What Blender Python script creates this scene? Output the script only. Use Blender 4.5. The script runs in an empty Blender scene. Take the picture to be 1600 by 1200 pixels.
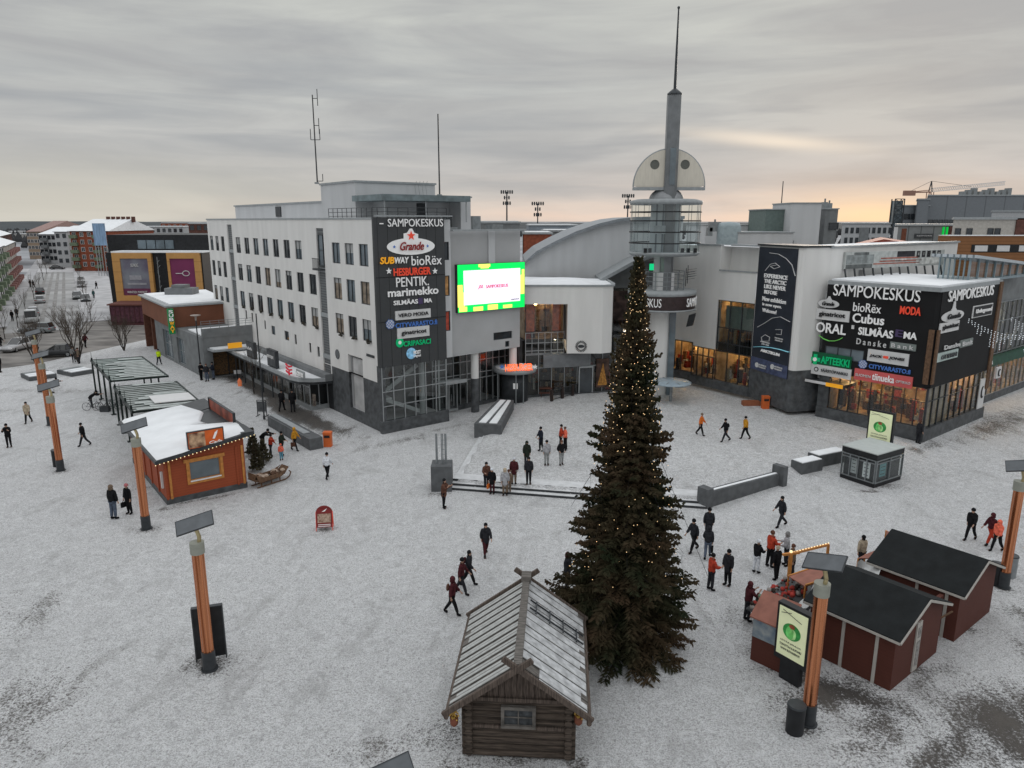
import bpy, math, random
import numpy as np
from mathutils import Matrix, Vector, noise
R = math.radians
PI = math.pi
random.seed(7)
SC = bpy.context.scene
COL = SC.collection

# ---------------------------------------------------------------- camera
FPX = 1120.0                      # focal length in pixels of the 1600 px wide photograph
PITCH = math.atan(255/FPX)
CH = 16.0                         # height of the window the photo was taken from
cam = bpy.data.objects.new('camera', bpy.data.cameras.new('camera'))
COL.objects.link(cam)
cam.location = (0, 0, CH)
cam.rotation_euler = (PI/2-PITCH, 0, 0)
cam.data.sensor_width = 36
cam.data.lens = 36*FPX/1600
cam.data.clip_start = 0.2
cam.data.clip_end = 9000
SC.camera = cam
SC.view_settings.view_transform = 'Standard'
SC.view_settings.look = 'None'
SC.view_settings.exposure = 0.0
SC.view_settings.gamma = 1

# ---------------------------------------------------------------- sky
W = bpy.data.worlds.new('World'); SC.world = W
W.use_nodes = True
nt = W.node_tree; nt.nodes.clear()
def N(t, **k):
    n = nt.nodes.new(t)
    for a, b in k.items(): setattr(n, a, b)
    return n
def L(a, b): nt.links.new(a, b)
def ramp(fac, stops, interp='LINEAR'):
    r = N('ShaderNodeValToRGB'); r.color_ramp.interpolation = interp
    el = r.color_ramp.elements
    while len(el) < len(stops): el.new(0.5)
    for e, (p, c) in zip(el, stops):
        e.position = p; e.color = (*c, 1) if len(c) == 3 else c
    L(fac, r.inputs[0]); return r.outputs[0]
def mth(op, a, b=None, clamp=False):
    n = N('ShaderNodeMath', operation=op, use_clamp=clamp)
    for i, v in enumerate((a, b)):
        if v is None: continue
        if isinstance(v, (int, float)): n.inputs[i].default_value = v
        else: L(v, n.inputs[i])
    return n.outputs[0]
def mix(f, a, b):
    n = N('ShaderNodeMix', data_type='RGBA')
    if isinstance(f, (int, float)): n.inputs[0].default_value = f
    else: L(f, n.inputs[0])
    for i, v in ((6, a), (7, b)):
        if isinstance(v, tuple): n.inputs[i].default_value = (*v, 1)
        else: L(v, n.inputs[i])
    return n.outputs[2]
tc = N('ShaderNodeTexCoord')
sep = N('ShaderNodeSeparateXYZ'); L(tc.outputs['Generated'], sep.inputs[0])
X_, Y_, Z_ = sep.outputs
el_ = mth('ARCSINE', Z_)
az_ = mth('ARCTAN2', X_, Y_)                       # 0 straight ahead, + to the right
def hump(src, c, w):
    d = mth('DIVIDE', mth('SUBTRACT', src, c), w)
    return mth('POWER', 2.718, mth('MULTIPLY', mth('MULTIPLY', d, d), -1.0))
cb = N('ShaderNodeCombineXYZ')                     # cloud space: strongly stretched along the horizon
L(mth('MULTIPLY', az_, 1.0), cb.inputs[0]); L(mth('MULTIPLY', el_, 5.5), cb.inputs[1])
n1 = N('ShaderNodeTexNoise'); n1.inputs['Scale'].default_value = 2.6; n1.inputs['Detail'].default_value = 7; n1.inputs['Roughness'].default_value = .55; n1.inputs['Distortion'].default_value = .5
L(cb.outputs[0], n1.inputs['Vector'])
cb2 = N('ShaderNodeCombineXYZ'); L(mth('MULTIPLY', az_, 2.0), cb2.inputs[0]); L(mth('MULTIPLY', el_, 22.0), cb2.inputs[1]); cb2.inputs[2].default_value = 3.3
n2 = N('ShaderNodeTexNoise'); n2.inputs['Scale'].default_value = 1.6; n2.inputs['Detail'].default_value = 6; n2.inputs['Distortion'].default_value = .35
L(cb2.outputs[0], n2.inputs['Vector'])
base = ramp(mth('MULTIPLY', el_, 1.6), [(0.0, (.53, .52, .49)), (.10, (.46, .455, .45)), (.26, (.45, .46, .45)), (.45, (.50, .51, .48)), (.62, (.72, .73, .73)), (1.0, (.92, .94, .96))])
visd = ramp(el_, [(.24, (1, 1, 1)), (.36, (0, 0, 0))])
dark = mix(mth('MULTIPLY', visd, ramp(n1.outputs[0], [(.40, (0, 0, 0)), (.62, (1, 1, 1))])), base, (.355, .36, .365))
band = ramp(n2.outputs[0], [(.45, (0, 0, 0)), (.68, (1, 1, 1))])
dark = mix(mth('MULTIPLY', band, mth('MULTIPLY', hump(el_, .12, .10), .8)), dark, (.30, .315, .335))
# warm light low over the horizon, strongest right of centre where the sun is about to set
warmel = hump(el_, 0.0, .040)
warmaz = hump(az_, .24, .5)
wn = ramp(n2.outputs[0], [(.25, (1, 1, 1)), (.62, (.25, .25, .25))])
warm = mth('MULTIPLY', mth('MULTIPLY', warmel, warmaz), wn)
c1 = mix(mth('MULTIPLY', warm, .75, True), dark, (.84, .60, .46))
glow = mth('MULTIPLY', hump(el_, .003, .026), hump(az_, .46, .11))
c1 = mix(mth('MULTIPLY', glow, .65, True), c1, (1.0, .68, .36))
streak = mth('MULTIPLY', mth('MULTIPLY', hump(mth('ADD', el_, mth('MULTIPLY', mth('SUBTRACT', az_, .33), .12)), .098, .009), hump(az_, .33, .10)), ramp(n2.outputs[0], [(.3, (.6, .6, .6)), (.6, (1, 1, 1))]))
c1 = mix(mth('MULTIPLY', streak, .65, True), c1, (.88, .76, .62))
pale = mth('MULTIPLY', hump(el_, .02, .05), hump(az_, -.55, .35))
c1 = mix(mth('MULTIPLY', pale, .45), c1, (.66, .62, .50))
low = mth('LESS_THAN', Z_, -0.001)
c1 = mix(low, c1, (.30, .31, .32))
sky = N('ShaderNodeTexSky', sky_type='NISHITA'); sky.sun_disc = False; sky.air_density = 1.5
SUN_EL, SUN_AZ = R(9), R(26)
sky.sun_elevation = SUN_EL; sky.sun_rotation = SUN_AZ
bgs = N('ShaderNodeBackground'); L(sky.outputs[0], bgs.inputs[0]); bgs.inputs[1].default_value = .002
bg = N('ShaderNodeBackground'); L(c1, bg.inputs[0]); bg.inputs[1].default_value = 1.17
ad = N('ShaderNodeAddShader'); L(bg.outputs[0], ad.inputs[0]); L(bgs.outputs[0], ad.inputs[1])
wo = N('ShaderNodeOutputWorld'); L(ad.outputs[0], wo.inputs[0])

sl = bpy.data.lights.new('sun', 'SUN'); sl.energy = 0.55; sl.angle = R(14); sl.color = (1, .86, .72)
so = bpy.data.objects.new('sun', sl); COL.objects.link(so)
sd = Vector((math.sin(SUN_AZ)*math.cos(SUN_EL), math.cos(SUN_AZ)*math.cos(SUN_EL), math.sin(SUN_EL)))
so.rotation_euler = sd.to_track_quat('Z', 'Y').to_euler()
so.location = sd*300

# ---------------------------------------------------------------- pixel <-> place helpers (photo pixels, 1600 x 1200)
_c, _s = math.cos(PITCH), math.sin(PITCH)
def ray(px, py):
    u = (px-800)/FPX; v = (py-600)/FPX
    return Vector((u, _c-v*_s, -_s-v*_c))
def at(px, py, z=0.0):
    d = ray(px, py); t = (z-CH)/d.z
    return Vector((d.x*t, d.y*t, z))
def atY(px, py, Y):
    d = ray(px, py); t = Y/d.y
    return Vector((d.x*t, Y, CH+d.z*t))
def zat(p, py):                   # height at which the vertical through p is seen at row py
    v = (py-600)/FPX
    return CH+p.y*(-_s-v*_c)/(_c-v*_s)
def on(M, px, py):                # where a sight line meets a facade plane: (along, up)
    Mi = M.inverted(); o = Mi@Vector((0, 0, CH)); d = Mi.to_3x3()@ray(px, py)
    t = -o.y/d.y
    return o.x+d.x*t, o.z+d.z*t
def F(p, q=None, d=None):         # facade frame: x along the wall to the right seen from outside, y into the house, z up
    p = Vector((p[0], p[1], p[2] if len(p) > 2 else 0))
    if q is not None: d = (q[0]-p.x, q[1]-p.y)
    a = math.atan2(d[1], d[0])
    return Matrix.Translation(p)@Matrix.Rotation(a, 4, 'Z')
DR = Vector((.788, .616, 0)); DL = Vector((-.616, .788, 0)); EE = -DL

# ---------------------------------------------------------------- ground heights
def sstep(t):
    t = max(0, min(1, t)); return t*t*(3-2*t)
def frontline(x): return 41.2-.205*(x+3.6) if x < 11 else 38.2+.67*(x-11)
def gz(x, y):
    if y > 110 or x > 70: return 0.0
    d1 = (y-frontline(x)-.55)*(.98 if x < 11 else .83)
    d2 = x-(-3.4+.13*(y-42))
    w1 = .12+max(0, x-17.2)*1.3
    w2 = .12+max(0, y-50)*.8
    return .4*sstep(d1/w1+.5)*sstep(d2/w2+.5)
def gp(px, py):
    z = 0
    for _ in range(6):
        p = at(px, py, z); z = gz(p.x, p.y)
    return Vector((p.x, p.y, z))

# ---------------------------------------------------------------- materials
MATS = {}
def mat(name, col, rough=.7, metal=0, var=.12, scale=3.0, bump=0.0, bscale=30, emit=0, spec=.3, col2=None, stretch=None, alpha=1, var2=0):
    if name in MATS: return MATS[name]
    m = bpy.data.materials.new(name); m.use_nodes = True; t = m.node_tree
    b = t.nodes['Principled BSDF']
    b.inputs['Roughness'].default_value = rough; b.inputs['Metallic'].default_value = metal
    b.inputs['Specular IOR Level'].default_value = spec
    co = t.nodes.new('ShaderNodeTexCoord')
    vec = co.outputs['Object']
    if stretch:
        mp = t.nodes.new('ShaderNodeMapping'); mp.inputs['Scale'].default_value = stretch
        t.links.new(vec, mp.inputs[0]); vec = mp.outputs[0]
    nz = t.nodes.new('ShaderNodeTexNoise'); nz.inputs['Scale'].default_value = scale; nz.inputs['Detail'].default_value = 5
    t.links.new(vec, nz.inputs['Vector'])
    mx = t.nodes.new('ShaderNodeMix'); mx.data_type = 'RGBA'
    rp = t.nodes.new('ShaderNodeValToRGB'); rp.color_ramp.elements[0].position = .32; rp.color_ramp.elements[1].position = .68
    t.links.new(nz.outputs[0], rp.inputs[0]); t.links.new(rp.outputs[0], mx.inputs[0])
    c2 = col2 or tuple(min(1, c*(1+var)) for c in col)
    c1 = col if col2 else tuple(c*(1-var) for c in col)
    mx.inputs[6].default_value = (*c1, 1); mx.inputs[7].default_value = (*c2, 1)
    t.links.new(mx.outputs[2], b.inputs['Base Color'])
    if emit:
        b.inputs['Emission Strength'].default_value = emit
        t.links.new(mx.outputs[2], b.inputs['Emission Color'])
    if bump:
        nb = t.nodes.new('ShaderNodeTexNoise'); nb.inputs['Scale'].default_value = bscale; nb.inputs['Detail'].default_value = 4
        t.links.new(vec, nb.inputs['Vector'])
        bp = t.nodes.new('ShaderNodeBump'); bp.inputs['Strength'].default_value = bump; bp.inputs['Distance'].default_value = .03
        t.links.new(nb.outputs[0], bp.inputs['Height']); t.links.new(bp.outputs[0], b.inputs['Normal'])
    MATS[name] = m; return m
def lines_mat(name, ca, cb, width, axis, rough=.7, duty=.08, metal=0, bump=.3, var=.15):
    """cladding: seams of colour cb every `width` metres along an object axis of sheet colour ca"""
    if name in MATS: return MATS[name]
    m = bpy.data.materials.new(name); m.use_nodes = True; t = m.node_tree
    b = t.nodes['Principled BSDF']; b.inputs['Roughness'].default_value = rough; b.inputs['Metallic'].default_value = metal
    b.inputs['Specular IOR Level'].default_value = .3
    co = t.nodes.new('ShaderNodeTexCoord'); dt = t.nodes.new('ShaderNodeVectorMath'); dt.operation = 'DOT_PRODUCT'
    t.links.new(co.outputs['Object'], dt.inputs[0]); dt.inputs[1].default_value = Vector(axis).normalized()/width
    fr = t.nodes.new('ShaderNodeMath'); fr.operation = 'FRACT'; t.links.new(dt.outputs['Value'], fr.inputs[0])
    ls = t.nodes.new('ShaderNodeMath'); ls.operation = 'LESS_THAN'; t.links.new(fr.outputs[0], ls.inputs[0]); ls.inputs[1].default_value = duty
    nz = t.nodes.new('ShaderNodeTexNoise'); nz.inputs['Scale'].default_value = 1.7; nz.inputs['Detail'].default_value = 6
    t.links.new(co.outputs['Object'], nz.inputs['Vector'])
    m0 = t.nodes.new('ShaderNodeMix'); m0.data_type = 'RGBA'; t.links.new(nz.outputs[0], m0.inputs[0])
    m0.inputs[6].default_value = (*[c*(1-var) for c in ca], 1); m0.inputs[7].default_value = (*[c*(1+var) for c in ca], 1)
    m1 = t.nodes.new('ShaderNodeMix'); m1.data_type = 'RGBA'; t.links.new(ls.outputs[0], m1.inputs[0])
    t.links.new(m0.outputs[2], m1.inputs[6]); m1.inputs[7].default_value = (*cb, 1)
    t.links.new(m1.outputs[2], b.inputs['Base Color'])
    if bump:
        bp = t.nodes.new('ShaderNodeBump'); bp.inputs['Strength'].default_value = bump; bp.inputs['Distance'].default_value = .03; bp.invert = True
        t.links.new(ls.outputs[0], bp.inputs['Height']); t.links.new(bp.outputs[0], b.inputs['Normal'])
    MATS[name] = m; return m
def glass_mat(name, tint=(.75, .8, .8), dens=.8):
    """window glass one can see into: part mirror, part clear"""
    if name in MATS: return MATS[name]
    m = bpy.data.materials.new(name); m.use_nodes = True; t = m.node_tree; t.nodes.clear()
    o = t.nodes.new('ShaderNodeOutputMaterial')
    tr = t.nodes.new('ShaderNodeBsdfTransparent'); tr.inputs[0].default_value = (*[c*dens for c in tint], 1)
    gl = t.nodes.new('ShaderNodeBsdfGlossy'); gl.inputs['Roughness'].default_value = .03
    fr = t.nodes.new('ShaderNodeFresnel'); fr.inputs[0].default_value = 1.5
    mu = t.nodes.new('ShaderNodeMath'); mu.operation = 'MULTIPLY_ADD'; mu.inputs[1].default_value = 1.1; mu.inputs[2].default_value = .04
    t.links.new(fr.outputs[0], mu.inputs[0])
    ge = t.nodes.new('ShaderNodeNewGeometry'); ib = t.nodes.new('ShaderNodeMath'); ib.operation = 'SUBTRACT'; ib.inputs[0].default_value = 1; t.links.new(ge.outputs['Backfacing'], ib.inputs[1])
    m2 = t.nodes.new('ShaderNodeMath'); m2.operation = 'MULTIPLY'; t.links.new(mu.outputs[0], m2.inputs[0]); t.links.new(ib.outputs[0], m2.inputs[1]); mu = m2
    mx = t.nodes.new('ShaderNodeMixShader'); t.links.new(mu.outputs[0], mx.inputs[0])
    t.links.new(tr.outputs[0], mx.inputs[1]); t.links.new(gl.outputs[0], mx.inputs[2]); t.links.new(mx.outputs[0], o.inputs[0])
    MATS[name] = m; return m

M_white = mat('white_render', (.68, .675, .66), .85, var=.055, scale=1.1, bump=.15, bscale=8, stretch=(1, 1, .16))
M_white2 = mat('pale_render', (.50, .51, .52), .85, var=.06, scale=1.0, bump=.1, bscale=8, stretch=(1, 1, .16))
M_grey = mat('grey_render', (.17, .18, .185), .8, var=.15, scale=1.2, bump=.2, bscale=6)
M_stone = mat('dark_stone', (.075, .08, .085), .55, var=.35, scale=2.2, bump=.2, bscale=9)
M_trim = mat('roof_trim', (.30, .32, .33), .5, var=.1)
M_dgrey = mat('dark_metal', (.05, .055, .06), .45, .4, var=.2)
M_black = mat('black_paint', (.015, .016, .018), .5, var=.3)
M_alu = mat('aluminium', (.38, .40, .41), .4, .6, var=.1)
M_steel = mat('steel', (.26, .28, .29), .4, .6, var=.15)
M_snow = mat('roof_snow', (.76, .78, .80), .9, var=.06, scale=.8, bump=.5, bscale=5)
M_glassd = mat('dark_glass', (.03, .036, .042), .06, 0, var=.5, scale=.6, spec=.8)
M_glassb = mat('bluish_glass', (.10, .13, .15), .07, 0, var=.4, scale=.5, spec=.9)
M_blind = mat('window_blind', (.35, .36, .36), .7, var=.1)
M_wood = mat('brown_wood', (.13, .075, .045), .8, var=.3, scale=6)
M_rust = mat('rust_panel', (.17, .06, .035), .75, var=.2, scale=3)
M_signw = mat('sign_white', (.75, .75, .75), .5, var=.03, emit=.12)
M_signp = mat('sign_panel_white', (.62, .62, .62), .6, var=.04)
M_signk = mat('sign_black', (.012, .012, .014), .5, var=.2)
M_signy = mat('sign_yellow', (.85, .38, .02), .5, var=.03, emit=.25)
M_signr = mat('sign_red', (.62, .06, .03), .5, var=.05, emit=.3)
M_signo = mat('sign_orange_lit', (1.0, .14, .04), .5, var=.03, emit=1.3)
M_signb = mat('sign_blue', (.05, .13, .38), .5, var=.05, emit=.25)
M_signg = mat('sign_green', (.0, .33, .12), .5, var=.05, emit=.35)
M_signv = mat('sign_violet', (.07, .05, .12), .6, var=.1)
M_clearg = glass_mat('shop_glass')
M_clearg2 = glass_mat('pale_glass', (.80, .86, .86), .85)

# ---------------------------------------------------------------- mesh builder
class MB:
    def __init__(s, M=None): s.v = []; s.f = []; s.mi = []; s.sm = []; s.M = M or Matrix.Identity(4); s.m = 0; s.smooth = False
    def add(s, vs, fs, m=None, smooth=None):
        o = len(s.v); s.v += [tuple(s.M@Vector(v)) for v in vs]
        for f in fs:
            s.f.append(tuple(i+o for i in f)); s.mi.append(s.m if m is None else m); s.sm.append(s.smooth if smooth is None else smooth)
        return s
    def box(s, x0, x1, y0, y1, z0, z1, m=None):
        vs = [(x, y, z) for z in (z0, z1) for y in (y0, y1) for x in (x0, x1)]
        return s.add(vs, [(0, 2, 3, 1), (4, 5, 7, 6), (0, 1, 5, 4), (2, 6, 7, 3), (0, 4, 6, 2), (1, 3, 7, 5)], m, False)
    def bx(s, c, d, m=None): return s.box(c[0]-d[0]/2, c[0]+d[0]/2, c[1]-d[1]/2, c[1]+d[1]/2, c[2]-d[2]/2, c[2]+d[2]/2, m)
    def prism(s, poly, z0, z1, m=None, axis='z'):
        n = len(poly)
        def P(a, b, h): return (a, b, h) if axis == 'z' else ((a, h, b) if axis == 'y' else (h, a, b))
        vs = [P(a, b, z0) for a, b in poly]+[P(a, b, z1) for a, b in poly]
        fs = [tuple(range(n))[::-1], tuple(range(n, 2*n))]+[(i, (i+1) % n, n+(i+1) % n, n+i) for i in range(n)]
        return s.add(vs, fs, m, False)
    def quad(s, a, b, c, d, m=None): return s.add([a, b, c, d], [(0, 1, 2, 3)], m, False)
    def slab(s, a, b, c, d, t, m=None):       # thick four-sided plate, t downwards
        vs = [Vector(p) for p in (a, b, c, d)]; lo = [v-Vector((0, 0, t)) for v in vs]
        return s.add([*vs, *lo], [(0, 1, 2, 3), (7, 6, 5, 4)]+[(i, i+4, (i+1) % 4+4, (i+1) % 4) for i in range(4)], m, False)
    def tube(s, p, q, r, r2=None, n=8, m=None, cap=True, smooth=True):
        p = Vector(p); q = Vector(q); d = q-p
        if d.length < 1e-6: return s
        r2 = r if r2 is None else r2
        z = d.normalized(); x = z.orthogonal().normalized(); y = z.cross(x)
        vs = []
        for c, rr in ((p, r), (q, r2)):
            for i in range(n):
                a = 2*PI*i/n; vs.append(c+(x*math.cos(a)+y*math.sin(a))*rr)
        s.add(vs, [(i, (i+1) % n, n+(i+1) % n, n+i) for i in range(n)], m, smooth)
        if cap: s.add(vs[:n], [tuple(range(n))[::-1]], m, False); s.add(vs[n:], [tuple(range(n))], m, False)
        return s
    def bar(s, p, q, w, h=None, m=None):      # square bar between two points
        p = Vector(p); q = Vector(q); d = q-p; h = h or w
        if d.length < 1e-6: return s
        z = d.normalized(); x = z.cross(Vector((0, 0, 1)))
        if x.length < 1e-3: x = Vector((1, 0, 0))
        x.normalize(); y = z.cross(x)
        vs = [c+x*a*w/2+y*b*h/2 for c in (p, q) for a, b in ((-1, -1), (1, -1), (1, 1), (-1, 1))]
        return s.add(vs, [(3, 2, 1, 0), (4, 5, 6, 7)]+[(i, (i+1) % 4, 4+(i+1) % 4, 4+i) for i in range(4)], m, False)
    def path(s, pts, r, n=6, m=None):
        for a, b in zip(pts, pts[1:]): s.tube(a, b, r, r, n, m)
        return s
    def lathe(s, prof, c=(0, 0), n=24, m=None, smooth=True, a0=0, a1=2*PI):
        full = abs(a1-a0-2*PI) < 1e-6; k = n if full else n+1; vs = []
        for r, z in prof:
            for i in range(k):
                a = a0+(a1-a0)*i/n; vs.append((c[0]+r*math.cos(a), c[1]+r*math.sin(a), z))
        fs = []
        for j in range(len(prof)-1):
            for i in range(n):
                i2 = (i+1) % k; fs.append((j*k+i, j*k+i2, (j+1)*k+i2, (j+1)*k+i))
        return s.add(vs, fs, m, smooth)
    def ball(s, c, r, n=8, m=None, sz=1):
        prof = [(max(1e-4, r*math.cos(t)), c[2]+sz*r*math.sin(t)) for t in [(-PI/2+PI*i/(n//2+1)) for i in range(n//2+2)]]
        return s.lathe(prof, (c[0], c[1]), n, m)
    def mesh(s, name, mats, off=(0, 0, 0)):
        me = bpy.data.meshes.new(name)
        me.from_pydata([(a-off[0], b-off[1], c-off[2]) for a, b, c in s.v], [], s.f)
        for m in (mats if isinstance(mats, (list, tuple)) else [mats]): me.materials.append(m)
        if s.f:
            me.polygons.foreach_set('material_index', s.mi); me.polygons.foreach_set('use_smooth', s.sm)
        me.validate(); me.update(); return me
OFF = {}
def tag(o, label=None, cat=None, group=None, kind=None):
    if label: o['label'] = label
    if cat: o['category'] = cat
    if group: o['group'] = group
    if kind: o['kind'] = kind
    return o
def root(name, loc, label, cat, group=None, rz=0):
    o = bpy.data.objects.new(name, None); COL.objects.link(o); o.empty_display_size = .3
    o.location = loc; o.rotation_euler = (0, 0, rz); OFF[o.name] = Vector(loc) if rz == 0 else Vector((0, 0, 0))
    return tag(o, label, cat, group)
def part(name, mb, mats, parent=None, label=None, off=None):
    """link a builder (or a finished mesh) as one object; coordinates are world coordinates when the thing has no rotation"""
    o_ = off if off is not None else (OFF.get(parent.name, Vector((0, 0, 0))) if parent else Vector((0, 0, 0)))
    me = mb.mesh(name, mats, o_) if isinstance(mb, MB) else mb
    o = bpy.data.objects.new(name, me); COL.objects.link(o)
    if parent: o.parent = parent; OFF[o.name] = Vector(o_)
    if label: o['label'] = label
    return o
def single(name, mb, mats, label, cat, group=None, loc=(0, 0, 0)):
    me = mb.mesh(name, mats, loc); o = bpy.data.objects.new(name, me); COL.objects.link(o); o.location = loc
    OFF[o.name] = Vector(loc)
    return tag(o, label, cat, group)
def struct(name, mb, mats, kind='structure'):
    o = bpy.data.objects.new(name, mb.mesh(name, mats)); COL.objects.link(o); o['kind'] = kind; return o
def inst(me, name, parent, M, label=None):
    """a copy of a shared mesh placed by a world matrix under a thing or part"""
    o = bpy.data.objects.new(name, me); COL.objects.link(o); o.parent = parent
    off = OFF.get(parent.name, Vector((0, 0, 0)))
    o.matrix_local = Matrix.Translation(-off)@M if parent.name in OFF else M
    OFF[o.name] = None
    if label: o['label'] = label
    return o
def kids(o): return [c for c in COL.objects if c.parent == o]
CH_ = {}
def copy_tree(o, loc, rz=0, label=None, sc=1, tree=None):
    tree = tree or subtree(o)
    def cp(node, par):
        src, ch = node; c = src.copy(); COL.objects.link(c)
        if par: c.parent = par
        for k in ch: cp(k, c)
        return c
    r = cp(tree, None); r.location = loc; r.rotation_euler = (0, 0, rz); r.scale = (sc, sc, sc)
    if label: r['label'] = label
    return r
def subtree(o): return (o, [subtree(c) for c in kids(o)])

# walls with real openings: local frame x along, y inwards, z up
def wall(mb, W_, z0, z1, ops=(), depth=.22, x0=0, y=0, m=0):
    xs = sorted({x0, W_, *[a for o in ops for a in (o[0], o[1])]}); zs = sorted({z0, z1, *[a for o in ops for a in (o[2], o[3])]})
    xs = [x for x in xs if x0 <= x <= W_]; zs = [z for z in zs if z0 <= z <= z1]
    for a, b in zip(xs, xs[1:]):
        for c, d in zip(zs, zs[1:]):
            mx, mz = (a+b)/2, (c+d)/2
            if any(o[0] < mx < o[1] and o[2] < mz < o[3] for o in ops): continue
            mb.quad((a, y, c), (b, y, c), (b, y, d), (a, y, d), m)
    for o in ops:
        a, b, c, d = o[:4]; e = y+depth
        mb.quad((a, y, c), (a, e, c), (a, e, d), (a, y, d), m); mb.quad((b, y, c), (b, y, d), (b, e, d), (b, e, c), m)
        mb.quad((a, y, c), (b, y, c), (b, e, c), (a, e, c), m); mb.quad((a, y, d), (a, e, d), (b, e, d), (b, y, d), m)
_wc = {}
def window(parent, M, x0, x1, z0, z1, y=.14, nx=1, nz=1, frame=M_dgrey, pane=M_glassd, blind=0, fw=.06, sill=None, name='window'):
    w, h = round(x1-x0, 2), round(z1-z0, 2)
    key = (w, h, nx, nz, frame.name, pane.name, blind, fw)
    if key not in _wc:
        f = MB(); t = .06
        f.box(0, fw, -t, .02, 0, h); f.box(w-fw, w, -t, .02, 0, h); f.box(fw, w-fw, -t, .02, 0, fw); f.box(fw, w-fw, -t, .02, h-fw, h)
        for i in range(1, nx): f.box(w*i/nx-fw*.4, w*i/nx+fw*.4, -t*.9, .018, fw, h-fw)
        for j in range(1, nz):
            for i in range(nx): f.box(w*i/nx+fw*.45, w*(i+1)/nx-fw*.45, -t*.8, .016, h*j/nz-fw*.35, h*j/nz+fw*.35)
        p = MB(); p.quad((0.01, 0, 0.01), (w-.01, 0, .01), (w-.01, 0, h-.01), (.01, 0, h-.01))
        b = None
        if blind:
            b = MB(); b.box(fw, w-fw, -.012, -.004, h*(1-blind), h-fw); b = b.mesh('blind', M_blind)
        _wc[key] = (f.mesh(name, frame), p.mesh('pane', pane), b)
    f, p, b = _wc[key]
    o = inst(f, name, parent, M@Matrix.Translation((x0, y, z0)))
    for me, nm in ((p, 'pane'), (b, 'blind')):
        if me:
            q = bpy.data.objects.new(nm, me); COL.objects.link(q); q.parent = o
    return o

# ---------------------------------------------------------------- lettering
_tc = {}
def text_mesh(s, bold=0, shear=0, ext=.03):
    k = (s, bold, shear)
    if k in _tc: return _tc[k]
    cu = bpy.data.curves.new('lettering', 'FONT'); cu.body = s; cu.size = 1; cu.extrude = ext; cu.offset = bold*.5; cu.shear = shear
    cu.resolution_u = 3
    o = bpy.data.objects.new('lettering', cu); COL.objects.link(o)
    dg = bpy.context.evaluated_depsgraph_get(); me = bpy.data.meshes.new_from_object(o.evaluated_get(dg))
    bpy.data.objects.remove(o); bpy.data.curves.remove(cu)
    n = len(me.vertices); a = np.zeros(n*3, 'f'); me.vertices.foreach_get('co', a); a = a.reshape(-1, 3)
    lo, hi = a.min(0), a.max(0)
    a[:, :2] = (a[:, :2]-lo[:2])/(hi[:2]-lo[:2]); a[:, 2] = a[:, 2]-lo[2]
    me.vertices.foreach_set('co', a.ravel()); me.update()
    _tc[k] = me; return me
def text(parent, M, s, x0, x1, z0, z1, m, y=-.06, bold=0, shear=0, label=None, name='lettering', depth=1.0):
    me = text_mesh(s, bold, shear).copy(); me.materials.clear(); me.materials.append(m)
    T = M@Matrix.Translation((x0, y, z0))@Matrix.Rotation(PI/2, 4, 'X')@Matrix.Diagonal((x1-x0, z1-z0, depth, 1))
    off = OFF.get(parent.name) or Vector((0, 0, 0))
    me.transform(Matrix.Translation(-off)@T)
    o = bpy.data.objects.new(name, me); COL.objects.link(o); o.parent = parent
    if label: o['label'] = label
    return o
def ptext(parent, M, s, px0, py0, px1, py1, m, **k):      # lettering given by its box in the photo
    xm = (px0+px1)/2
    x0 = on(M, px0, (py0+py1)/2)[0]; x1 = on(M, px1, (py0+py1)/2)[0]
    return text(parent, M, s, x0, x1, on(M, xm, py1)[1], on(M, xm, py0)[1], m, **k)
def pboard(parent, M, px0, py0, px1, py1, m, y=-.05, name='sign_panel', t=.05, label=None):
    xm = (px0+px1)/2; x0 = on(M, px0, (py0+py1)/2)[0]; x1 = on(M, px1, (py0+py1)/2)[0]
    mb = MB(M); mb.box(x0, x1, y, y+t, on(M, xm, py1)[1], on(M, xm, py0)[1])
    return part(name, mb, m, parent, label, off=OFF.get(parent.name))
def ell(parent, M, cx, cz, rx, rz, m, y=-.08, name='emblem', n=28, poly=None, t=.04):
    mb = MB(M); pts = poly or [(cx+rx*math.cos(2*PI*i/n), cz+rz*math.sin(2*PI*i/n)) for i in range(n)]
    mb.prism(pts[::-1] if poly is None else pts, y, y+t, axis='y')
    return part(name, mb, m, parent, off=OFF.get(parent.name))
def star_pts(cx, cz, r, r2=.42, n=5, rot=0):
    return [(cx+(r if i % 2 == 0 else r*r2)*math.sin(PI*i/n+rot), cz+(r if i % 2 == 0 else r*r2)*math.cos(PI*i/n+rot)) for i in range(2*n)]
# ================================================================ GROUND
gm = bpy.data.materials.new('trampled_snow'); gm.use_nodes = True; t = gm.node_tree
b = t.nodes['Principled BSDF']; b.inputs['Roughness'].default_value = .8; b.inputs['Specular IOR Level'].default_value = .25
def gn(kind, **k):
    n = t.nodes.new(kind)
    for a_, b_ in k.items(): setattr(n, a_, b_)
    return n
def noi(scale, detail=5, rough=.6, vec=None, dist=0):
    n = gn('ShaderNodeTexNoise'); n.inputs['Scale'].default_value = scale; n.inputs['Detail'].default_value = detail
    n.inputs['Roughness'].default_value = rough; n.inputs['Distortion'].default_value = dist
    t.links.new(vec or co.outputs['Object'], n.inputs['Vector']); return n.outputs[0]
def gmath(op, a_, b_, clamp=False):
    n = gn('ShaderNodeMath', operation=op, use_clamp=clamp)
    for i, v in enumerate((a_, b_)):
        if isinstance(v, (int, float)): n.inputs[i].default_value = v
        else: t.links.new(v, n.inputs[i])
    return n.outputs[0]
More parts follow.
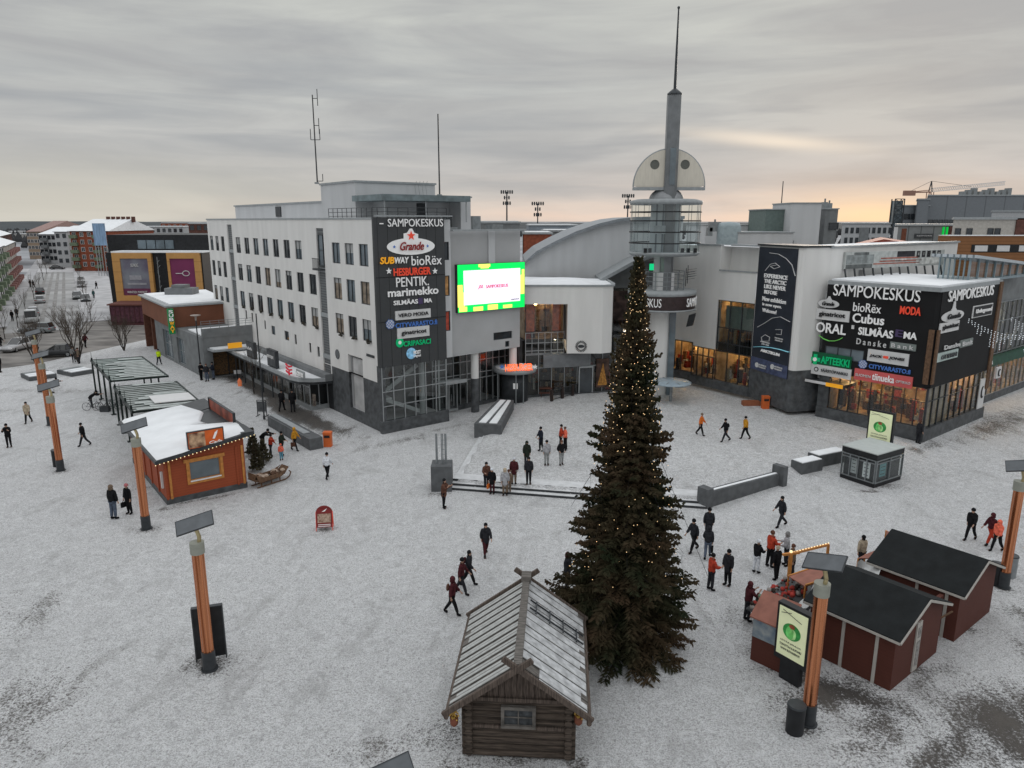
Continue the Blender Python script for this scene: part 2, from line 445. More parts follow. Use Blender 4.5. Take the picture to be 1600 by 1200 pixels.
def grng(v, a_, b_, c_=0, d_=1):
    n = gn('ShaderNodeMapRange'); t.links.new(v, n.inputs[0])
    for i, x in enumerate((a_, b_, c_, d_)): n.inputs[i+1].default_value = x
    return n.outputs[0]
def gmix(f, a_, b_):
    n = gn('ShaderNodeMix', data_type='RGBA'); t.links.new(f, n.inputs[0])
    for i, v in ((6, a_), (7, b_)):
        if isinstance(v, tuple): n.inputs[i].default_value = (*v, 1)
        else: t.links.new(v, n.inputs[i])
    return n.outputs[2]
co = gn('ShaderNodeTexCoord')
mp = gn('ShaderNodeMapping'); mp.inputs['Scale'].default_value = (1, .45, 1); mp.inputs['Rotation'].default_value = (0, 0, .5)
t.links.new(co.outputs['Object'], mp.inputs[0])
big = noi(.09, 4); med = noi(.8, 6, .65, mp.outputs[0], .6); fine = noi(8.5, 5, .68); grit = noi(19, 3, .7)
at_ = gn('ShaderNodeAttribute', attribute_name='dirt_shade'); dirt_shade = at_.outputs['Fac']
snow = gmix(grng(big, .35, .65), (.60, .60, .595), (.82, .82, .815))
snow = gmix(grng(fine, .40, .62, 0, .55), (.68, .69, .70), snow)
snow = gmix(grng(grit, .48, .58, .0, .65), snow, (.24, .24, .25))
snow = gmix(grng(fine, .51, .66, 0, .7), snow, (.25, .25, .255))
snow = gmix(grng(med, .52, .68, 0, .45), snow, (.33, .33, .33))
foot = noi(2.6, 3, .5, None, 1.2)
snow = gmix(grng(foot, .57, .66, 0, .35), snow, (.33, .33, .34))
snow = gmix(grng(foot, .44, .36, 0, .3), snow, (.80, .81, .82))
# worn patches where the paving shows through, and contact shade painted with them
k = gmath('ADD', gmath('MULTIPLY', dirt_shade, 1.0), gmath('MULTIPLY', gmath('SUBTRACT', med, .5), 1.3))
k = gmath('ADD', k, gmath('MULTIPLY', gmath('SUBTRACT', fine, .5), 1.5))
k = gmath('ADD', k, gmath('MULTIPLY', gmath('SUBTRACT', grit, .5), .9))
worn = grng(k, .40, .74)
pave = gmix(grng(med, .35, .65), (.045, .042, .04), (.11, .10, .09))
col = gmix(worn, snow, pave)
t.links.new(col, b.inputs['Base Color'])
t.links.new(grng(worn, 0, 1, .85, .45), b.inputs['Roughness'])
bp = gn('ShaderNodeBump'); bp.inputs['Strength'].default_value = 1.0; bp.inputs['Distance'].default_value = .12
t.links.new(gmath('ADD', fine, gmath('MULTIPLY', grit, .4)), bp.inputs['Height']); t.links.new(bp.outputs[0], b.inputs['Normal'])
MATS['snow'] = gm

DIRT_SHADE = []           # (x, y, rx, ry, angle, amount)
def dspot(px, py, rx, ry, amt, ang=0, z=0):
    p = at(px, py, z); DIRT_SHADE.append((p.x, p.y, rx, ry, ang, amt))
ea = math.atan2(EE.y, EE.x); da = math.atan2(DR.y, DR.x)
dspot(462, 645, 9, 1.7, 1.15, ea); dspot(415, 612, 9, 1.7, 1.15, ea); dspot(370, 590, 7, 1.8, .9, ea); dspot(395, 600, 9, 3.2, .55, ea); dspot(450, 625, 10, 3.0, .55, ea); dspot(530, 672, 4, 1.6, .65, ea)
dspot(620, 690, 5, .9, .55, da); dspot(700, 668, 4, .5, .5, da)
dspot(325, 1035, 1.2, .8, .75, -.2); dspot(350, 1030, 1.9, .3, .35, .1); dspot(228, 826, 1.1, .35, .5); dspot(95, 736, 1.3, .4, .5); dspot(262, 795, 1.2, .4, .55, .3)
dspot(690, 1150, 1.5, 1.1, .62, .2); dspot(600, 1165, 1.4, .6, .45); dspot(520, 1130, 1.2, .5, .3); dspot(905, 1195, .6, .5, .7); dspot(735, 1195, 1.6, .25, .8)
dspot(1330, 1085, 2.6, .8, 1.0, -.6); dspot(1300, 1080, 2.2, 1.1, .85, .5); dspot(1380, 1120, 2.6, .9, .7, .65); dspot(1230, 1090, 1.6, .9, .6, .3); dspot(1200, 1010, 2.0, 1.3, .45, .8); dspot(1330, 1170, 1.8, .5, .6)
dspot(1560, 1130, 3.6, 1.8, .8, .7); dspot(1480, 1180, 3.5, 1.0, .75, .6); dspot(1400, 1150, 2.5, .7, .55, .6); dspot(1585, 1010, 1.0, 2.0, .4, -.3); dspot(1450, 1060, 3.0, .5, .45, .65); dspot(1590, 955, 1.2, .8, .55)
dspot(1480, 1110, 4.5, 1.6, .42, .65); dspot(1350, 1190, 3.5, 1.2, .42, .5); dspot(1180, 1000, 2.5, 1.8, .3, .8); dspot(60, 1150, 3, 2.5, .35, .3); dspot(560, 1180, 3, .8, .35, .1); dspot(1500, 1150, 2, .35, .8, .65); dspot(1580, 1170, 2, 1.2, .8, .6)  # the bottom left spot paints corner vignette along with dirt
dspot(700, 720, 9, .25, .28, -.2); dspot(500, 740, 8, .2, .25, .8); dspot(880, 830, 7, .2, .25, .5); dspot(330, 640, 10, .3, .25, ea); dspot(1260, 700, 9, .3, .25, .1); dspot(1000, 640, 8, .3, .25, .2)
dspot(1260, 1140, .9, .6, .85); dspot(1150, 960, 2.0, 1.4, .38, .9); dspot(1140, 1020, 1.6, .8, .38)
dspot(1560, 665, 10, 2.0, .7, da); dspot(1450, 700, 4, .9, .6, da); dspot(1330, 690, 7, .6, .45, ea)
dspot(1395, 762, 1.5, .5, .5); dspot(60, 690, 4, .35, .35, .2); dspot(30, 640, 8, 1.0, .35, .1); dspot(20, 960, 3, 3, .45, .3); dspot(15, 1120, 2.5, 4, .5)
dspot(870, 605, 3, 1.0, .45); dspot(1000, 600, 5, 1.5, .4); dspot(1050, 608, 2.5, 1.0, .6); dspot(688, 772, .9, .5, .55); dspot(560, 1040, 1, .5, .2)
dspot(150, 612, 2, 1.2, .3); dspot(60, 610, 10, 1.5, .5); dspot(300, 600, 4, 1.2, .3, ea); dspot(235, 560, 5, 1.5, .35, ea); dspot(140, 575, 12, 1.5, .45)
dspot(1470, 770, 9, .5, .25, .4); dspot(1240, 770, 6, .3, .25, .3)
for px, py in ((328, 1047), (229, 828), (95, 737), (79, 666), (65, 614), (1262, 1133), (1567, 920), (413, 656), (508, 828)): dspot(px, py, .75, .6, .7)  # trampled dirt that also paints contact shade round lamp and pole feet
for px, py in ((300, 783), (350, 775), (240, 760), (1340, 1068), (1440, 1045), (1520, 985), (800, 1186), (1190, 1045), (1360, 768), (1390, 758)): dspot(px, py, 1.5, .35, .62, da if px < 400 else 0)  # trampled dirt and painted contact shade along kiosk, stall and storehouse feet
x0g, x1g, y0g, y1g, st = -72., 62., 4., 104., .3
nx = int((x1g-x0g)/st)+1; ny = int((y1g-y0g)/st)+1
X, Y = np.meshgrid(x0g+st*np.arange(nx), y0g+st*np.arange(ny))
def ss(a_): a_ = np.clip(a_, 0, 1); return a_*a_*(3-2*a_)
fl = np.where(X < 11, 41.2-.205*(X+3.6), 38.2+.67*(X-11))
d1 = (Y-fl-.55)*np.where(X < 11, .98, .83); d2 = X-(-3.4+.13*(Y-42))
ZZ = .4*ss(d1/(.12+np.maximum(0, X-17.2)*1.3)+.5)*ss(d2/(.12+np.maximum(0, Y-50)*.8)+.5)
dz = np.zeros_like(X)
for x, y, rx, ry, an, am in DIRT_SHADE:
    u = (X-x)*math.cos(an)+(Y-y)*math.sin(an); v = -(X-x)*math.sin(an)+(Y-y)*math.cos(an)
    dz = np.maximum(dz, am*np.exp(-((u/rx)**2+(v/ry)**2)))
rng = np.random.default_rng(3)
me = bpy.data.meshes.new('ground')
idx = np.arange(nx*ny).reshape(ny, nx)
q = np.stack([idx[:-1, :-1], idx[:-1, 1:], idx[1:, 1:], idx[1:, :-1]], -1).reshape(-1, 4)
me.vertices.add(nx*ny); me.vertices.foreach_set('co', np.stack([X, Y, ZZ], -1).astype('f').ravel())
me.loops.add(q.size); me.loops.foreach_set('vertex_index', q.ravel().astype('i'))
me.polygons.add(len(q)); me.polygons.foreach_set('loop_start', (np.arange(len(q))*4).astype('i')); me.polygons.foreach_set('loop_total', np.full(len(q), 4, 'i'))
a_ = me.attributes.new('dirt_shade', 'FLOAT', 'POINT'); a_.data.foreach_set('value', dz.astype('f').ravel())
me.materials.append(gm); me.update(); me.validate()
me.polygons.foreach_set('use_smooth', np.ones(len(me.polygons), bool))
go = bpy.data.objects.new('ground', me); COL.objects.link(go); go['kind'] = 'structure'
# the wider town ground out to the horizon
far = MB(); far.quad((-4500, -400, -.03), (4500, -400, -.03), (4500, 8000, -.03), (-4500, 8000, -.03))
M_far = mat('town_snow', (.30, .31, .33), .9, var=.35, scale=.02, bump=0)
struct('terrain', far, M_far)

# steps up to the upper square
M_step = mat('step_snow', (.55, .56, .57), .85, var=.12, scale=2, bump=.4, bscale=20)
M_riser = mat('step_granite', (.04, .042, .045), .6, var=.25, scale=4)
stp = MB()
A = Vector((-3.75, frontline(-3.6))); B = Vector((11.0, 38.2)); dv = (B-A).normalized(); nv = Vector((-dv.y, dv.x)); LL = (B-A).length
stp.M = Matrix.Translation((A.x, A.y, 0))@Matrix.Rotation(math.atan2(dv.y, dv.x), 4, 'Z')
for i in range(3):
    z = .135*(i+1)+.005; y = .42*i; dep = .42 if i < 2 else 1.0
    stp.box(-.1, LL+.1, y, y+dep, z-.20, z-.012, 1); stp.box(-.1, LL+.1, y+.035, y+dep, z-.012, z, 0)
struct('steps', stp, [M_step, M_riser])
lk = MB()                                   # stepped kerb on the left edge of the upper square
for i in range(2):
    x = .32*i
    for j in range(8):
        y0, y1 = 41.9+j*1.25, 41.9+(j+1)*1.25; xx = -3.75+.13*(y0-42)+x; xn = -3.75+.13*(y1-42)+x; z = .135*(i+1)+.02
        z2 = z*(1 if j < 6 else .8)
        lk.add([(xx, y0, -.1), (xx+.3, y0, -.1), (xn+.3, y1, -.1), (xn, y1, -.1), (xx, y0, z2), (xx+.3, y0, z2), (xn+.3, y1, z2), (xn, y1, z2)],
               [(4, 5, 6, 7)], 0); lk.add([(xx, y0, -.1), (xn, y1, -.1), (xn, y1, z2), (xx, y0, z2)], [(0, 1, 2, 3)], 1)
struct('steps', lk, [M_step, M_riser])

# roads (sheets a few mm above the ground)
M_road = mat('slushy_road', (.16, .15, .14), .7, var=.5, scale=.25, bump=.3, bscale=3, stretch=(1, 2.2, 1))
M_street = mat('snowy_street', (.33, .33, .33), .8, var=.28, scale=.12, bump=.3, bscale=3)
M_track = mat('tyre_track', (.24, .235, .23), .7, var=.3, scale=.5)
M_walk = mat('snowy_pavement', (.42, .42, .43), .85, var=.2, scale=.3, bump=.3, bscale=5)
rd = MB()
def gquad(mb, pts, z, m=0):
    mb.add([(*at(px, py, z)[:2], z) for px, py in pts], [tuple(range(len(pts)))], m)
rd.add([(*at(-900, 575)[:2], .008), (*at(-300, 520)[:2], .008), (*at(235, 497)[:2], .008), (*at(330, 505)[:2], .008), (*at(240, 528)[:2], .008), (*at(60, 568)[:2], .008), (*at(-60, 585)[:2], .008)][::-1], [tuple(range(7))])
struct('road', rd, M_road)
sdir = Vector((-.52, .854)).normalized(); sn = Vector((sdir.y, -sdir.x))      # the street running away at the left
s0 = at(112, 512); s0 = Vector((s0.x, s0.y))
def sp(a, b, z=0): p = s0+sdir*a+sn*b; return (p.x, p.y, z)
st_ = MB(); st_.quad(sp(-2, -8.5, .016), sp(-2, 1.5, .016), sp(700, 1.5, .016), sp(700, -8.5, .016)); struct('street', st_, M_street)
tk = MB()
for o in (-5.6, -4.1, -2.6, -1.1): tk.quad(sp(0, o-.35, .022), sp(0, o+.35, .022), sp(420, o+.35, .022), sp(420, o-.35, .022))
struct('street', tk, M_track)
pv = MB()
for a_, b_ in ((-11, -8.5), (1.5, 10)):
    pv.M = Matrix.Identity(4)
    pv.add([sp(6, a_, .13), sp(6, b_, .13), sp(500, b_, .13), sp(500, a_, .13), sp(6, a_, -.1), sp(6, b_, -.1), sp(500, b_, -.1), sp(500, a_, -.1)], [(0, 1, 2, 3), (0, 4, 5, 1), (1, 5, 6, 2), (3, 2, 6, 7), (0, 3, 7, 4)])
struct('pavement', pv, M_walk)
cs = MB()
cq = at(90, 424); cs.quad((cq.x-60, cq.y-4, .03), (cq.x+60, cq.y-4, .03), (cq.x+60, cq.y+14, .03), (cq.x-60, cq.y+14, .03)); struct('street', cs, mat('cross_street', (.5, .5, .51), .8, var=.2, scale=.2))
# hills and far forest on the horizon
M_forest = mat('far_forest', (.045, .055, .062), .95, var=.35, scale=.03, bump=0, stretch=(1, 1, 3))
fo = MB(); pts = []
random.seed(5)
for i in range(0, 181):
    x = -3200+i*40; h = 10+4*noise.noise(Vector((i*.07, 1, 0)))+(2.5 if x < -300 else 0)+1.2*random.random()
    pts.append((x, h))
vs = []
for x, h in pts: vs += [(x, 850, -1), (x, 860, h*.45), (x, 1150, h*.8), (x, 1700, h*1.1)]
fo.add(vs, [(4*i+j, 4*i+4+j, 4*i+5+j, 4*i+1+j) for i in range(len(pts)-1) for j in range(3)])
fo_o = struct('hills', fo, M_forest)
random.seed(77); fw = MB()
for i in range(1500):
    Y_ = 260+600*random.random()**.8; X_ = random.uniform(-.95, -.33)*Y_ if random.random() < .75 else random.uniform(-.33, .9)*Y_
    if abs(-X_*.854-0) < 0: continue
    rel = Vector((X_-s0.x, Y_-s0.y)); bb_ = rel.dot(sn)
    if -30 < bb_ < 30 and Y_ < 420: continue
    h = random.uniform(4, 9); r = random.uniform(1.5, 3.5); fw.lathe([(r*.8, h*.12), (r, h*.35), (r*.55, h*.7), (.05, h)], (X_, Y_), 6, smooth=False)
struct('far_woods', fw, mat('far_trees', (.05, .052, .055), .95, var=.45, scale=.05), 'stuff')
# ================================================================ SHOPPING CENTRE, OFFICE WING WITH THE SIGN WALL
K = at(599, 677); K.z = 0
LA = 42.0
def AB(a, b, z=0): p = K+DL*a+DR*b; return Vector((p.x, p.y, z))
ML = F(AB(LA, 0), d=EE)            # long left facade, x = 42-a
MR = F(K, d=DR)                    # right facade
office = root('office_building', (K.x, K.y, 0), 'long white five-storey wing with a dark sign wall and lit screen at its corner', 'building')
ZT = 16.1; GZ = -.1
def s_of(px, py): return on(ML, px, py)
w = MB(ML); ops = []; wins = []
# window rows: section near corner (3), main section (8), far section (3)
rowz = [(12.65, 14.3), (9.75, 11.5), (6.9, 8.6)]
colx = [(x, 1.15) for x in (34.3, 36.9, 39.6)]          # near corner columns (x from the far end)
near = [(LA-7.6, LA-6.1), (LA-5.2, LA-3.7), (LA-2.75, LA-1.25)]
main = []
x_a, x_b = LA-31.2, LA-11.9
for i in range(8):
    c_ = x_a+(x_b-x_a)*i/7; main.append((c_-.75, c_+.75))
farw = [(c_-.6, c_+.6) for c_ in (1.2, 3.3, 5.4)]
for z0, z1 in rowz:
    for a_, b_ in farw+main+near:
        if z0 == 12.65 and a_ == main[-1][0]: continue
        wins.append((a_, b_, z0, z1))
small = [(11.3, 5.6, .5, 1.0), (13.2, 5.5, .5, 1.0), (17.0, 5.2, .45, .9), (19.0, 4.9, 1.0, .9), (22.5, 4.8, 1.1, .9), (25.0, 4.7, .5, .95), (28.4, 4.4, .45, .9), (30.2, 4.3, .5, .9)]
for x, z, ww, hh in small: wins.append((x, x+ww, z, z+hh))
door_op = (LA-5.6, LA-3.0, .9, 5.4)
strip1 = (LA-10.6, LA-9.1, 2.7, 15.4); strip2 = (LA-34.6, LA-33.0, 2.7, 15.6)
# main white wall above, dark stone below near the corner
w2 = MB(ML)
wall(w, LA-.02, 3.9, ZT, [o for o in wins]+[(door_op[0], door_op[1], 3.9, door_op[3]), strip1, strip2], .22)
st = MB(ML); wall(st, LA-.02, GZ, 3.9, [(door_op[0], door_op[1], .9, 3.9)], .22, x0=LA-8.9)
dk = MB(ML); wall(dk, LA-8.9, GZ, 2.6, [], .2, x0=0)
wall(w, LA-8.9, 2.6, 3.9, [(strip1[0], strip1[1], 2.6, 3.9), (strip2[0], strip2[1], 2.6, 3.9)], .2, x0=0)
part('wall', w, M_white, office)
part('wall', st, M_stone, office, 'dark stone base at the corner')
part('wall', dk, M_black, office)
M_litp = mat('glowing_pane', (.16, .13, .10), .2, var=.5, scale=2, emit=.15)  # pane colour made to glow as if lit
for i, (a_, b_, z0, z1) in enumerate(wins):
    big_ = b_-a_ > 1.05 and z1-z0 > 1.2
    random.seed(i)
    window(office, ML, a_, b_, z0, z1, nx=2 if big_ else 1, pane=random.choice((M_glassd, M_glassd, M_glassd, M_glassb, M_glassb, M_litp)), blind=random.choice((0, 0, 0, .25, .45, .7)) if big_ else 0)
# grey slatted stair strips
M_louvre = lines_mat('grey_louvres', (.15, .16, .165), (.07, .075, .08), .22, (0, 0, 1), .6, .3)
for s in (strip1, strip2):
    q = MB(ML); q.box(s[0], s[1], .12, .16, s[2], s[3])
    pn = part('stair_panel', q, M_louvre, office)
    for z in ((4.4, 8.0, 11.8) if s is strip1 else (6.5, 9.6, 12.6)):
        q = MB(ML); q.box(s[0]+.01, s[1]-.01, .0, .11, z, z+.35); part('band', q, M_trim, pn)
q = MB(ML); q.box(strip1[0], strip1[1], -.5, .10, 11.95, 12.1)
for k_ in range(9): q.tube((strip1[0]+.05+k_*.17, -.47, 12.1), (strip1[0]+.05+k_*.17, -.47, 12.9), .018, n=4)
q.box(strip1[0], strip1[1], -.5, -.44, 12.9, 12.95); part('balcony', q, M_dgrey, office)
window(office, ML, strip1[0]+.3, strip1[1]-.2, 12.3, 14.9, y=.05, nx=1, nz=2, pane=M_glassb)
window(office, ML, door_op[0], door_op[1], .9, 5.4, y=1.2, nx=4, nz=5, fw=.07)
q = MB(ML); q.box(door_op[0], door_op[0]+.02, .22, 1.2, .9, 5.4); q.box(door_op[1]-.02, door_op[1], .22, 1.2, .9, 5.4); q.box(door_op[0], door_op[1], .22, 1.25, .8, .9); q.box(door_op[0], door_op[1], .22, 1.25, 5.4, 5.45)
part('wall', q, M_white2, office)
q = MB(ML)
for ax in (LA-7.6,):      # round window
    q.prism([(ax+.42*math.cos(PI*i/12), 6.0-.9+.42*math.sin(PI*i/12)) for i in range(24)][::-1], -.03, .0, axis='y')
part('round_window', q, M_glassd, office)
q = MB(ML); q.box(LA-2.2, LA-.9, -.05, 0, 5.75, 5.95); part('sign_panel', q, M_dgrey, office)
fl = MB(ML)                            # frost-bitten plants on the sills of the lower row
random.seed(9)
for a_, b_ in main+near:
    for k_ in range(16):
        c_ = (b_-.3+random.uniform(-.28, .28), -.12+random.uniform(-.08, .06), 6.95+random.uniform(-.12, .16))
        fl.bx(c_, (random.uniform(.05, .16),)*2+(random.uniform(.05, .14),))
part('window_box', fl, mat('dead_plants', (.05, .045, .035), .9, var=.5, scale=20), office)
# right facade of the wing: sign wall, glass stair hall below, narrow window strip
BS = 5.75; BE = 13.75
w = MB(MR); sw = [(5.85, 6.35, z0, z1) for z0, z1 in ((13.0, 14.4), (10.2, 11.8), (7.4, 9.0))]
wall(w, 6.5, 5.25, ZT, sw, .2, x0=BS)
part('wall', w, M_white2, office)
cw = [mat('warm_window', (.30, .16, .06), .3, var=.5, scale=3, emit=.25), mat('red_window', (.30, .05, .03), .3, var=.4, scale=3, emit=.2)]
for s, pm in zip(sw, (M_glassd, cw[0], cw[1])): window(office, MR, *s, y=.12, pane=pm)
w = MB(MR); wall(w, BE, 5.25, 15.2, [(10.9, 12.9, 6.1, 6.75), (12.15, 12.6, 5.15+.25, 5.9)], .25, x0=6.5, y=.35)
w.quad((BE, .35, 5.25), (BE, 9, 5.25), (BE, 9, 15.2), (BE, .35, 15.2)); w.quad((6.5, .0, 5.25), (6.5, .35, 5.25), (6.5, .35, ZT), (6.5, 0, ZT))
w.quad((6.5, .35, 15.2), (6.5, 8, 15.2), (6.5, 8, ZT), (6.5, .35, ZT))
w.quad((BS, 0, 5.25), (BE, .35, 5.25), (BE, 3.0, 5.25), (BS, 3.0, 5.25))
part('wall', w, mat('screen_wall_render', (.40, .405, .41), .85, var=.08, scale=.4, bump=.1, bscale=8), office)
window(office, MR, 10.9, 12.9, 6.1, 6.75, y=.5); window(office, MR, 12.15, 12.6, 5.4, 5.9, y=.5)
q = MB(MR); q.box(10.35, 11.0, .2, .34, 11.9, 15.3); q.box(10.5, 10.95, .1, .3, 11.3, 12.0); part('duct', q, M_white2, office)
# sign wall panel
q = MB(MR); q.box(-.25, BS, -.3, -.02, 5.2, 16.25)
M_clad = lines_mat('dark_ribbed_cladding', (.050, .053, .056), (.018, .019, .02), .82, tuple(DR), .55, .06)
signw = part('sign_wall', q, M_clad, office)
for z in (8.6, 11.9): q = MB(MR); q.box(-.24, BS-.01, -.315, -.3, z, z+.06); part('seam', q, M_black, signw)
MS = MR@Matrix.Translation((0, -.3, 0))
ptext(signw, MS, 'SAMPOKESKUS', 605, 342, 691, 354, M_signw)
q_ = on(MS, 596, 349); text(signw, MS, '-', q_[0]-.2, q_[0]+.1, q_[1]-.06, q_[1]+.02, M_signw)
cx, cz = on(MS, 642, 385); g_ = ell(signw, MS, cx, cz, 2.05, .62, M_signw)
px0 = on(MS, 643, 357)[1]
ell(signw, MS, 0, 0, 0, 0, M_signw, poly=[(cx-.62, cz+.5), (cx-.62, cz+.95), (cx-.32, cz+1.0), (cx-.08, px0), (cx+.12, px0), (cx+.28, cz+1.0), (cx+.62, cz+.9), (cx+.6, cz+.5)][::-1], y=-.075)
ell(signw, MS, 0, 0, 0, 0, M_signr, poly=star_pts(cx, cz+.78, .36), y=-.12)
text(signw, MS, 'Grande', cx-1.0, cx+1.05, cz-.28, cz+.34, mat('sign_maroon', (.28, .02, .02), .5), y=-.13, bold=.03, shear=.35)
for dx in (-1.45, 1.4): ell(signw, MS, 0, 0, 0, 0, M_signb, poly=star_pts(cx+dx, cz, .13), y=-.11)
ptext(signw, MS, 'SUB', 593, 401.5, 615, 412.5, M_signy, bold=.05, shear=.15); ptext(signw, MS, 'WAY', 615.5, 401.5, 638, 411.5, M_signw, bold=.05, shear=.15)
ptext(signw, MS, 'bioRëx', 642, 399, 689, 414, M_signw)
ptext(signw, MS, 'HESBURGER', 614, 418, 672, 430, M_signr, bold=.05)
for px in (607, 679):
    cx_, cz_ = on(MS, px, 423.5); ell(signw, MS, 0, 0, 0, 0, M_signw, poly=star_pts(cx_, cz_, .25))
ptext(signw, MS, 'PENTIK.', 618, 432.5, 669, 447, M_signw)
ptext(signw, MS, 'marimekko', 605, 449, 684, 461.5, M_signw, bold=.04)
ptext(signw, MS, 'SILMÄAS', 614, 467, 652, 475.5, M_signw, bold=.04); pboard(signw, MS, 653, 465.5, 660, 475, M_signv, y=-.06)
ptext(signw, MS, 'MA', 662, 466, 674, 472.5, M_signw, bold=.04)
def psign(par, MM, s, bx_, tx, mb_, mt, bold=0, shear=0):
    o = pboard(par, MM, *bx_, mb_, y=-.10, t=.10); ptext(o, MM, s, *tx, mt, y=-.13, bold=bold, shear=shear); return o
psign(signw, MS, 'VERO MODA', (617, 484, 672, 498), (621, 488, 668, 493.5), M_signp, M_signk)
gc = on(MS, 609, 506.5); ell(signw, MS, gc[0], gc[1], .33, .33, M_signp); ptext(signw, MS, 'CITYVARASTO.fi', 617, 502, 682, 509.5, M_signb, bold=.03)
for k_ in range(-2, 3):
    q = MB(MS); d_ = .32*math.cos(k_*.45); c_ = k_*.12
    q.bar((gc[0]+c_-d_*.7, -.09, gc[1]+c_+d_*.7), (gc[0]+c_+d_*.7, -.09, gc[1]+c_-d_*.7), .04, .02); q.bar((gc[0]+c_-d_*.7, -.095, gc[1]-c_-d_*.7), (gc[0]+c_+d_*.7, -.095, gc[1]-c_+d_*.7), .04, .02)
    part('emblem', q, M_signb, signw)
psign(signw, MS, 'ginatricot', (620, 510.5, 670, 527), (626, 515, 665, 523), M_signp, M_signk, bold=.01)
gc = on(MS, 624, 535); ell(signw, MS, gc[0], gc[1], .33, .38, M_signg); ell(signw, MS, gc[0], gc[1], .13, .14, M_signw, y=-.1); ptext(signw, MS, 'CRIPASACI', 629.5, 531, 672, 539, M_signg, bold=.03)
gc = on(MS, 642, 552); ell(signw, MS, gc[0], gc[1], .42, .44, mat('sign_lightblue', (.20, .42, .62), .4, emit=.2, var=.4, scale=4)); ptext(signw, MS, 'MOST', 645, 547, 656, 552.5, M_signw, y=-.1, bold=.04); ptext(signw, MS, 'Digital', 645, 553.5, 656, 558, M_signw, y=-.1)
# glass stair hall under the sign wall
q = MB(MR); q.box(-.2, BS+.15, -.25, .1, GZ, .95); part('plinth', q, M_stone, office)
q = MB(MR)
for i in range(7): q.box(i*BS/6-.035+.02, i*BS/6+.035+.02, -.12, .0, .95, 5.2)
for z in (2.1, 3.25, 4.3): q.box(.06, BS, -.11, .0, z-.03, z+.03)
fr = part('glazing_frame', q, M_alu, office)
q = MB(MR); q.quad((0, -.04, .95), (BS, -.04, .95), (BS, -.04, 5.2), (0, -.04, 5.2)); part('pane', q, M_clearg, fr)
q = MB(MR); q.box(-.02, .3, -.1, .6, GZ, 5.2); part('corner_pillar', q, M_stone, office)
M_inner = mat('interior_wall', (.42, .42, .42), .8, var=.3, scale=.5)
q = MB(MR); q.quad((.2, 5.2, 0), (BS+.2, 5.2, 0), (BS+.2, 5.2, 5.2), (.2, 5.2, 5.2)); q.quad((.25, 0, .3), (.25, 5.2, .3), (.25, 5.2, 5.2), (.25, 0, 5.2)); q.quad((.2, 0, .6), (BS, 0, .6), (BS, 5.2, .6), (.2, 5.2, .6)); q.quad((.2, 0, 5.19), (.2, 5.2, 5.19), (BS, 5.2, 5.19), (BS, 0, 5.19))
part('stair_hall', q, M_inner, office)
q = MB(MR)                         # staircase with white stringers and a round white column
for i in range(15):
    q.box(.6+i*.24, .84+i*.24, 1.8, 3.0, 2.55+i*.13, 2.62+i*.13); q.box(.6+i*.24, .84+i*.24, 1.1, 2.0, 2.4-i*.11, 2.46-i*.11)
q.bar((.5, 1.75, 2.4), (4.2, 1.75, 4.6), .08, .35); q.bar((.5, 1.05, 2.5), (4.0, 1.05, .9), .08, .3); q.box(.3, 1.3, .8, 3.2, 2.35, 2.5)
part('staircase', q, mat('stair_white', (.8, .8, .8), .6), office)
q = MB(MR); q.tube((4.1, .9, .3), (4.1, .9, 5.2), .24, n=14); q.tube((5.5, .6, .3), (5.5, .6, 5.2), .06); part('column', q, M_signp, office)
# recessed ground floor further right
q = MB(MR); q.box(BS+.05, BE, 2.2, 2.4, GZ, .5); part('plinth', q, M_stone, office)
q = MB(MR)
for i in range(12): x = BS+.1+i*(BE-BS)/11.5; q.box(x-.03, x+.03, 2.1, 2.22, .5, 5.25)
for z in (2.6, 3.1, 4.2): q.box(BS+.1, BE, 2.12, 2.2, z-.03, z+.03)
fr = part('glazing_frame', q, M_alu, office)
q = MB(MR); q.quad((BS, 2.18, .4), (BE, 2.18, .4), (BE, 2.18, 5.25), (BS, 2.18, 5.25)); part('pane', q, M_clearg, fr)
q = MB(MR); q.quad((BS, 6.5, 0), (BE, 6.5, 0), (BE, 6.5, 5.25), (BS, 6.5, 5.25)); q.quad((BS, 2.3, .05), (BE, 2.3, .05), (BE, 6.5, .05), (BS, 6.5, .05)); q.quad((BE, .4, 0), (BE, 6.5, 0), (BE, 6.5, 5.25), (BE, .4, 5.25)); part('lobby', q, mat('lobby_dark', (.07, .07, .072), .8, var=.5, scale=1.2), office)
for x0, x1 in ((6.35, 7.25), (7.3, 8.2)):
    q = MB(MR); q.box(x0, x0+.09, 1.9, 2.1, .1, 2.6); q.box(x1-.09, x1, 1.9, 2.1, .1, 2.6); q.box(x0+.09, x1-.09, 1.9, 2.1, 2.5, 2.6); q.box(x0+.09, x1-.09, 1.9, 2.1, .1, .3)
    d = part('door', q, M_alu, office); q = MB(MR); q.box(x0+.2, x0+.24, 1.84, 1.9, 1.0, 1.6); part('handle', q, M_steel, d)
q = MB(MR); q.box(6.2, 8.4, .8, 2.1, 2.75, 2.9); q.box(6.2, 8.4, .8, .85, 2.9, 3.05); part('door_canopy', q, M_alu, office)
for x, zc in ((9.2, 3.0), (13.3, 2.9)):
    q = MB(MR); q.tube((x, .75, GZ), (x, .75, zc), .36, n=16); p_ = part('column', q, M_stone, office)
    q = MB(MR); q.tube((x, .75, zc), (x, .75, 5.25), .34, n=16); part('column_top', q, M_white, p_)
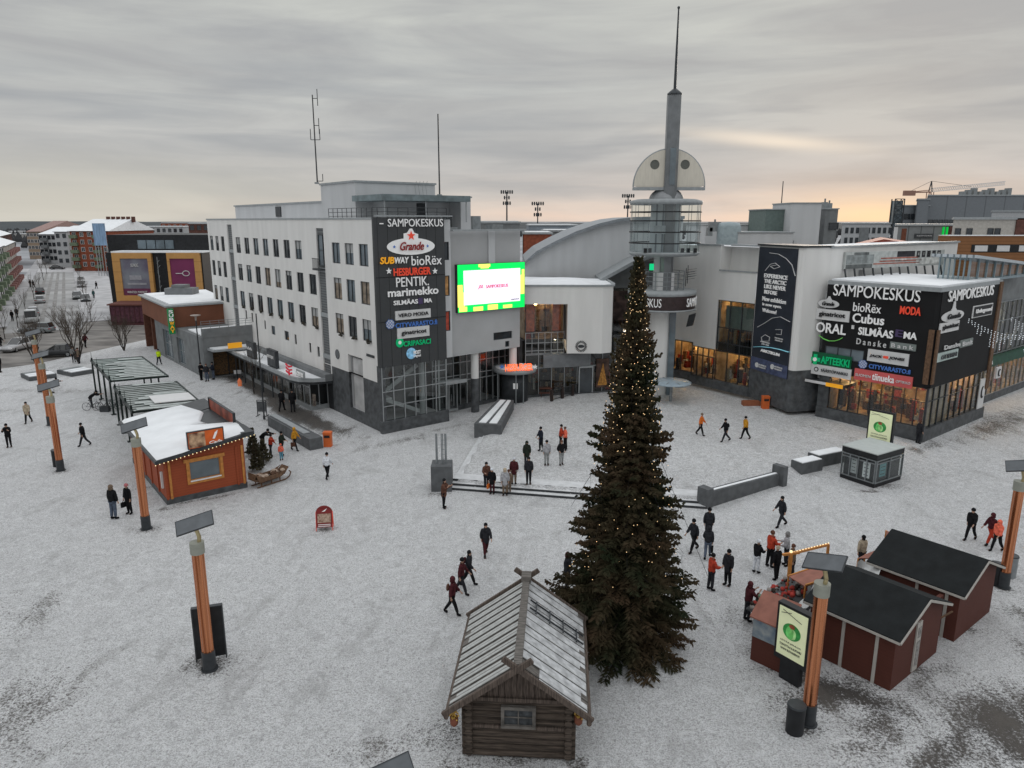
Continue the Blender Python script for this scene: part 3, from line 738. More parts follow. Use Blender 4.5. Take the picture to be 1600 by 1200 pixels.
# LED screen
MC = MR@Matrix.Translation((0, .35, 0))
x0 = on(MC, 711, 450)[0]; x1 = on(MC, 816, 445)[0]; z1 = on(MC, 763, 411)[1]; z0 = on(MC, 763, 484)[1]
q = MB(MC); q.box(x0, x1, -.35, 0, z0, z1); scr = part('led_screen', q, M_dgrey, office, 'lit advertising screen with green and yellow border')
def scrp(name, x, X, z, Z, m, y): 
    q = MB(MC); dx, dz = x1-x0, z1-z0; q.box(x0+dx*x, x0+dx*X, y-.004, y, z0+dz*z, z0+dz*Z); return part(name, q, m, scr)
def em(n, c, s): return mat(n, c, .5, var=.03, emit=s)
scrp('border', .004, .996, .006, .994, em('led_green', (.0, .72, .10), 1.0), -.352)
yl = em('led_yellow', (.95, .85, .15), 1.0)
for r in ((.3, .47, .93, .99), (.0, .10, .12, .42), (.0, .07, .42, .58), (.02, .13, .02, .12), (.22, .36, .01, .10), (.43, .58, .01, .12), (.66, .80, .02, .09), (.93, .992, .30, .72), (.95, .99, .72, .84), (.33, .45, .90, .93)):
    scrp('border', *r, yl, -.358)
scrp('display', .085, .925, .15, .87, mat('led_white', (.80, .76, .88), .5, var=.08, scale=.5, emit=.95), -.364)
dx = x1-x0; dz = z1-z0
lt = text(scr, MC, 'SAMPOKESKUS', x0+dx*.40, x0+dx*.73, z0+dz*.48, z0+dz*.55, em('led_pink', (.6, .15, .25), .6), y=-.40); text(scr, MC, 'JSL', x0+dx*.28, x0+dx*.36, z0+dz*.47, z0+dz*.56, MATS['led_pink'], y=-.40, shear=.4)
text(scr, MC, 'sampokeskus.fi', x0+dx*.78, x0+dx*.9, z0+dz*.185, z0+dz*.21, M_signk, y=-.39)
# roofs: snow, parapet trims, penthouse
def abox(a0, a1, b0, b1, z0, z1, mb): mb.prism([tuple(AB(a, b)[:2]) for a, b in ((a0, b0), (a0, b1), (a1, b1), (a1, b0))], z0, z1)
q = MB(); abox(.3, LA, .3, 6.2, ZT-.4, ZT-.15, q); abox(1, 9, 6.2, 13.6, 14.6, 14.95, q); part('roof', q, M_snow, office)
q = MB(); abox(-.0, LA+.1, -.06, .32, ZT, ZT+.14, q); abox(-.35, -.0, -.06, 6.5, ZT+.2, ZT+.3, q); abox(-.42, -.05, 6.5, 13.8, 15.2, 15.34, q); abox(LA, LA+.3, .3, 8, ZT-.6, ZT+.14, q); part('parapet', q, M_trim, office)
q = MB(); q.quad(AB(LA, 0, 0), AB(LA, 0, ZT), AB(LA, 12, ZT), AB(LA, 12, 0)); part('wall', q, M_white2, office)
ph = MB(); abox(13, 39.5, 2.6, 9, ZT-.3, 17.6, ph); P1 = part('penthouse', ph, M_white2, office)
q = MB(); abox(12.9, 39.7, 2.5, 9, 17.6, 17.75, q); part('roof_edge', q, M_trim, P1)
wq = MB(ML); wq.box(15.6, 17.0, 2.5, 2.6, 16.4, 17.4); part('vent_grille', wq, M_dgrey, P1)
ph = MB(); abox(6.4, 13, 1.7, 9.2, ZT-.3, 19.0, ph); P2 = part('penthouse', ph, M_white2, office)
q = MB(); abox(6.3, 13.1, 1.6, 9.3, 19.0, 19.15, q); part('roof_edge', q, M_trim, P2)
ph = MB(); abox(4.5, 6.4, 3.2, 9.4, ZT-.3, 17.5, ph); abox(2.8, 5, 9.4, 10.4, ZT-1.6, 17.85, ph); P3 = part('penthouse', ph, M_white2, office)
q = MB(); abox(2.7, 5.1, 9.3, 10.5, 17.85, 17.97, q); part('roof_edge', q, M_trim, P3)
q = MB(); abox(1.2, 6.4, 1.4, 9.3, 17.5, 17.95, q); part('roof_canopy', q, mat('verdigris_panel', (.16, .20, .21), .6, var=.3, scale=1.5), office)
q = MB()
for b_ in (1.6, 5.2, 9.0): q.tube(AB(1.4, b_, ZT-.2), AB(1.4, b_, 17.5), .05)
part('canopy_post', q, M_trim, office)
dq = MB(); abox(4.44, 4.5, 6.2, 7.0, ZT-.1, 17.4, dq); part('door', dq, M_dgrey, office)
rl = MB()
for z in (.25, .55, .85): rl.tube(AB(8.6, .35, ZT+z), AB(.2, .35, ZT+z), .022, n=5); rl.tube(AB(.2, .35, ZT+z), AB(.2, 6.3, ZT+z), .022, n=5)
for i in range(11): rl.tube(AB(.2+.84*i, .35, ZT), AB(.2+.84*i, .35, ZT+.86), .025, n=5)
for i in range(8): rl.tube(AB(.2, .35+.85*i, ZT), AB(.2, .35+.85*i, ZT+.86), .025, n=5)
part('railing', rl, M_dgrey, office)
# shop arcade along the foot of the left facade, snow on its canopy roof
q = MB(ML)
pr = [(0, -2.7), (LA-11.5, -2.7), (LA-10.4, -2.4), (LA-9.4, -1.5), (LA-9.0, 0), (0, 0)]
q.prism(pr, 2.35, 2.6); cn = part('arcade_canopy', q, M_dgrey, office)
q = MB(ML); q.prism([(0, -2.8), (LA-11.4, -2.8), (LA-10.2, -2.5), (LA-9.3, -1.6), (LA-8.9, -.6), (LA-9.1, -.6), (LA-9.5, -1.5), (LA-10.5, -2.3), (LA-11.6, -2.6), (0, -2.6)], 2.6, 2.9); part('canopy_edge', q, M_trim, cn)
q = MB(ML); q.prism([(0, -2.55), (LA-11.6, -2.55), (LA-10.6, -2.25), (LA-9.7, -1.5), (LA-9.4, -.7), (0, -.7)], 2.6, 2.82); part('snow_cover', q, M_snow, cn)
q = MB(ML); q.box(0, LA-8.9, -.65, -.02, 2.6, 3.2); part('gutter_wall', q, M_grey, cn)
q = MB(ML)
for x in [2.0+2.6*i for i in range(12)]: q.box(x-.05, x+.05, -2.6, -2.5, GZ, 2.35)
part('canopy_post', q, M_dgrey, cn)
random.seed(4)
sh = MB(ML); lit = MB(ML); fr_ = MB(ML)
for i in range(18):
    x = 1.0+i*1.75
    if x > LA-10: break
    fr_.box(x-.04, x+.04, -1.7, -1.6, GZ, 2.35)
    for j in range(3):
        x_ = x+.1+random.random()*1.2; lit.box(x_, x_+.35, -1.5, -1.3, .4, 1.0+random.random())
fr_.box(.5, LA-10, -1.7, -1.6, 2.0, 2.1); fr_.box(.5, LA-10, -1.72, -1.6, GZ, .4); fr_.box(LA-10, LA-9.9, -1.7, 0, GZ, .4)
for yy in (-1.7, -.9, -.1): fr_.box(LA-10, LA-9.92, yy, yy+.08, .4, 2.35)
sf = part('shop_front', fr_, M_alu, office)
q = MB(ML); q.quad((.5, -1.65, .4), (LA-10, -1.65, .4), (LA-10, -1.65, 2.35), (.5, -1.65, 2.35)); q.quad((LA-9.96, -1.65, .4), (LA-9.96, 0, .4), (LA-9.96, 0, 2.35), (LA-9.96, -1.65, 2.35)); part('pane', q, M_clearg, sf)
part('display', lit, mat('shop_display', (.28, .24, .2), .7, var=.8, scale=5, col2=(.06, .05, .05)), sf)
# signs standing on the canopy
M_emb = mat('sign_crimson', (.55, .02, .04), .5, var=.05, emit=.2)
q = MB(ML)
for z in (3.2, 3.5, 3.8): q.bar((LA-12.7, -2.6, z), (LA-12.0, -2.6, z-.16), .06, .16); q.bar((LA-11.3, -2.6, z), (LA-12.0, -2.6, z-.16), .06, .16)
q.box(LA-12.07, LA-11.93, -2.64, -2.56, 2.9, 3.3); part('sign_emblem', q, M_emb, cn, 'crimson stacked chevron emblem')
q = MB(ML); q.box(LA-11.0, LA-9.2, -2.35, -2.28, 3.0, 3.6); o_ = part('sign_panel', q, M_trim, cn); text(o_, ML, 'S-CENTER', LA-10.9, LA-9.3, 3.12, 3.48, M_signw, y=-2.42)
for x, s in ((LA-17.6, 'BOUTIQUE'), (LA-23.4, 'Kahvila')):
    q = MB(ML); q.box(x, x+2.2, -2.5, -2.2, 2.9, 4.5); o_ = part('sign_board', q, M_dgrey, cn)
    q = MB(ML); q.box(x+.12, x+2.08, -2.52, -2.5, 3.05, 4.38); part('sign_face', q, M_stone, o_); text(o_, ML, s, x+.3, x+1.9, 3.7, 4.0, M_signp, y=-2.56)
# rooftop vents
for r_ in ((4.2, 5.1, 8.7, 9.4, 14.9, 16.4), (3.6, 4.5, 11.2, 12, 14.9, 16.4), (1.2, 2.2, 11.5, 12.6, 14.9, 15.7), (1.5, 2.0, 7.0, 8.2, 14.9, 15.5)):
    q = MB(); abox(*r_, q); part('vent', q, M_steel, office)

# masts on the roof
def mast(name, px, pyb, pyt, Y, r, label, xs=()):
    b_ = atY(px, pyb, Y); p = Vector((b_.x, b_.y, b_.z)); top = zat(p, pyt)
    q = MB(); q.tube(p, (p.x, p.y, top), r*1.3, r, 8); 
    rt = root(name, p, label, 'mast'); part('pole', q, M_dgrey, rt)
    if xs:
        q = MB()
        for f, w_, h0, h1 in xs:
            z = p.z+(top-p.z)*f; q.tube((p.x, p.y, z), (p.x+w_, p.y, z), .03, n=5); q.tube((p.x+w_, p.y, z+h0), (p.x+w_, p.y, z+h1), .035, n=5)
        part('antenna', q, M_dgrey, rt)
    q = MB(); q.box(p.x-.2, p.x+.2, p.y-.2, p.y+.2, p.z-.02, p.z+.12); part('foot', q, M_steel, rt)
    return rt
pm = AB(12.5, 2.6)
mast('radio_mast', 496, 287, 148, pm.y+1, .05, 'tall thin radio mast with side aerials on the highest penthouse roof', [(.96, .42, -.6, .75), (.66, .42, -.7, .6), (.5, .45, 0, .9), (.5, -.35, 0, .9), (.03, .5, 0, .6)])
mast('flagpole', 687, 306, 178, AB(1.4, 9).y+.5, .05, 'thin flagpole rising above the sign wall corner')
aer = root('roof_aerials', atY(660, 306, AB(5, 8).y), 'bundle of thin curved whip aerials on the penthouse roof', 'antenna')
q = MB(); p = atY(660, 308, AB(5, 8).y)
for k_ in range(4): q.path([(p.x-.5+.3*k_, p.y, p.z), (p.x-.6+.3*k_, p.y, p.z+.9), (p.x-.45+.3*k_, p.y, p.z+1.3)], .018, 4)
part('whip', q, M_steel, aer)
q = MB(); q.box(p.x-.7, p.x+.6, p.y-.1, p.y+.1, p.z-.05, p.z+.1); part('foot', q, M_dgrey, aer)
# ================================================================ RETAIL WING BETWEEN THE OFFICE AND THE TOWER
M_warmwall = mat('lit_shop_wall', (.58, .46, .32), .7, var=.6, scale=1.6, col2=(.26, .17, .10))
M_lamp = mat('ceiling_lamp', (1.0, .62, .26), .5, var=.05, emit=70)
M_lampw = mat('shop_spot', (1.0, .80, .55), .5, var=.05, emit=60)
M_floor = mat('shop_floor', (.18, .14, .11), .5, var=.3)
M_cloth = [mat('goods_%s' % n, c, .8, var=.6, scale=9) for n, c in (('dark', (.05, .05, .06)), ('red', (.32, .05, .04)), ('sand', (.35, .26, .16)), ('pale', (.5, .46, .4)), ('brown', (.16, .08, .04)))]
def shop(parent, M, x0, x1, z0, z1, depth, seed, dens=1.0, dark=False, lamps=True, y0=.3):
    """a real room behind the glass: floor, ceiling with lamps, back wall, racks of goods"""
    random.seed(seed)
    q = MB(M); a, b, c = y0, y0+depth, (z0+z1)/2
    q.quad((x0, b, z0), (x1, b, z0), (x1, b, z1), (x0, b, z1)); q.quad((x0, a, z0), (x0, b, z0), (x0, b, z1), (x0, a, z1)); q.quad((x1, a, z0), (x1, a, z1), (x1, b, z1), (x1, b, z0))
    q.quad((x0, a, z1), (x0, b, z1), (x1, b, z1), (x1, a, z1)); q.quad((x0, a, z0), (x1, a, z0), (x1, b, z0), (x0, b, z0))
    off = OFF.get(parent.name)
    r = part('shop_interior', q, MATS['lobby_dark'] if dark else M_warmwall, parent, off=off)
    g = MB(M)
    for i in range(int((x1-x0)*5*dens)):
        x = random.uniform(x0+.2, x1-.2); y = random.uniform(a+.3, b-.2); w = random.uniform(.12, .5); h = random.uniform(.3, 1.5)
        g.box(x-w/2, x+w/2, y-.12, y+.12, z0+random.choice((0, .3, .9)), min(z1-.3, z0+.3+h), random.randrange(5))
    for k in range(int((x1-x0)*2.2*dens)):
        x = random.uniform(x0+.3, x1-.6); z = z0+random.choice((1.0, 1.5, 2.0)); 
        if z < z1-.4: g.box(x, x+.5, b-.35, b-.02, z, z+.25, random.randrange(5))
    part('goods', g, M_cloth, r, off=off)['kind'] = 'stuff'
    if lamps:
        l = MB(M)
        for i in range(max(2, int((x1-x0)*1.1*dens))):
            x = random.uniform(x0+.2, x1-.2); y = random.uniform(a+.2, b-.3); l.box(x-.09, x+.09, y-.09, y+.09, z1-.14, z1-.03)
        part('ceiling_lamps', l, M_lamp if not dark else M_lampw, r, off=off)['kind'] = 'stuff'
    return r
def glazing(parent, M, x0, x1, z0, z1, nx, zs, y=0, fm=M_dgrey, pm=M_clearg, t=.05, name='glazing_frame'):
    q = MB(M)
    for i in range(nx+1):
        x = x0+(x1-x0)*i/nx; q.box(x-t/2, x+t/2, y-.08, y+.03, z0, z1)
    for z in [z0+t/2, *zs, z1-t/2]: q.box(x0+t/2, x1-t/2, y-.07, y+.02, z-t/2, z+t/2)
    off = OFF.get(parent.name); f = part(name, q, fm, parent, off=off)
    q = MB(M); q.quad((x0, y, z0), (x1, y, z0), (x1, y, z1), (x0, y, z1)); part('pane', q, pm, f, off=off)
    return f

PE = AB(0, BE)                                  # right end of the screen wall
wing = root('retail_wing', (5, 66, .4), 'low white wing with snowy roof and round clock beside the lit advertising screen', 'building')
MB_ = F((PE.x+.15, 63.0), d=(1, 0)); WB = 7.9-PE.x
q = MB(MB_); xg = 4.9-PE.x-.15
wall(q, xg, 8.85, 10.4, [], .2)
q.M = Matrix.Identity(4)
part('wall', q, M_white, wing)
bay = MB(); bay.prism([(4.9, 63), (8.0, 63), (8.9, 63.5), (9.1, 64.6), (9.1, 70), (4.9, 70)], 4.45, 10.38); part('bay', bay, M_white, wing)
q = MB(); q.prism([(PE.x+.1, 62.9), (8.1, 62.9), (9.05, 63.4), (9.25, 64.6), (9.25, 70), (9.1, 70), (8.9, 63.6), (8.0, 63.1), (PE.x+.1, 63.1)], 10.4, 10.55); part('roof_edge', q, M_trim, wing)
q = MB(); q.prism([(PE.x+.1, 63.1), (7.9, 63.1), (8.8, 63.6), (9.0, 65), (9.0, 71), (PE.x+.1, 74)], 10.0, 10.44)
q.lathe([(0.01, 10.75), (2.6, 10.68), (3.6, 10.44)], (4.6, 67.2), 24); part('roof_snow', q, M_snow, wing)
# glazed front behind: upper cafe window, galleries, ground floor
MG = F((PE.x+.3, 63.35), d=(.97, .24)); WG = 8.6
glazing(wing, MG, 0, 3.6, 6.3, 8.85, 2, [], fm=M_dgrey)
shop(wing, MG, 0, 3.6, 5.6, 8.8, 4, 3, dens=.6)
q = MB(MG)
for x in (.15, 2.6): q.box(x, x+.75, .25, .35, 6.3, 8.7)
part('curtain', q, mat('orange_banner', (.42, .09, .035), .7, var=.4, scale=3, emit=.12), wing)
glazing(wing, MG, 0, 3.6, 4.3, 6.25, 6, [4.6, 5.3], fm=M_alu)
glazing(wing, MG, 0, WG, .5, 4.25, 7, [3.0], fm=M_alu)
shop(wing, MG, -.2, WG, .5, 5.5, 5, 5, dens=.8, dark=True)
q = MB(MG); q.box(1.6, 6.0, -.35, -.1, 3.05, 4.2); part('awning_band', q, mat('grey_awning', (.17, .18, .19), .6, var=.15, scale=2), wing)
q = MB(MG); q.box(0, WG, -.15, .1, .2, .55); part('plinth', q, M_stone, wing)
q = MB(MG); q.box(5.0, 5.1, -.3, -.1, .5, 3.0); q.box(6.3, 6.4, -.3, -.1, .5, 3.0); q.box(5.1, 6.3, -.3, -.1, 2.85, 3.0); d = part('door_frame', q, M_alu, wing)
q = MB(MG); q.box(5.1, 6.3, -.2, -.15, .5, 2.85); part('door', q, M_glassd, d)
# tree poster lit beside the door
q = MB(MG); q.box(6.75, 8.0, -.14, -.08, .9, 3.6); pz = part('window_poster', q, mat('poster_dark', (.07, .04, .03), .5, var=.6, scale=2), wing)
q = MB(MG); q.add([(6.9, -.15, 1.1), (7.85, -.15, 1.1), (7.4, -.15, 3.2)], [(0, 1, 2)]); part('lit_tree', q, mat('poster_gold', (.30, .14, .03), .5, emit=.12, var=.5, scale=6), pz)
# round clock-like emblem
ck = F((6.45, 63), d=(1, 0)); cxy = on(F((0, 63), d=(1, 0)), 908, 541)
q = MB(F((0, 63), d=(1, 0)))
for i in range(22):
    a = 2*PI*i/22; q.bar((cxy[0]+.32*math.cos(a), -.04, cxy[1]+.32*math.sin(a)), (cxy[0]+.52*math.cos(a), -.04, cxy[1]+.52*math.sin(a)), .04, .06)
q.prism([(cxy[0]+.24*math.cos(PI*i/9)*1.2, cxy[1]+.14*math.sin(PI*i/9)) for i in range(18)][::-1], -.06, -.02, axis='y')
part('round_emblem', q, M_dgrey, wing)
# black rounded entrance porch with red lit lettering
po = gp(815, 630); por = root('entrance_porch', po, 'small black rounded burger entrance porch with snowy top', 'porch')
q = MB(); q.lathe([(0, po.z), (1.2, po.z), (1.2, 3.0), (0, 3.0)], (po.x-.6, po.y+1.2), 20); part('drum', q, M_dgrey, por)
q = MB(); q.lathe([(0, 3.0), (1.9, 3.0), (1.95, 3.35), (0.01, 3.38)], (po.x-.6, po.y+1.1), 28); cp = part('canopy', q, M_trim, por)
q = MB(); q.lathe([(.01, 3.46), (1.4, 3.45), (1.75, 3.38)], (po.x-.6, po.y+1.1), 28); part('snow_cover', q, M_snow, cp)
for dx in (-1.5, .1, .75):
    q = MB(); q.tube((po.x-.6+dx, po.y-.35+abs(dx)*.25, po.z-.1), (po.x-.6+dx, po.y-.35+abs(dx)*.25, 3.0), .055); part('post', q, M_steel, por)
q = MB(); q.box(po.x-.75, po.x-.35, po.y-.03, po.y+.02, 1.6, 2.1); part('notice', q, M_signw, por)
MP = F((po.x-2.6, po.y-1.1), d=(.98, .2)); a0 = on(MP, 789, 575); a1 = on(MP, 832, 570)
text(por, MP, 'HESBURGER', a0[0], a1[0], a0[1]-.28, a0[1]+.34, M_signo, bold=.05)
for px, pm in ((784, M_signb), (836, M_signw)):
    s_ = on(MP, px, 573); ell(por, MP, 0, 0, 0, 0, pm, poly=star_pts(s_[0], s_[1], .24), name='star')

# big curved roof mass of the mall behind
hall = root('mall_hall', (8, 76, 0), 'pale grey hall with a long curved roof rising behind the retail wing', 'building')
Yh = 74.0
prof = [(820, 412), (838, 396), (868, 380), (900, 365), (935, 353), (965, 346), (990, 343)]
pp = [(atY(x, y, Yh).x, atY(x, y, Yh).z) for x, y in prof]
q = MB(); q.prism([(pp[0][0], 6)]+[p for p in [(pp[-1][0]+5, 6), (pp[-1][0]+5, pp[-1][1]+.1)]]+pp[::-1], Yh, Yh+14, axis='y'); part('wall', q, M_white2, hall)
q = MB()
pp2 = pp+[(pp[-1][0]+5, pp[-1][1]+.1)]
for (xa, za), (xb, zb) in zip(pp2, pp2[1:]): q.slab((xa, Yh-.6, za+.25), (xb, Yh-.6, zb+.25), (xb, Yh+14.5, zb+.25), (xa, Yh+14.5, za+.25), .3)
part('roof', q, mat('roof_metal', (.24, .26, .28), .5, .3, var=.15), hall)
# lower slanted glass hall roof and dark entrance glazing
Ya = 70.5
e0, e1, e2 = atY(936, 434, Ya), atY(985, 407, Ya), atY(1045, 385, Ya)
q = MB(); q.slab((e0.x, Ya-1.5, e0.z), (e1.x, Ya-1.5, e1.z), (e1.x, Yh, e1.z), (e0.x, Yh, e0.z), .35); q.slab((e1.x, Ya-1.5, e1.z), (e2.x, Ya-1.5, e2.z), (e2.x, Yh, e2.z), (e1.x, Yh, e1.z), .35)
part('entrance_roof', q, M_trim, hall)
q = MB(); q.prism([(9.1, 9.6), (16, 9.6), (16, e2.z-1), (e1.x, e1.z-.5), (e0.x+.3, e0.z-.4)], Ya, Ya+.2, axis='y'); part('wall', q, M_grey, hall)
MA_ = F((9.15, Ya+.3), d=(1, 0))
glazing(hall, MA_, 0, 7.2, .4, 9.6, 8, [2.8, 5.0, 7.2], fm=M_dgrey, t=.07)
shop(hall, MA_, 0, 7.0, .4, 9.5, 7, 8, dens=1.0, dark=True)
q = MB(MA_); q.box(.6, 3.6, -.2, -.14, 6.4, 9.3); part('dark_banner', q, mat('brown_banner', (.07, .045, .04), .6, var=.7, scale=1.5), hall)
o_ = text(hall, MA_, 'Sampokeskus', 1.9, 4.9, 5.15, 5.65, mat('lit_white', (1, .95, .85), .5, emit=2.2, var=.02), y=-.25)
o_ = text(hall, MA_, 'SAMPOKESKUS', 3.3, 5.6, 2.6, 3.1, MATS['lit_white'], y=-.25)
# ---------------------------------------------------------------- lookout tower
TX, TY = 13.55, 65.0
tower = root('lookout_tower', (TX, TY, .4), 'round glass lookout tower with half-disc top, mast and name drum behind the spruce', 'tower')
def tz(py, dy=0): return zat(Vector((TX, TY+dy, 0)), py)
def lat(name, prof, m, par=None, n=36, c=(TX, TY), label=None, **k):
    q = MB(); q.lathe(prof, c, n, **k); return part(name, q, m, par or tower, label, off=OFF[tower.name])
zd0, zd1 = 8.35, 9.95
lat('column', [(1.05, 0), (1.05, zd0)], M_white)
q = MB(); q.box(TX+.6, TX+1.15, TY-1.1, TY-.8, 0, zd0); part('glass_strip', q, M_glassb, tower)
drum = lat('name_drum', [(0.01, zd0), (2.95, zd0), (2.98, zd0+.1), (3.0, zd1-.4), (3.0, zd1-.38)], mat('drum_brown', (.045, .03, .03), .5, var=.2))
lat('drum_top', [(3.0, zd1-.38), (3.05, zd1-.35), (3.05, zd1), (0.01, zd1+.08)], M_trim, drum)
lat('drum_rim', [(2.9, zd0-.12), (3.06, zd0-.12), (3.06, zd0+.02), (2.9, zd0+.02)], M_trim, drum)
def wrap_text(s, a_mid, r, z0, z1, width, m):
    me = text_mesh(s).copy(); me.materials.clear(); me.materials.append(m)
    n = len(me.vertices); a = np.zeros(n*3, 'f'); me.vertices.foreach_get('co', a); a = a.reshape(-1, 3)
    th = a_mid+(a[:, 0]-.5)*width/r; rr = r+.02+a[:, 2]
    o = np.stack([TX-OFF[tower.name].x+rr*np.sin(th), TY-OFF[tower.name].y-rr*np.cos(th), z0+(z1-z0)*a[:, 1]-OFF[tower.name].z], -1)
    me.vertices.foreach_set('co', o.astype('f').ravel()); me.update()
    ob = bpy.data.objects.new('lettering', me); COL.objects.link(ob); ob.parent = drum
for i in range(3): wrap_text('SAMPOKESKUS', R(71)+R(120)*i, 3.0, zd0+.3, zd1-.55, 3.9, M_signw)
# balcony level
zb = tz(412)
lat('core', [(.85, zd1), (.85, 13.3)], M_white2)
q = MB(); q.box(TX-.7, TX+.75, TY-1.35, TY-.9, zd1, zd1+1.6); part('equipment_box', q, M_signp, tower)
for k_, (z, r) in enumerate(((10.4, 1.95), (10.8, 1.95), (11.2, 1.95), (11.6, 1.95))):
    q = MB(); q.path([(TX+r*math.cos(2*PI*i/24), TY+r*math.sin(2*PI*i/24), z) for i in range(25)], .03, 5); part('rail', q, M_steel, tower)
for i in range(12):
    a = 2*PI*i/12; q = MB(); q.tube((TX+1.95*math.cos(a), TY+1.95*math.sin(a), zd1), (TX+1.95*math.cos(a), TY+1.95*math.sin(a), 11.6), .04, n=5); part('baluster', q, M_steel, tower)
q = MB(); q.box(TX-1.55, TX-1.2, TY-1.9, TY-1.7, 11.8, 12.35); part('green_light', q, em('green_lamp', (.0, .5, .18), .9), tower)
q = MB()
for dx, dz in ((1.95, 0), (2.1, .25)):
    q.tube((TX+dx, TY-.6, 10.3+dz), (TX+dx, TY-.6, 11.9+dz), .035, n=5)
    for j in range(4): q.tube((TX+dx, TY-.6, 10.9+.2*j+dz), (TX+dx+.8, TY-.5, 11.0+.2*j+dz), .02, n=4)
part('aerial', q, M_dgrey, tower)
# glass lantern
z0l, z1l = 13.2, 17.45
lat('lantern_floor', [(0.01, z0l-.25), (2.9, z0l-.2), (3.12, z0l), (3.12, z0l+.12), (.01, z0l+.12)], M_trim)
lat('lantern_roof', [(0.01, z1l+.05), (3.12, z1l-.08), (3.15, z1l+.25), (2.6, z1l+.38), (0.01, z1l+.42)], M_trim)
lg = lat('lantern_glass', [(3.05, z0l+.12), (3.05, z1l-.08)], glass_mat('lantern_glass', (.92, .97, .97), .96), n=40)
for z in (14.1, 15.05, 16.0, 16.75):
    lat('glass_ring', [(2.98, z-.05), (3.12, z-.05), (3.12, z+.05), (2.98, z+.05), (2.98, z-.05)], M_black, lg, n=40)
q = MB()
for i in range(16): a = 2*PI*i/16+.1; q.tube((TX+3.0*math.cos(a), TY+3.0*math.sin(a), z0l), (TX+3.0*math.cos(a), TY+3.0*math.sin(a), z1l), .025, n=4)
part('mullion', q, M_steel, lg, off=OFF[tower.name])
lat('inner_drum', [(1.3, z0l), (1.3, z1l)], lines_mat('ribbed_core', (.40, .43, .45), (.16, .18, .2), .5, (1, 0, 0), .4, .25), n=28)
q = MB(); q.box(TX-1.35, TX-.35, TY-1.95, TY-1.8, 14.9, 15.6); part('notice', q, M_trim, tower)
q = MB()
for x in (1.0, 1.5, 2.1, -2.2, -1.8): q.box(TX+x, TX+x+.25, TY-2.4, TY-2.1, z0l+.12, z0l+.5)
part('floodlight', q, M_black, tower)
lat('dome', [(1.5*math.cos(t), z1l+.35+1.05*math.sin(t)) for t in [PI/2*i/8 for i in range(9)]], mat('dome_grey', (.28, .29, .30), .5, .2), n=28)
# half-disc sails, flat plate either side of the mast with a round hole in each
zh = 18.85; rh = 3.05; TYf = TY-.9
q = MB(); nn = 40
def sail(sgn):
    hx, hz, hr = sgn*1.3, 1.85, .40; pts = []
    out = [(sgn*rh*math.cos(t), rh*math.sin(t)*1.02) for t in [PI/2*i/16 for i in range(17)]]
    out = [(sgn*.35, 0)]+out[:-1]+[(sgn*.35, rh*1.015)]
    # ring of quads from the hole to the outline
    def ray_out(a):
        best = None; d = (math.cos(a), math.sin(a))
        for (x1, y1), (x2, y2) in zip(out, out[1:]+out[:1]):
            ex, ey = x2-x1, y2-y1; den = d[0]*ey-d[1]*ex
            if abs(den) < 1e-9: continue
            t = ((x1-hx)*ey-(y1-hz)*ex)/den; u = ((x1-hx)*d[1]-(y1-hz)*d[0])/den
            if t > 0 and -1e-6 <= u <= 1+1e-6 and (best is None or t < best): best = t
        return (hx+d[0]*best, hz+d[1]*best)
    m = 48; vs = []
    for i in range(m):
        a = 2*PI*i/m; o = ray_out(a); h = (hx+hr*math.cos(a), hz+hr*math.sin(a))
        for yy in (0, .18): vs += [(TX+h[0], TYf+yy, zh+h[1]), (TX+o[0], TYf+yy, zh+o[1])]
    fs = []
    for i in range(m):
        j = (i+1) % m; A_, B_ = 4*i, 4*j
        fs += [(A_, A_+1, B_+1, B_), (A_+2, B_+2, B_+3, A_+3), (A_+1, A_+3, B_+3, B_+1), (A_, B_, B_+2, A_+2)]
    s_ = MB(); s_.add(vs, fs); return s_
M_sail = mat('cream_sail', (.62, .58, .50), .6, var=.06, scale=1, stretch=(6, 1, 1))
for sg in (-1, 1):
    sl_ = part('half_disc', sail(sg), M_sail, tower)
    q2 = MB(); q2.prism([(TX+sg*1.3+.4*math.cos(2*PI*i/20), zh+1.85+.4*math.sin(2*PI*i/20)) for i in range(20)][::-1], TYf+.06, TYf+.1, axis='y'); part('round_mesh', q2, mat('hole_mesh', (.13, .135, .12), .7, var=.3, scale=20), sl_, off=OFF[tower.name])
q = MB()
arc = [(TX+rh*1.01*math.cos(t), TYf+.09, zh+rh*1.03*math.sin(t)) for t in [PI*i/36 for i in range(37)]]
for a, b in zip(arc, arc[1:]): q.tube(a, b, .07, n=6)
q.box(TX-rh-.05, TX+rh+.05, TYf-.12, TYf+.35, zh-.28, zh-.02); q.slab((TX-rh, TYf-.1, zh-.02), (TX+rh, TYf-.1, zh-.02), (TX+rh*.6, TYf+1.6, zh-.02), (TX-rh*.6, TYf+1.6, zh-.02), .2)
part('half_disc_rim', q, M_trim, tower)
# mast
mx = TX+.05
q = MB(); q.prism([(mx-.28, TY-1.35), (mx+.3, TY-1.5), (mx+.58, TY-1.2), (mx+.58, TY-.55), (mx-.5, TY-.55), (mx-.5, TY-1.15)], zd1, 26.3); ms = part('mast', q, mat('mast_metal', (.20, .21, .22), .35, .6, var=.12, scale=1.5), tower)
q = MB(); q.lathe([(.62, 26.3), (.62, 26.4), (.2, 26.75), (.05, 26.8)], (mx+.04, TY-1.0), 12); q.tube((mx+.04, TY-1.0, 26.5), (mx+.04, TY-1.0, 33.0), .13, .06, 8); q.ball((mx+.04, TY-1.0, 33.0), .12); part('spire', q, M_dgrey, ms)
q = MB(); q.box(mx-.2, mx+.3, TY-1.56, TY-1.5, 19.0, 22.0); part('glass_panel', q, M_glassb, ms)
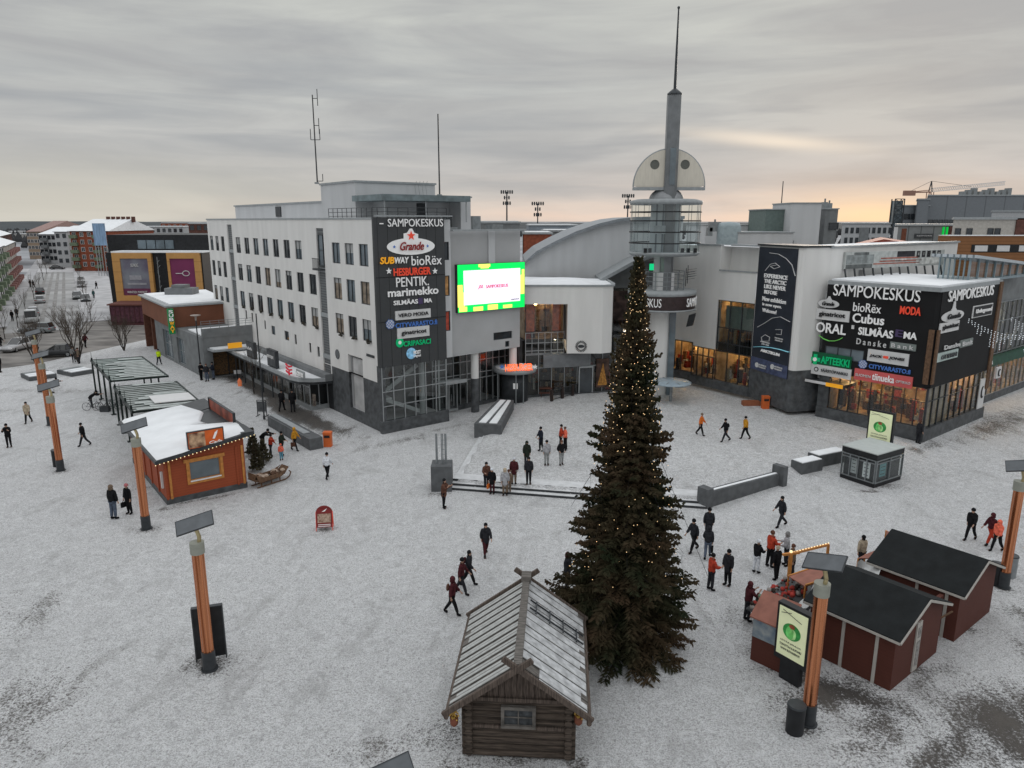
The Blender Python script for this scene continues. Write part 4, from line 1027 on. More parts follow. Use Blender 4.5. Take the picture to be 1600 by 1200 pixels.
# loudspeaker hanging below the drum
q = MB(F((TX+2.0, TY-2.2), d=(.9, -.4))); q.add([(0, 0, 7.9), (.55, 0, 8.1), (.35, 0, 7.0), (-.2, 0, 6.85), (0, .5, 7.9), (.55, .5, 8.1), (.35, .5, 7.0), (-.2, .5, 6.85)], [(0, 1, 2, 3), (7, 6, 5, 4), (0, 4, 5, 1), (1, 5, 6, 2), (2, 6, 7, 3), (3, 7, 4, 0)])
part('loudspeaker', q, M_black, tower)
# round pale canopy over the tower entrance
cc = at(1049, 596, 2.2); cc = Vector((cc.x, cc.y+1.5, .4)); dcn = root('disc_canopy', cc, 'round pale blue glass canopy on a post beside the spruce', 'canopy')
q = MB(); zc = 2.0; cx0 = atY(1046, 600, 62.5); 
q.lathe([(.01, 2.35), (1.6, 2.22), (1.75, 2.14), (1.72, 2.06), (.01, 2.05)], (cc.x, cc.y-1.5), 32); part('disc', q, mat('pale_blue_glass', (.30, .37, .42), .3, var=.1), dcn)
q = MB()
for i in range(4):
    a = PI*i/4+.3; q.bar((cc.x-1.5*math.cos(a), cc.y-1.5-1.5*math.sin(a), 2.27), (cc.x+1.5*math.cos(a), cc.y-1.5+1.5*math.sin(a), 2.27), .05, .05)
part('rib', q, M_trim, dcn)
q = MB(); q.tube((cc.x, cc.y-1.5, .3), (cc.x, cc.y-1.5, 2.1), .12); part('post', q, M_steel, dcn)

# ---------------------------------------------------------------- right wing with the tall exhibition banner
c0, c1, c2_ = gp(1030, 592), gp(1079, 603), gp(1168, 625)
c3 = gp(1232, 650)
rw = root('right_wing', (c2_.x, c2_.y, .4), 'white curved wing with warmly lit shop windows and a tall dark exhibition banner', 'building')
GZ2 = .3
MR1 = F(c1, q=c2_); L1 = (c2_-c1).length
MR0 = F(c0, q=c1); L0 = (c1-c0).length
MP_ = F(c2_, q=c3); LP = (c3-c2_).length
xw = on(MR1, 1116, 560)[0]              # where the white upper wall ends and the tall window starts
zlow = 4.0
q = MB(MR0); wall(q, L0, zlow+.25, 13.4, [], .2, y=-.02, x0=L0*.2)
part('wall', q, M_white, rw)
q = MB(MR1); wall(q, xw, zlow, 11.2, [], .2, y=-.02); q.quad((xw, -.02, zlow), (xw, 1.0, zlow), (xw, 1.0, 11.2), (xw, -.02, 11.2))
wall(q, L1, 8.6, 11.2, [], .2, y=-.02, x0=xw); q.quad((0, -.02, 11.2), (L1, -.02, 11.2), (L1, 1.5, 11.2), (0, 1.5, 11.2)); q.quad((0, -.02, zlow), (xw, -.02, zlow), (xw, 2, zlow), (0, 2, zlow))
q.quad((0, -.02, 11.2), (0, 1.4, 11.2), (xw*.99, 1.4, 11.2), (xw*.99, -.02, 11.2))
wall(q, L1+1, 11.2, 13.4, [], .2, y=1.4, x0=-.2); wall(q, xw, 11.2, 13.4, [], .2, y=-.02)
q.quad((xw, -.02, 11.2), (xw, 1.4, 11.2), (xw, 1.4, 13.4), (xw, -.02, 13.4))
part('wall', q, M_white, rw)
q = MB(MR1); q.box(-.1, xw+.05, -.1, .3, 13.4, 13.55); q.box(xw, L1+1, 1.3, 1.6, 13.4, 13.55); q.box(xw, L1, -.1, .1, 11.2, 11.32); part('roof_edge', q, M_trim, rw)
q = MB(MR1); q.quad((-6, .2, 13.38), (L1+1, .2, 13.38), (L1+1, 3, 13.38), (-6, 3, 13.38)); part('roof_snow', q, M_snow, rw)
glazing(rw, MR0, 0, L0, 1.3, zlow+.3, 3, [], fm=M_dgrey, t=.08); glazing(rw, MR1, 0, xw, 1.1, zlow, 4, [3.2], fm=M_dgrey, t=.08)
shop(rw, MR0, 0, L0+.5, 1.2, zlow+.3, 4, 12, dens=1.7); shop(rw, MR1, 0, xw+.1, 1.0, zlow, 4, 13, dens=2.4)
glazing(rw, MR1, xw+.08, L1-.05, 1.0, 8.6, 3, [3.9, 4.7, 6.1], y=.15, fm=M_dgrey, t=.08)
shop(rw, MR1, xw+.1, L1-.05, 1.0, 3.9, 4, 14, dens=2.0, y0=.4)
q = MB(MR1); q.box(xw+.1, L1-.05, .3, 3.5, 3.9, 4.7); part('floor_edge', q, M_black, rw)
shop(rw, MR1, xw+.1, L1-.05, 4.7, 8.5, 3.5, 15, dens=.9, y0=.4)
q = MB(MR1); q.box(xw+.6, L1-.1, .5, .56, 6.1, 8.1); part('roller_blind', q, mat('green_blind', (.20, .24, .21), .8), rw)
q = MB(MR1)
for i in range(14): q.box(xw+.5+i*.28, xw+.53+i*.28, .45, .48, 4.7, 6.0)
part('inner_railing', q, M_steel, rw)
q = MB(MR1); q.box(-.1, L1, -.06, .35, GZ2, 1.15); q.M = MR0; q.box(0, L0, -.06, .35, GZ2, 1.3); part('plinth', q, M_stone, rw)
# banner pier: stone foot, white upper part with a rounded right-hand corner
RPd = 2.7
side = [(0, 0), (LP-.35, 0), (LP-.1, .1), (LP, .35), (LP, RPd), (0, RPd)]
q = MB(MP_); q.prism(side, GZ2, 3.75); part('stone_foot', q, M_stone, rw)
q = MB(MP_); q.prism([(x, y+.03 if y == 0 else y) for x, y in side], 3.75, 13.55); pier = part('pier', q, M_white, rw)
q = MB(MP_); q.prism([(-.1, -.08), (LP+.1, -.1), (LP+.1, RPd+.1), (-.1, RPd+.1)], 13.55, 13.7); part('pier_cap', q, M_dgrey, rw)
x0 = on(MP_, 1172+10, 480)[0]; x1 = on(MP_, 1240, 480)[0]; x0 = on(MP_, 1181, 480)[0]
zb0 = on(MP_, 1200, 583)[1]; zb1 = 13.45
q = MB(MP_); q.box(x0, x1, -.08, .0, zb0, zb1); bn = part('banner', q, mat('banner_navy', (.022, .027, .038), .5, var=.25, scale=.8), rw, 'tall dark exhibition banner with white lettering')
MBn = MP_@Matrix.Translation((0, -.08, 0))
for s, y0_, y1_, xr in (('EXPERIENCE', 429, 435.5, 1231.5), ('THE ARCTIC', 437.5, 444, 1229.5), ('LIKE NEVER', 446, 452.5, 1228.5), ('BEFORE', 454, 460, 1215)):
    ptext(bn, MBn, s, 1195, y0_, xr, y1_, M_signw, y=-.02, bold=.025)
for s, y0_, y1_, xr in (('New exhibition', 465.5, 472.5, 1229), ('is now open.', 475, 481, 1222), ('Welcome!', 483, 489, 1214)):
    ptext(bn, MBn, s, 1192, y0_, xr, y1_, M_signw, y=-.02)
def bcurve(pts, w, m, name='line'):
    q = MB(MBn); pp = [on(MBn, *p) for p in pts]
    for a, b in zip(pp, pp[1:]): q.bar((a[0], -.02, a[1]), (b[0], -.02, b[1]), w, .03)
    part(name, q, m, bn, off=OFF[bn.name])
bcurve([(1203, 395), (1217, 397), (1229, 404), (1238, 414), (1243, 431)], .09, M_signp); bcurve([(1184, 511), (1195, 505), (1207, 497), (1220, 495), (1235, 503)], .09, M_signp)
bcurve([(1196, 423), (1204, 413), (1212, 411), (1219, 417), (1210, 420), (1204, 416), (1214, 414)], .07, M_signp); bcurve([(1191, 533), (1190, 527), (1196, 523), (1203, 527), (1202, 533), (1191, 533)], .06, M_signp)
bcurve([(1212, 515), (1222, 515), (1221, 523), (1213, 522)], .05, M_signp)
for i, (s, xa, ya, xb, yb) in enumerate((('OPEN DAILY', 1189, 534, 1204, 536), ('10-18', 1191, 537, 1202, 539.5), ('TICKETS', 1211, 528, 1224, 530), ('FROM 15', 1212, 531.5, 1223, 533.5))): ptext(bn, MBn, s, xa, ya, xb, yb, M_signp, y=-.02, bold=.04)
arcm = mat('aurora_band', (.10, .38, .50), .5, var=.5, scale=1.2, col2=(.35, .7, .8), emit=.35)
bcurve([(1179, 542), (1190, 541.5), (1205, 543), (1220, 546), (1233, 550)], .26, arcm)
ptext(bn, MBn, 'ARKTIKUM', 1189, 548.5, 1219, 553, M_signw, y=-.02, bold=.06)
q = MB(MBn); zf = on(MBn, 1205, 565)[1]; q.box(x0, x1, -.02, .0, zb0, zf); part('footer_band', q, mat('banner_blue', (.06, .075, .14), .5, var=.3), bn, off=OFF[bn.name])
for px in (1183, 1207):
    cx, cz = on(MBn, px, 570+(px-1183)*.12); ell(bn, MBn, cx, cz, .24, .22, M_signp, y=-.05); text(bn, MBn, 'SCIENCE', cx+.35, cx+1.35, cz+.03, cz+.16, M_signp, y=-.04); text(bn, MBn, 'MUSEUM', cx+.35, cx+1.25, cz-.16, cz-.03, M_signp, y=-.04)
# tall block behind: runs off to the right behind the black sign block
cr = MP_@Vector((LP, RPd, 0)); M2 = F(cr, d=DR)
q = MB(M2); wall(q, 24, 0, 13.5, [(4.6, 5.4, 9.5, 11.6)], .3, y=.0); q.quad((0, 0, 13.5), (24, 0, 13.5), (24, 4, 13.5), (0, 4, 13.5)); q.quad((24, 0, 0), (24, 4, 0), (24, 4, 13.5), (24, 0, 13.5))
part('wall', q, M_white, rw)
q = MB(M2); q.box(-.2, 24.2, -.12, .3, 13.5, 13.65); part('roof_edge', q, M_trim, rw)
q = MB(M2); q.quad((0, .3, 13.57), (24, .3, 13.57), (24, 4, 13.57), (0, 4, 13.57)); part('roof_snow', q, M_snow, rw)
q = MB(M2); q.box(4.6, 5.4, .25, .3, 9.5, 11.6); part('door', q, M_white2, rw)

# ================================================================ BLACK SIGN BLOCK
dC = gp(1440, 692); dL = dC-EE*8.3; dRt = dC+DR*11.3
blk = root('black_sign_block', (dC.x, dC.y, .3), 'two-storey corner block clad in black with many shop signs above lit windows', 'building')
MDl = F(dL, d=EE); MDr = F(dC, d=DR); LDl, LDr = 8.3, 11.3; ZD0, ZD1 = 4.05, 11.15
M_blk = mat('black_cladding', (.006, .006, .007), .7, var=.3, scale=.7)
wz0 = on(MDl, 1300, 560)[1]; wz1 = on(MDl, 1300, 541)[1]; wx0 = on(MDl, 1288, 550)[0]; wx1 = on(MDl, 1350, 552)[0]
q = MB(MDl); wall(q, LDl-.25, ZD0, ZD1, [(wx0, wx1, wz0, wz1)], .25); q.quad((LDl-.25, 0, ZD0), (LDl, .3, ZD0), (LDl, .3, ZD1), (LDl-.25, 0, ZD1)); q.quad((0, 0, ZD0), (0, 8, ZD0), (0, 8, ZD1), (0, 0, ZD1)); q.quad((0, 0, ZD0), (LDl, 0, ZD0), (LDl, 1.2, ZD0), (0, 1.2, ZD0))
fl_ = part('sign_wall', q, M_blk, blk, 'left black wall with the larger shop names')
q = MB(MDr); wall(q, LDr, ZD0, ZD1, [], .25, x0=.25); q.quad((0, 0, ZD0), (LDr, 0, ZD0), (LDr, 1.2, ZD0), (0, 1.2, ZD0)); fr_w = part('sign_wall', q, M_blk, blk, 'right black wall with the smaller shop names')
window(blk, MDl, wx0, wx1, wz0, wz1, y=.1, nx=3, pane=M_glassb, frame=M_dgrey)
q = MB(MDl); q.box(LDl-.45, LDl-.1, -.12, .0, ZD0+.3, 8.3); q.M = MDr; q.box(.1, .45, -.12, .0, ZD0+.3, 8.3); part('rust_strip', q, M_wood, blk)
q = MB(MDr); q.box(LDr-.6, LDr, -.1, .0, 2.5, ZD1); part('rust_strip', q, M_wood, blk)
q = MB(); o0, o1, o2, o3 = dL, dC, dRt, dL+(dRt-dC)
q.slab((o0.x, o0.y, ZD1+.3), (o1.x-.1, o1.y-.15, ZD1+.3), (o2.x, o2.y, ZD1+.3), (o3.x, o3.y, ZD1+.3), .3); part('roof_edge', q, M_trim, blk)
ins = (o1+o3)/2
def sh_(p, f=.96): return (ins.x+(p.x-ins.x)*f, ins.y+(p.y-ins.y)*f, ZD1+.42)
q = MB(); q.slab(sh_(o0), sh_(o1), sh_(o2), sh_(o3), .12); part('roof_snow', q, M_snow, blk)
ptext(fl_, MDl, 'SAMPOKESKUS', 1303, 448, 1440, 467, M_signw)
def grande(par, M, px0, py0, px1, py1, pxt, pyt):
    a = on(M, px0, (py0+py1)/2); b = on(M, px1, (py0+py1)/2); cx, cz = (a[0]+b[0])/2, (a[1]+b[1])/2; rx = (b[0]-a[0])/2; rz = (on(M, (px0+px1)/2, py0)[1]-on(M, (px0+px1)/2, py1)[1])/2
    ell(par, M, cx, cz, rx, rz, M_signp); zt = on(M, pxt, pyt)[1]
    ell(par, M, 0, 0, 0, 0, M_signp, poly=[(cx-rx*.3, cz+rz*.8), (cx-rx*.12, cz+rz*1.4), (cx-rx*.06, zt), (cx+rx*.1, zt), (cx+rx*.16, cz+rz*1.4), (cx+rx*.35, cz+rz*.8)][::-1], y=-.075)
    text(par, M, 'Grande', cx-rx*.55, cx+rx*.6, cz-rz*.45, cz+rz*.5, M_signk, y=-.13, bold=.04, shear=.3)
grande(fl_, MDl, 1279, 468, 1312, 481, 1297, 463)
psign(fl_, MDl, 'ginatricot', (1276, 484, 1328, 501), (1281, 488, 1322, 497), M_signp, M_signk, bold=.03)
ptext(fl_, MDl, 'bioRëx', 1334, 474, 1378, 488, M_signw); ptext(fl_, MDl, 'MODA', 1407, 479, 1440, 492, M_signr, bold=.05); ptext(fl_, MDl, 'Cubus', 1333, 491, 1383, 506, M_signw, bold=.04)
ptext(fl_, MDl, 'ORAL', 1276, 505, 1323, 521, M_signw, bold=.03)
q = MB(MDl); sm = [on(MDl, *p) for p in ((1280, 523.5), (1287, 529), (1296, 532.5), (1305, 532.5), (1312, 530.5), (1317, 527.5))]
for i, (a, b) in enumerate(zip(sm, sm[1:])): q.bar((a[0], -.06, a[1]), (b[0], -.06, b[1]), .13 if 0 < i < 4 else .07, .04)
part('emblem', q, mat('sign_lime', (.15, .5, .1), .5, emit=.3), fl_, off=OFF[fl_.name])
pboard(fl_, MDl, 1331, 508, 1335, 514, M_signp, y=-.06)
ptext(fl_, MDl, 'SILMÄAS', 1342, 511, 1397, 526, M_signw, bold=.05); ptext(fl_, MDl, 'E', 1400, 515, 1412, 526.5, M_signv, bold=.06); ptext(fl_, MDl, 'MA', 1413, 519, 1434, 530, M_signw, bold=.05)
ptext(fl_, MDl, 'D a n s k e', 1339, 531, 1386, 540.5, M_signp, bold=.02); o_ = pboard(fl_, MDl, 1391, 536, 1432, 546.5, mat('sign_greygreen', (.20, .23, .22), .6), y=-.08, t=.08); ptext(o_, MDl, 'B a n k', 1394, 538, 1429, 544.5, M_signp, y=-.12, bold=.03)
o_ = pboard(fl_, MDl, 1356, 549, 1421, 568, M_signp, y=-.1, t=.1); ptext(o_, MDl, 'JACK', 1360, 554, 1380, 559, M_signk, y=-.13, bold=.04, shear=.2); ptext(o_, MDl, 'JONES', 1390, 558, 1415, 563.5, M_signk, y=-.13, bold=.04, shear=.2)
q_ = pboard(o_, MDl, 1381, 556, 1389, 560, M_signr, y=-.12, t=.02)
o_ = pboard(fl_, MDl, 1268, 553, 1331, 573, mat('sign_darkgreen', (.004, .07, .03), .5, emit=.2), y=-.08, t=.08); ptext(o_, MDl, 'APTEEKKI', 1284, 559, 1329, 570.5, M_signg, y=-.12, bold=.04)
gc = on(MDl, 1275, 561); q = MB(MDl); q.box(gc[0]-.15, gc[0]+.15, -.14, -.1, gc[1]-.42, gc[1]+.42); q.box(gc[0]-.42, gc[0]+.42, -.145, -.1, gc[1]-.15, gc[1]+.15); part('cross', q, M_signg, o_, off=OFF[o_.name]); ell(o_, MDl, gc[0], gc[1], .16, .16, M_signw, y=-.2)
gc = on(MDl, 1349, 569); ell(fl_, MDl, gc[0], gc[1], .30, .30, M_signp); 
for k_ in range(-2, 3):
    q = MB(MDl); d_ = .3*math.cos(k_*.45); c_ = k_*.11; q.bar((gc[0]+c_-d_*.7, -.09, gc[1]+c_+d_*.7), (gc[0]+c_+d_*.7, -.09, gc[1]+c_-d_*.7), .04, .02); q.bar((gc[0]+c_-d_*.7, -.095, gc[1]-c_-d_*.7), (gc[0]+c_+d_*.7, -.095, gc[1]-c_+d_*.7), .04, .02); part('emblem', q, M_signb, fl_, off=OFF[fl_.name])
ptext(fl_, MDl, 'CITYVARASTO.fi', 1358, 573, 1424, 580, M_signb, bold=.04)
o_ = pboard(fl_, MDl, 1268, 572.5, 1331, 588.5, M_signp, y=-.1, t=.1); ptext(o_, MDl, 'SÄÄSTÖPANKKI', 1284, 578, 1326, 583.5, M_stone, y=-.13); gc = on(MDl, 1276.5, 576.5); ell(o_, MDl, gc[0], gc[1], .19, .19, M_signk, y=-.12); ell(o_, MDl, gc[0], gc[1], .12, .12, M_signp, y=-.14)
o_ = pboard(fl_, MDl, 1335, 582, 1427, 600, mat('sign_coral', (.48, .09, .09), .5, var=.05, emit=.12), y=-.1, t=.1); ptext(o_, MDl, 'tiinueka', 1364, 585, 1399, 596, M_signw, y=-.13, bold=.02); ptext(o_, MDl, 'SUOMEN', 1338, 584.5, 1362, 588.5, M_signp, y=-.13); ptext(o_, MDl, 'OPTIKKO', 1401, 595, 1424, 599, M_signp, y=-.13)
# right wall signs
ptext(fr_w, MDr, 'SAMPOKESKUS', 1481, 450, 1550, 466, M_signw)
grande(fr_w, MDr, 1470, 485, 1504, 502, 1488, 471)
psign(fr_w, MDr, 'ginatricot', (1467, 503, 1496, 518), (1470, 506, 1494, 514), M_signp, M_signk, bold=.04)
o_ = pboard(fr_w, MDr, 1519, 476, 1549, 494, M_signp, y=-.06); pboard(o_, MDr, 1520.5, 477.5, 1547.5, 492.5, M_signk, y=-.10, t=.03); ptext(o_, MDr, 'Underground', 1522, 481, 1546, 489, M_signw, y=-.13, shear=.2)
ptext(fr_w, MDr, 'Danske', 1474, 537, 1498, 543.5, M_signp, bold=.02); o_ = pboard(fr_w, MDr, 1499, 530, 1518, 541, MATS['sign_greygreen'], y=-.08, t=.08); ptext(o_, MDr, 'Bank', 1501, 532, 1516, 538.5, M_signp, y=-.12)
psign(fr_w, MDr, 'OTTERIINI', (1461, 549, 1494, 562), (1468, 552, 1491, 558.5), mat('sign_palegreen', (.40, .48, .46), .5), M_stone)
# ground floor glass, plinth and lit rooms
q = MB(MDl); q.box(0, LDl, -.03, .4, .1, 1.1); q.M = MDr; q.box(0.0, LDr, -.03, .4, .0, .95); part('plinth', q, M_stone, blk)
glazing(blk, MDl, .9, LDl-.02, 1.1, ZD0, 9, [3.0], y=.12, fm=M_dgrey); glazing(blk, MDr, .1, LDr-1.6, .95, ZD0, 9, [3.0], y=.12, fm=M_dgrey)
shop(blk, MDl, .9, LDl-.3, 1.0, ZD0-.02, 4.0, 21, dens=1.7, y0=.4); shop(blk, MDr, 4.6, LDr-1.7, 1.0, ZD0-.02, 4.5, 22, dens=1.8, y0=.4)
q = MB(MDl); q.box(0, .88, .05, .3, 1.1, ZD0); part('wall', q, M_stone, blk)
q = MB(MDr); q.box(LDr-1.55, LDr-.4, -.02, .1, .95, 3.4); o_ = part('notice_board', q, M_signp, blk); ell(o_, MDr, LDr-1.0, 2.3, .28, .5, M_signk); ell(o_, MDr, LDr-.97, 2.35, .2, .38, M_signp, y=-.11)
q = MB(MDr); q.box(LDr-.2, LDr+.75, -.6, -.45, 3.4, 4.3); o_ = part('hanging_sign', q, M_signp, blk); ell(o_, MDr, LDr+.28, 3.85, .28, .3, M_signk, y=-.66); ell(o_, MDr, LDr+.3, 3.85, .17, .2, M_signp, y=-.69)
q = MB(MDl); q.box(-2.6, 2.4, -.5, 1.4, 3.05, 3.3); o_ = part('doorway_canopy', q, M_dgrey, blk); q = MB(MDl); q.box(-2.6, .9, -.52, -.5, 3.07, 3.28); part('white_strip', q, M_signp, o_); q = MB(MDl); q.box(.9, 2.3, -.53, -.5, 3.0, 3.3); part('orange_strip', q, M_signy, o_)
q = MB(MDl); q.box(-2.6, 0, 1.0, 1.2, .1, 3.05); o_ = part('wall', q, M_black, blk); q = MB(MDl); q.box(-.9, -.1, .9, 1.0, 1.2, 3.0); part('window', q, mat('milk_glass', (.25, .29, .32), .3), o_)
q = MB(MDl); q.box(-1.3, 0, .6, 7, 3.3, 10.3); part('wall', q, M_white2, blk); q = MB(MDl); q.box(-1.0, -.1, .5, .6, 3.6, 8.2); part('dark_window', q, M_glassd, blk)
# mural screen standing on the roof
ma, mb2 = at(1316, 434, 11.5), at(1470, 426, 11.5); MM = F((ma.x, ma.y, 0), q=(mb2.x, mb2.y)); Lm = (mb2-ma).length
zt = on(MM, 1393, 392)[1]
bb = root('roof_billboard', (ma.x, ma.y, 11.5), 'long picture screen on black legs on the snowy roof of the black sign block', 'billboard')
q = MB(MM); q.box(0, Lm, -.1, .1, 12.2, zt); pn = part('panel', q, mat('mural_ground', (.42, .44, .43), .7, var=.15), bb)
q = MB(MM)
for i in range(12): q.bar((.2+i*(Lm-.4)/11, 0, 12.2), (.1+i*(Lm-.4)/11, -.3, 11.35), .1)
part('leg', q, M_dgrey, bb)
hz = zt-12.2
def mur(x, X, z, Z, c, nm='mural_patch'):
    q = MB(MM); q.box(Lm*x, Lm*X, -.115, -.1, 12.2+hz*z, 12.2+hz*Z); part(nm, q, c, pn, off=OFF[bb.name])
mg = [mat('mural_%d' % i, c, .7, var=.4, scale=2) for i, c in enumerate(((.22, .24, .24), (.12, .13, .13), (.35, .12, .09), (.03, .03, .035), (.55, .56, .54)))]
for r in ((.01, .27, .28, .82, 0), (.08, .22, .8, .97, 1), (.01, .26, .0, .25, 1), (.5, .68, .62, .97, 3), (.34, .72, .52, .6, 2), (.33, .76, .34, .42, 2), (.27, .74, .2, .27, 2), (.48, .6, .36, .5, 4), (.70, .97, .1, .5, 4)): mur(*r[:4], mg[r[4]])
for i in range(5):
    mur(.70+i*.055, .735+i*.055, .55, .95, mg[3], 'mural_figure'); mur(.71+i*.055, .727+i*.055, .68, .85, mg[4], 'mural_face')
# glass-roofed pavilion on the roof at the right
ga = at(1512, 440, 11.45); MGp = F((ga.x, ga.y, 0), d=DR)
gpv = root('roof_pavilion', MGp@Vector((0, 0, 11.4)), 'pale blue steel and glass lean-to with ribbed roof above the black sign block', 'pavilion')
zA, zB = 13.5, 12.4
q = MB(MGp)
for i in range(8): x = 1.7*i; z = zA+(zB-zA)*i/7-.15; q.bar((x, 0, 11.35), (x, 0, z), .14)
for i in range(7): q.bar((0, .36*i, 11.35), (0, .36*i, zA-.1), .1)
q.box(-.1, 12, -.1, .1, 11.3, 11.5); M_pblue = mat('pale_blue_steel', (.22, .28, .31), .5, var=.1); part('post', q, M_pblue, gpv)
q = MB(MGp); q.slab((-.6, -.6, zA), (13, -.6, zB), (13, 2.6, zB), (-.6, 2.6, zA), .22); rf = part('roof', q, lines_mat('ribbed_roof', (.42, .46, .49), (.15, .18, .2), .45, tuple(DL), .4, .3), gpv)
q = MB(MGp); q.quad((0, .05, 11.5), (12, .05, 11.5), (12, .05, zB), (0, .05, zA-.2)); q.quad((.05, 0, 11.5), (.05, 2.2, 11.5), (.05, 2.2, zA-.2), (.05, 0, zA-.2)); part('pane', q, M_clearg2, gpv)
# ---------------------------------------------------------------- glass facade at the far right with vertical red letters
eA = MDr@Vector((LDr+.9, 1.8, 0)); ME = F(eA, d=DR)
gl = root('glass_shop', (eA.x, eA.y, 0), 'dark glass-fronted shop at the right edge with vertical red letters', 'building')
q = MB(ME); wall(q, 16, 9.0, 11.3, [], .2); q.quad((0, 0, 0), (0, 3, 0), (0, 3, 11), (0, 0, 11)); part('wall', q, M_grey, gl)
glazing(gl, ME, 0, 16, .7, 9.0, 14, [3.4, 4.4, 5.6, 7.3], fm=M_steel, t=.07)
shop(gl, ME, 0, 15.5, .6, 3.9, 5, 31, dens=1.2); shop(gl, ME, 0, 15.5, 4.0, 9.0, 5, 32, dens=.9, dark=True)
q = MB(ME); q.box(0, 16, -.1, .1, -.1, .7); part('plinth', q, M_stone, gl)
q = MB(ME); q.box(.2, 16, -.5, -.1, 3.5, 4.3); o_ = part('fascia', q, mat('green_fascia', (.01, .06, .035), .5, var=.3), gl); text(o_, ME, 'CAMERA', 1.0, 3.4, 3.75, 4.1, M_signw, y=-.55)
q = MB(ME); q.box(1.3, 2.5, -.16, -.1, 4.8, 9.0); o_ = part('letter_board', q, M_glassd, gl)
for i, ch in enumerate('MODA'): text(o_, ME, ch, 1.45, 2.35, 8.0-i*1.02, 8.85-i*1.02, em('letter_red', (.75, .07, .03), .4), y=-.22, bold=.06)
q = MB(ME)
for i in range(9):
    q.bar((4.0+i*.28, .3, 4.6), (5.8+i*.28, .4, 8.9), .05, .05)
part('escalator_glint', q, M_alu, gl)
# ---------------------------------------------------------------- icicle lights strung across the street
ic = root('icicle_lights', (40, 54, 7), 'curtain of small icicle lights strung in front of the right black wall', 'string lights')
q = MB(); bl = MB(); random.seed(8)
pA, pB = atY(1500, 487, 53.0), atY(1640, 518, 50.0); pC, pD = atY(1565, 482, 56), atY(1660, 500, 56)
for a, b, n_ in ((pA, pB, 26), (pC, pD, 16)):
    prev = a
    for i in range(1, n_+1):
        t = i/n_; p = a.lerp(b, t)-Vector((0, 0, .8*math.sin(PI*t))); q.tube(prev, p, .012, n=4, cap=False); prev = p
        if i > 2:
            h = random.choice((.5, .9, 1.3)); q.tube(p, p-Vector((0, 0, h)), .006, n=3, cap=False)
            for j in range(int(h/.13)): bl.bx((p.x+random.uniform(-.03, .03), p.y, p.z-.1-j*.13), (.045, .045, .045))
part('cable', q, M_black, ic); part('bulbs', bl, mat('frosty_bulb', (.75, .8, .85), .4, emit=.5), ic)['kind'] = 'stuff'
# ---------------------------------------------------------------- equipment on the right wing roof
def rbox(name, px0, py0, px1, py1, Y, dep, m, label, cat, zb=None):
    a, b_ = atY(px0, py1, Y), atY(px1, py0, Y); zt = b_.z; z0 = a.z if zb is None else zb
    o = root(name, (a.x, Y, z0), label, cat); q = MB(); q.box(a.x, b_.x, Y, Y+dep, z0, zt); part('wall', q, m, o)
    q = MB(); q.box(a.x-.1, b_.x+.1, Y-.1, Y+dep, zt, zt+.12); part('roof_edge', q, M_trim, o); return o, a, b_
o, a, b_ = rbox('plant_room', 1231, 318, 1284, 396, 82, 6, M_white2, 'tall windowless white plant tower on the right wing roof', 'roof structure', 11)
o, a, b_ = rbox('plant_room', 1284, 327, 1310, 396, 85, 6, M_grey, 'grey windowed plant room right of the tall white one', 'roof structure', 11)
window(o, F((a.x, 85), d=(1, 0)), .5, 1.6, 15, 15.8, y=-.05)
o, a, b_ = rbox('plant_room', 1192, 328, 1232, 396, 84, 6, mat('green_plant', (.13, .17, .16), .7), 'greenish panelled plant room left of the tall white one', 'roof structure', 11)
o, a, b_ = rbox('roof_block', 1100, 352, 1192, 400, 90, 10, M_white2, 'long low pale roof block behind the lookout tower', 'roof structure', 11)
o, a, b_ = rbox('roof_block', 1150, 364, 1240, 400, 79, 6, M_white2, 'low pale roof block in front of the plant rooms', 'roof structure', 11)
tk_ = atY(1137, 388, 80); o = root('roof_tank', tk_, 'pale blue round tank on the roof right of the lookout tower', 'tank')
q = MB(); q.lathe([(1.25, tk_.z-2), (1.25, tk_.z+2.3), (1.1, tk_.z+2.7), (.01, tk_.z+2.85)], (tk_.x, tk_.y), 24); part('shell', q, mat('tank_blue', (.30, .36, .38), .6), o)
q = MB(); q.lathe([(1.8, tk_.z-.2), (1.8, tk_.z), (1.2, tk_.z)], (tk_.x, tk_.y), 24); part('rim', q, M_dgrey, o)
random.seed(12)
for i, (px, py, w_, h_) in enumerate(((1118, 353, 1.2, .7), (1222, 386, .8, .9), (1240, 386, .6, .7), (1110, 360, .5, .5), (1290, 324, .5, 1.0), (1297, 324, .5, .8))):
    p = atY(px, py, 80 if py > 330 else 86); q = MB(); q.box(p.x-w_/2, p.x+w_/2, p.y, p.y+.8, p.z-.6, p.z+h_*.6); q.tube((p.x, p.y+.3, p.z+h_*.6), (p.x, p.y+.3, p.z+h_), .1)
    single('roof_vent', q, M_steel, 'small grey roof vent standing on the right wing roof', 'vent', 'small vents on the right wing roof', p)
mast('flagpole', 1220, 330, 283, 86, .05, 'thin pole above the greenish plant room on the roof')
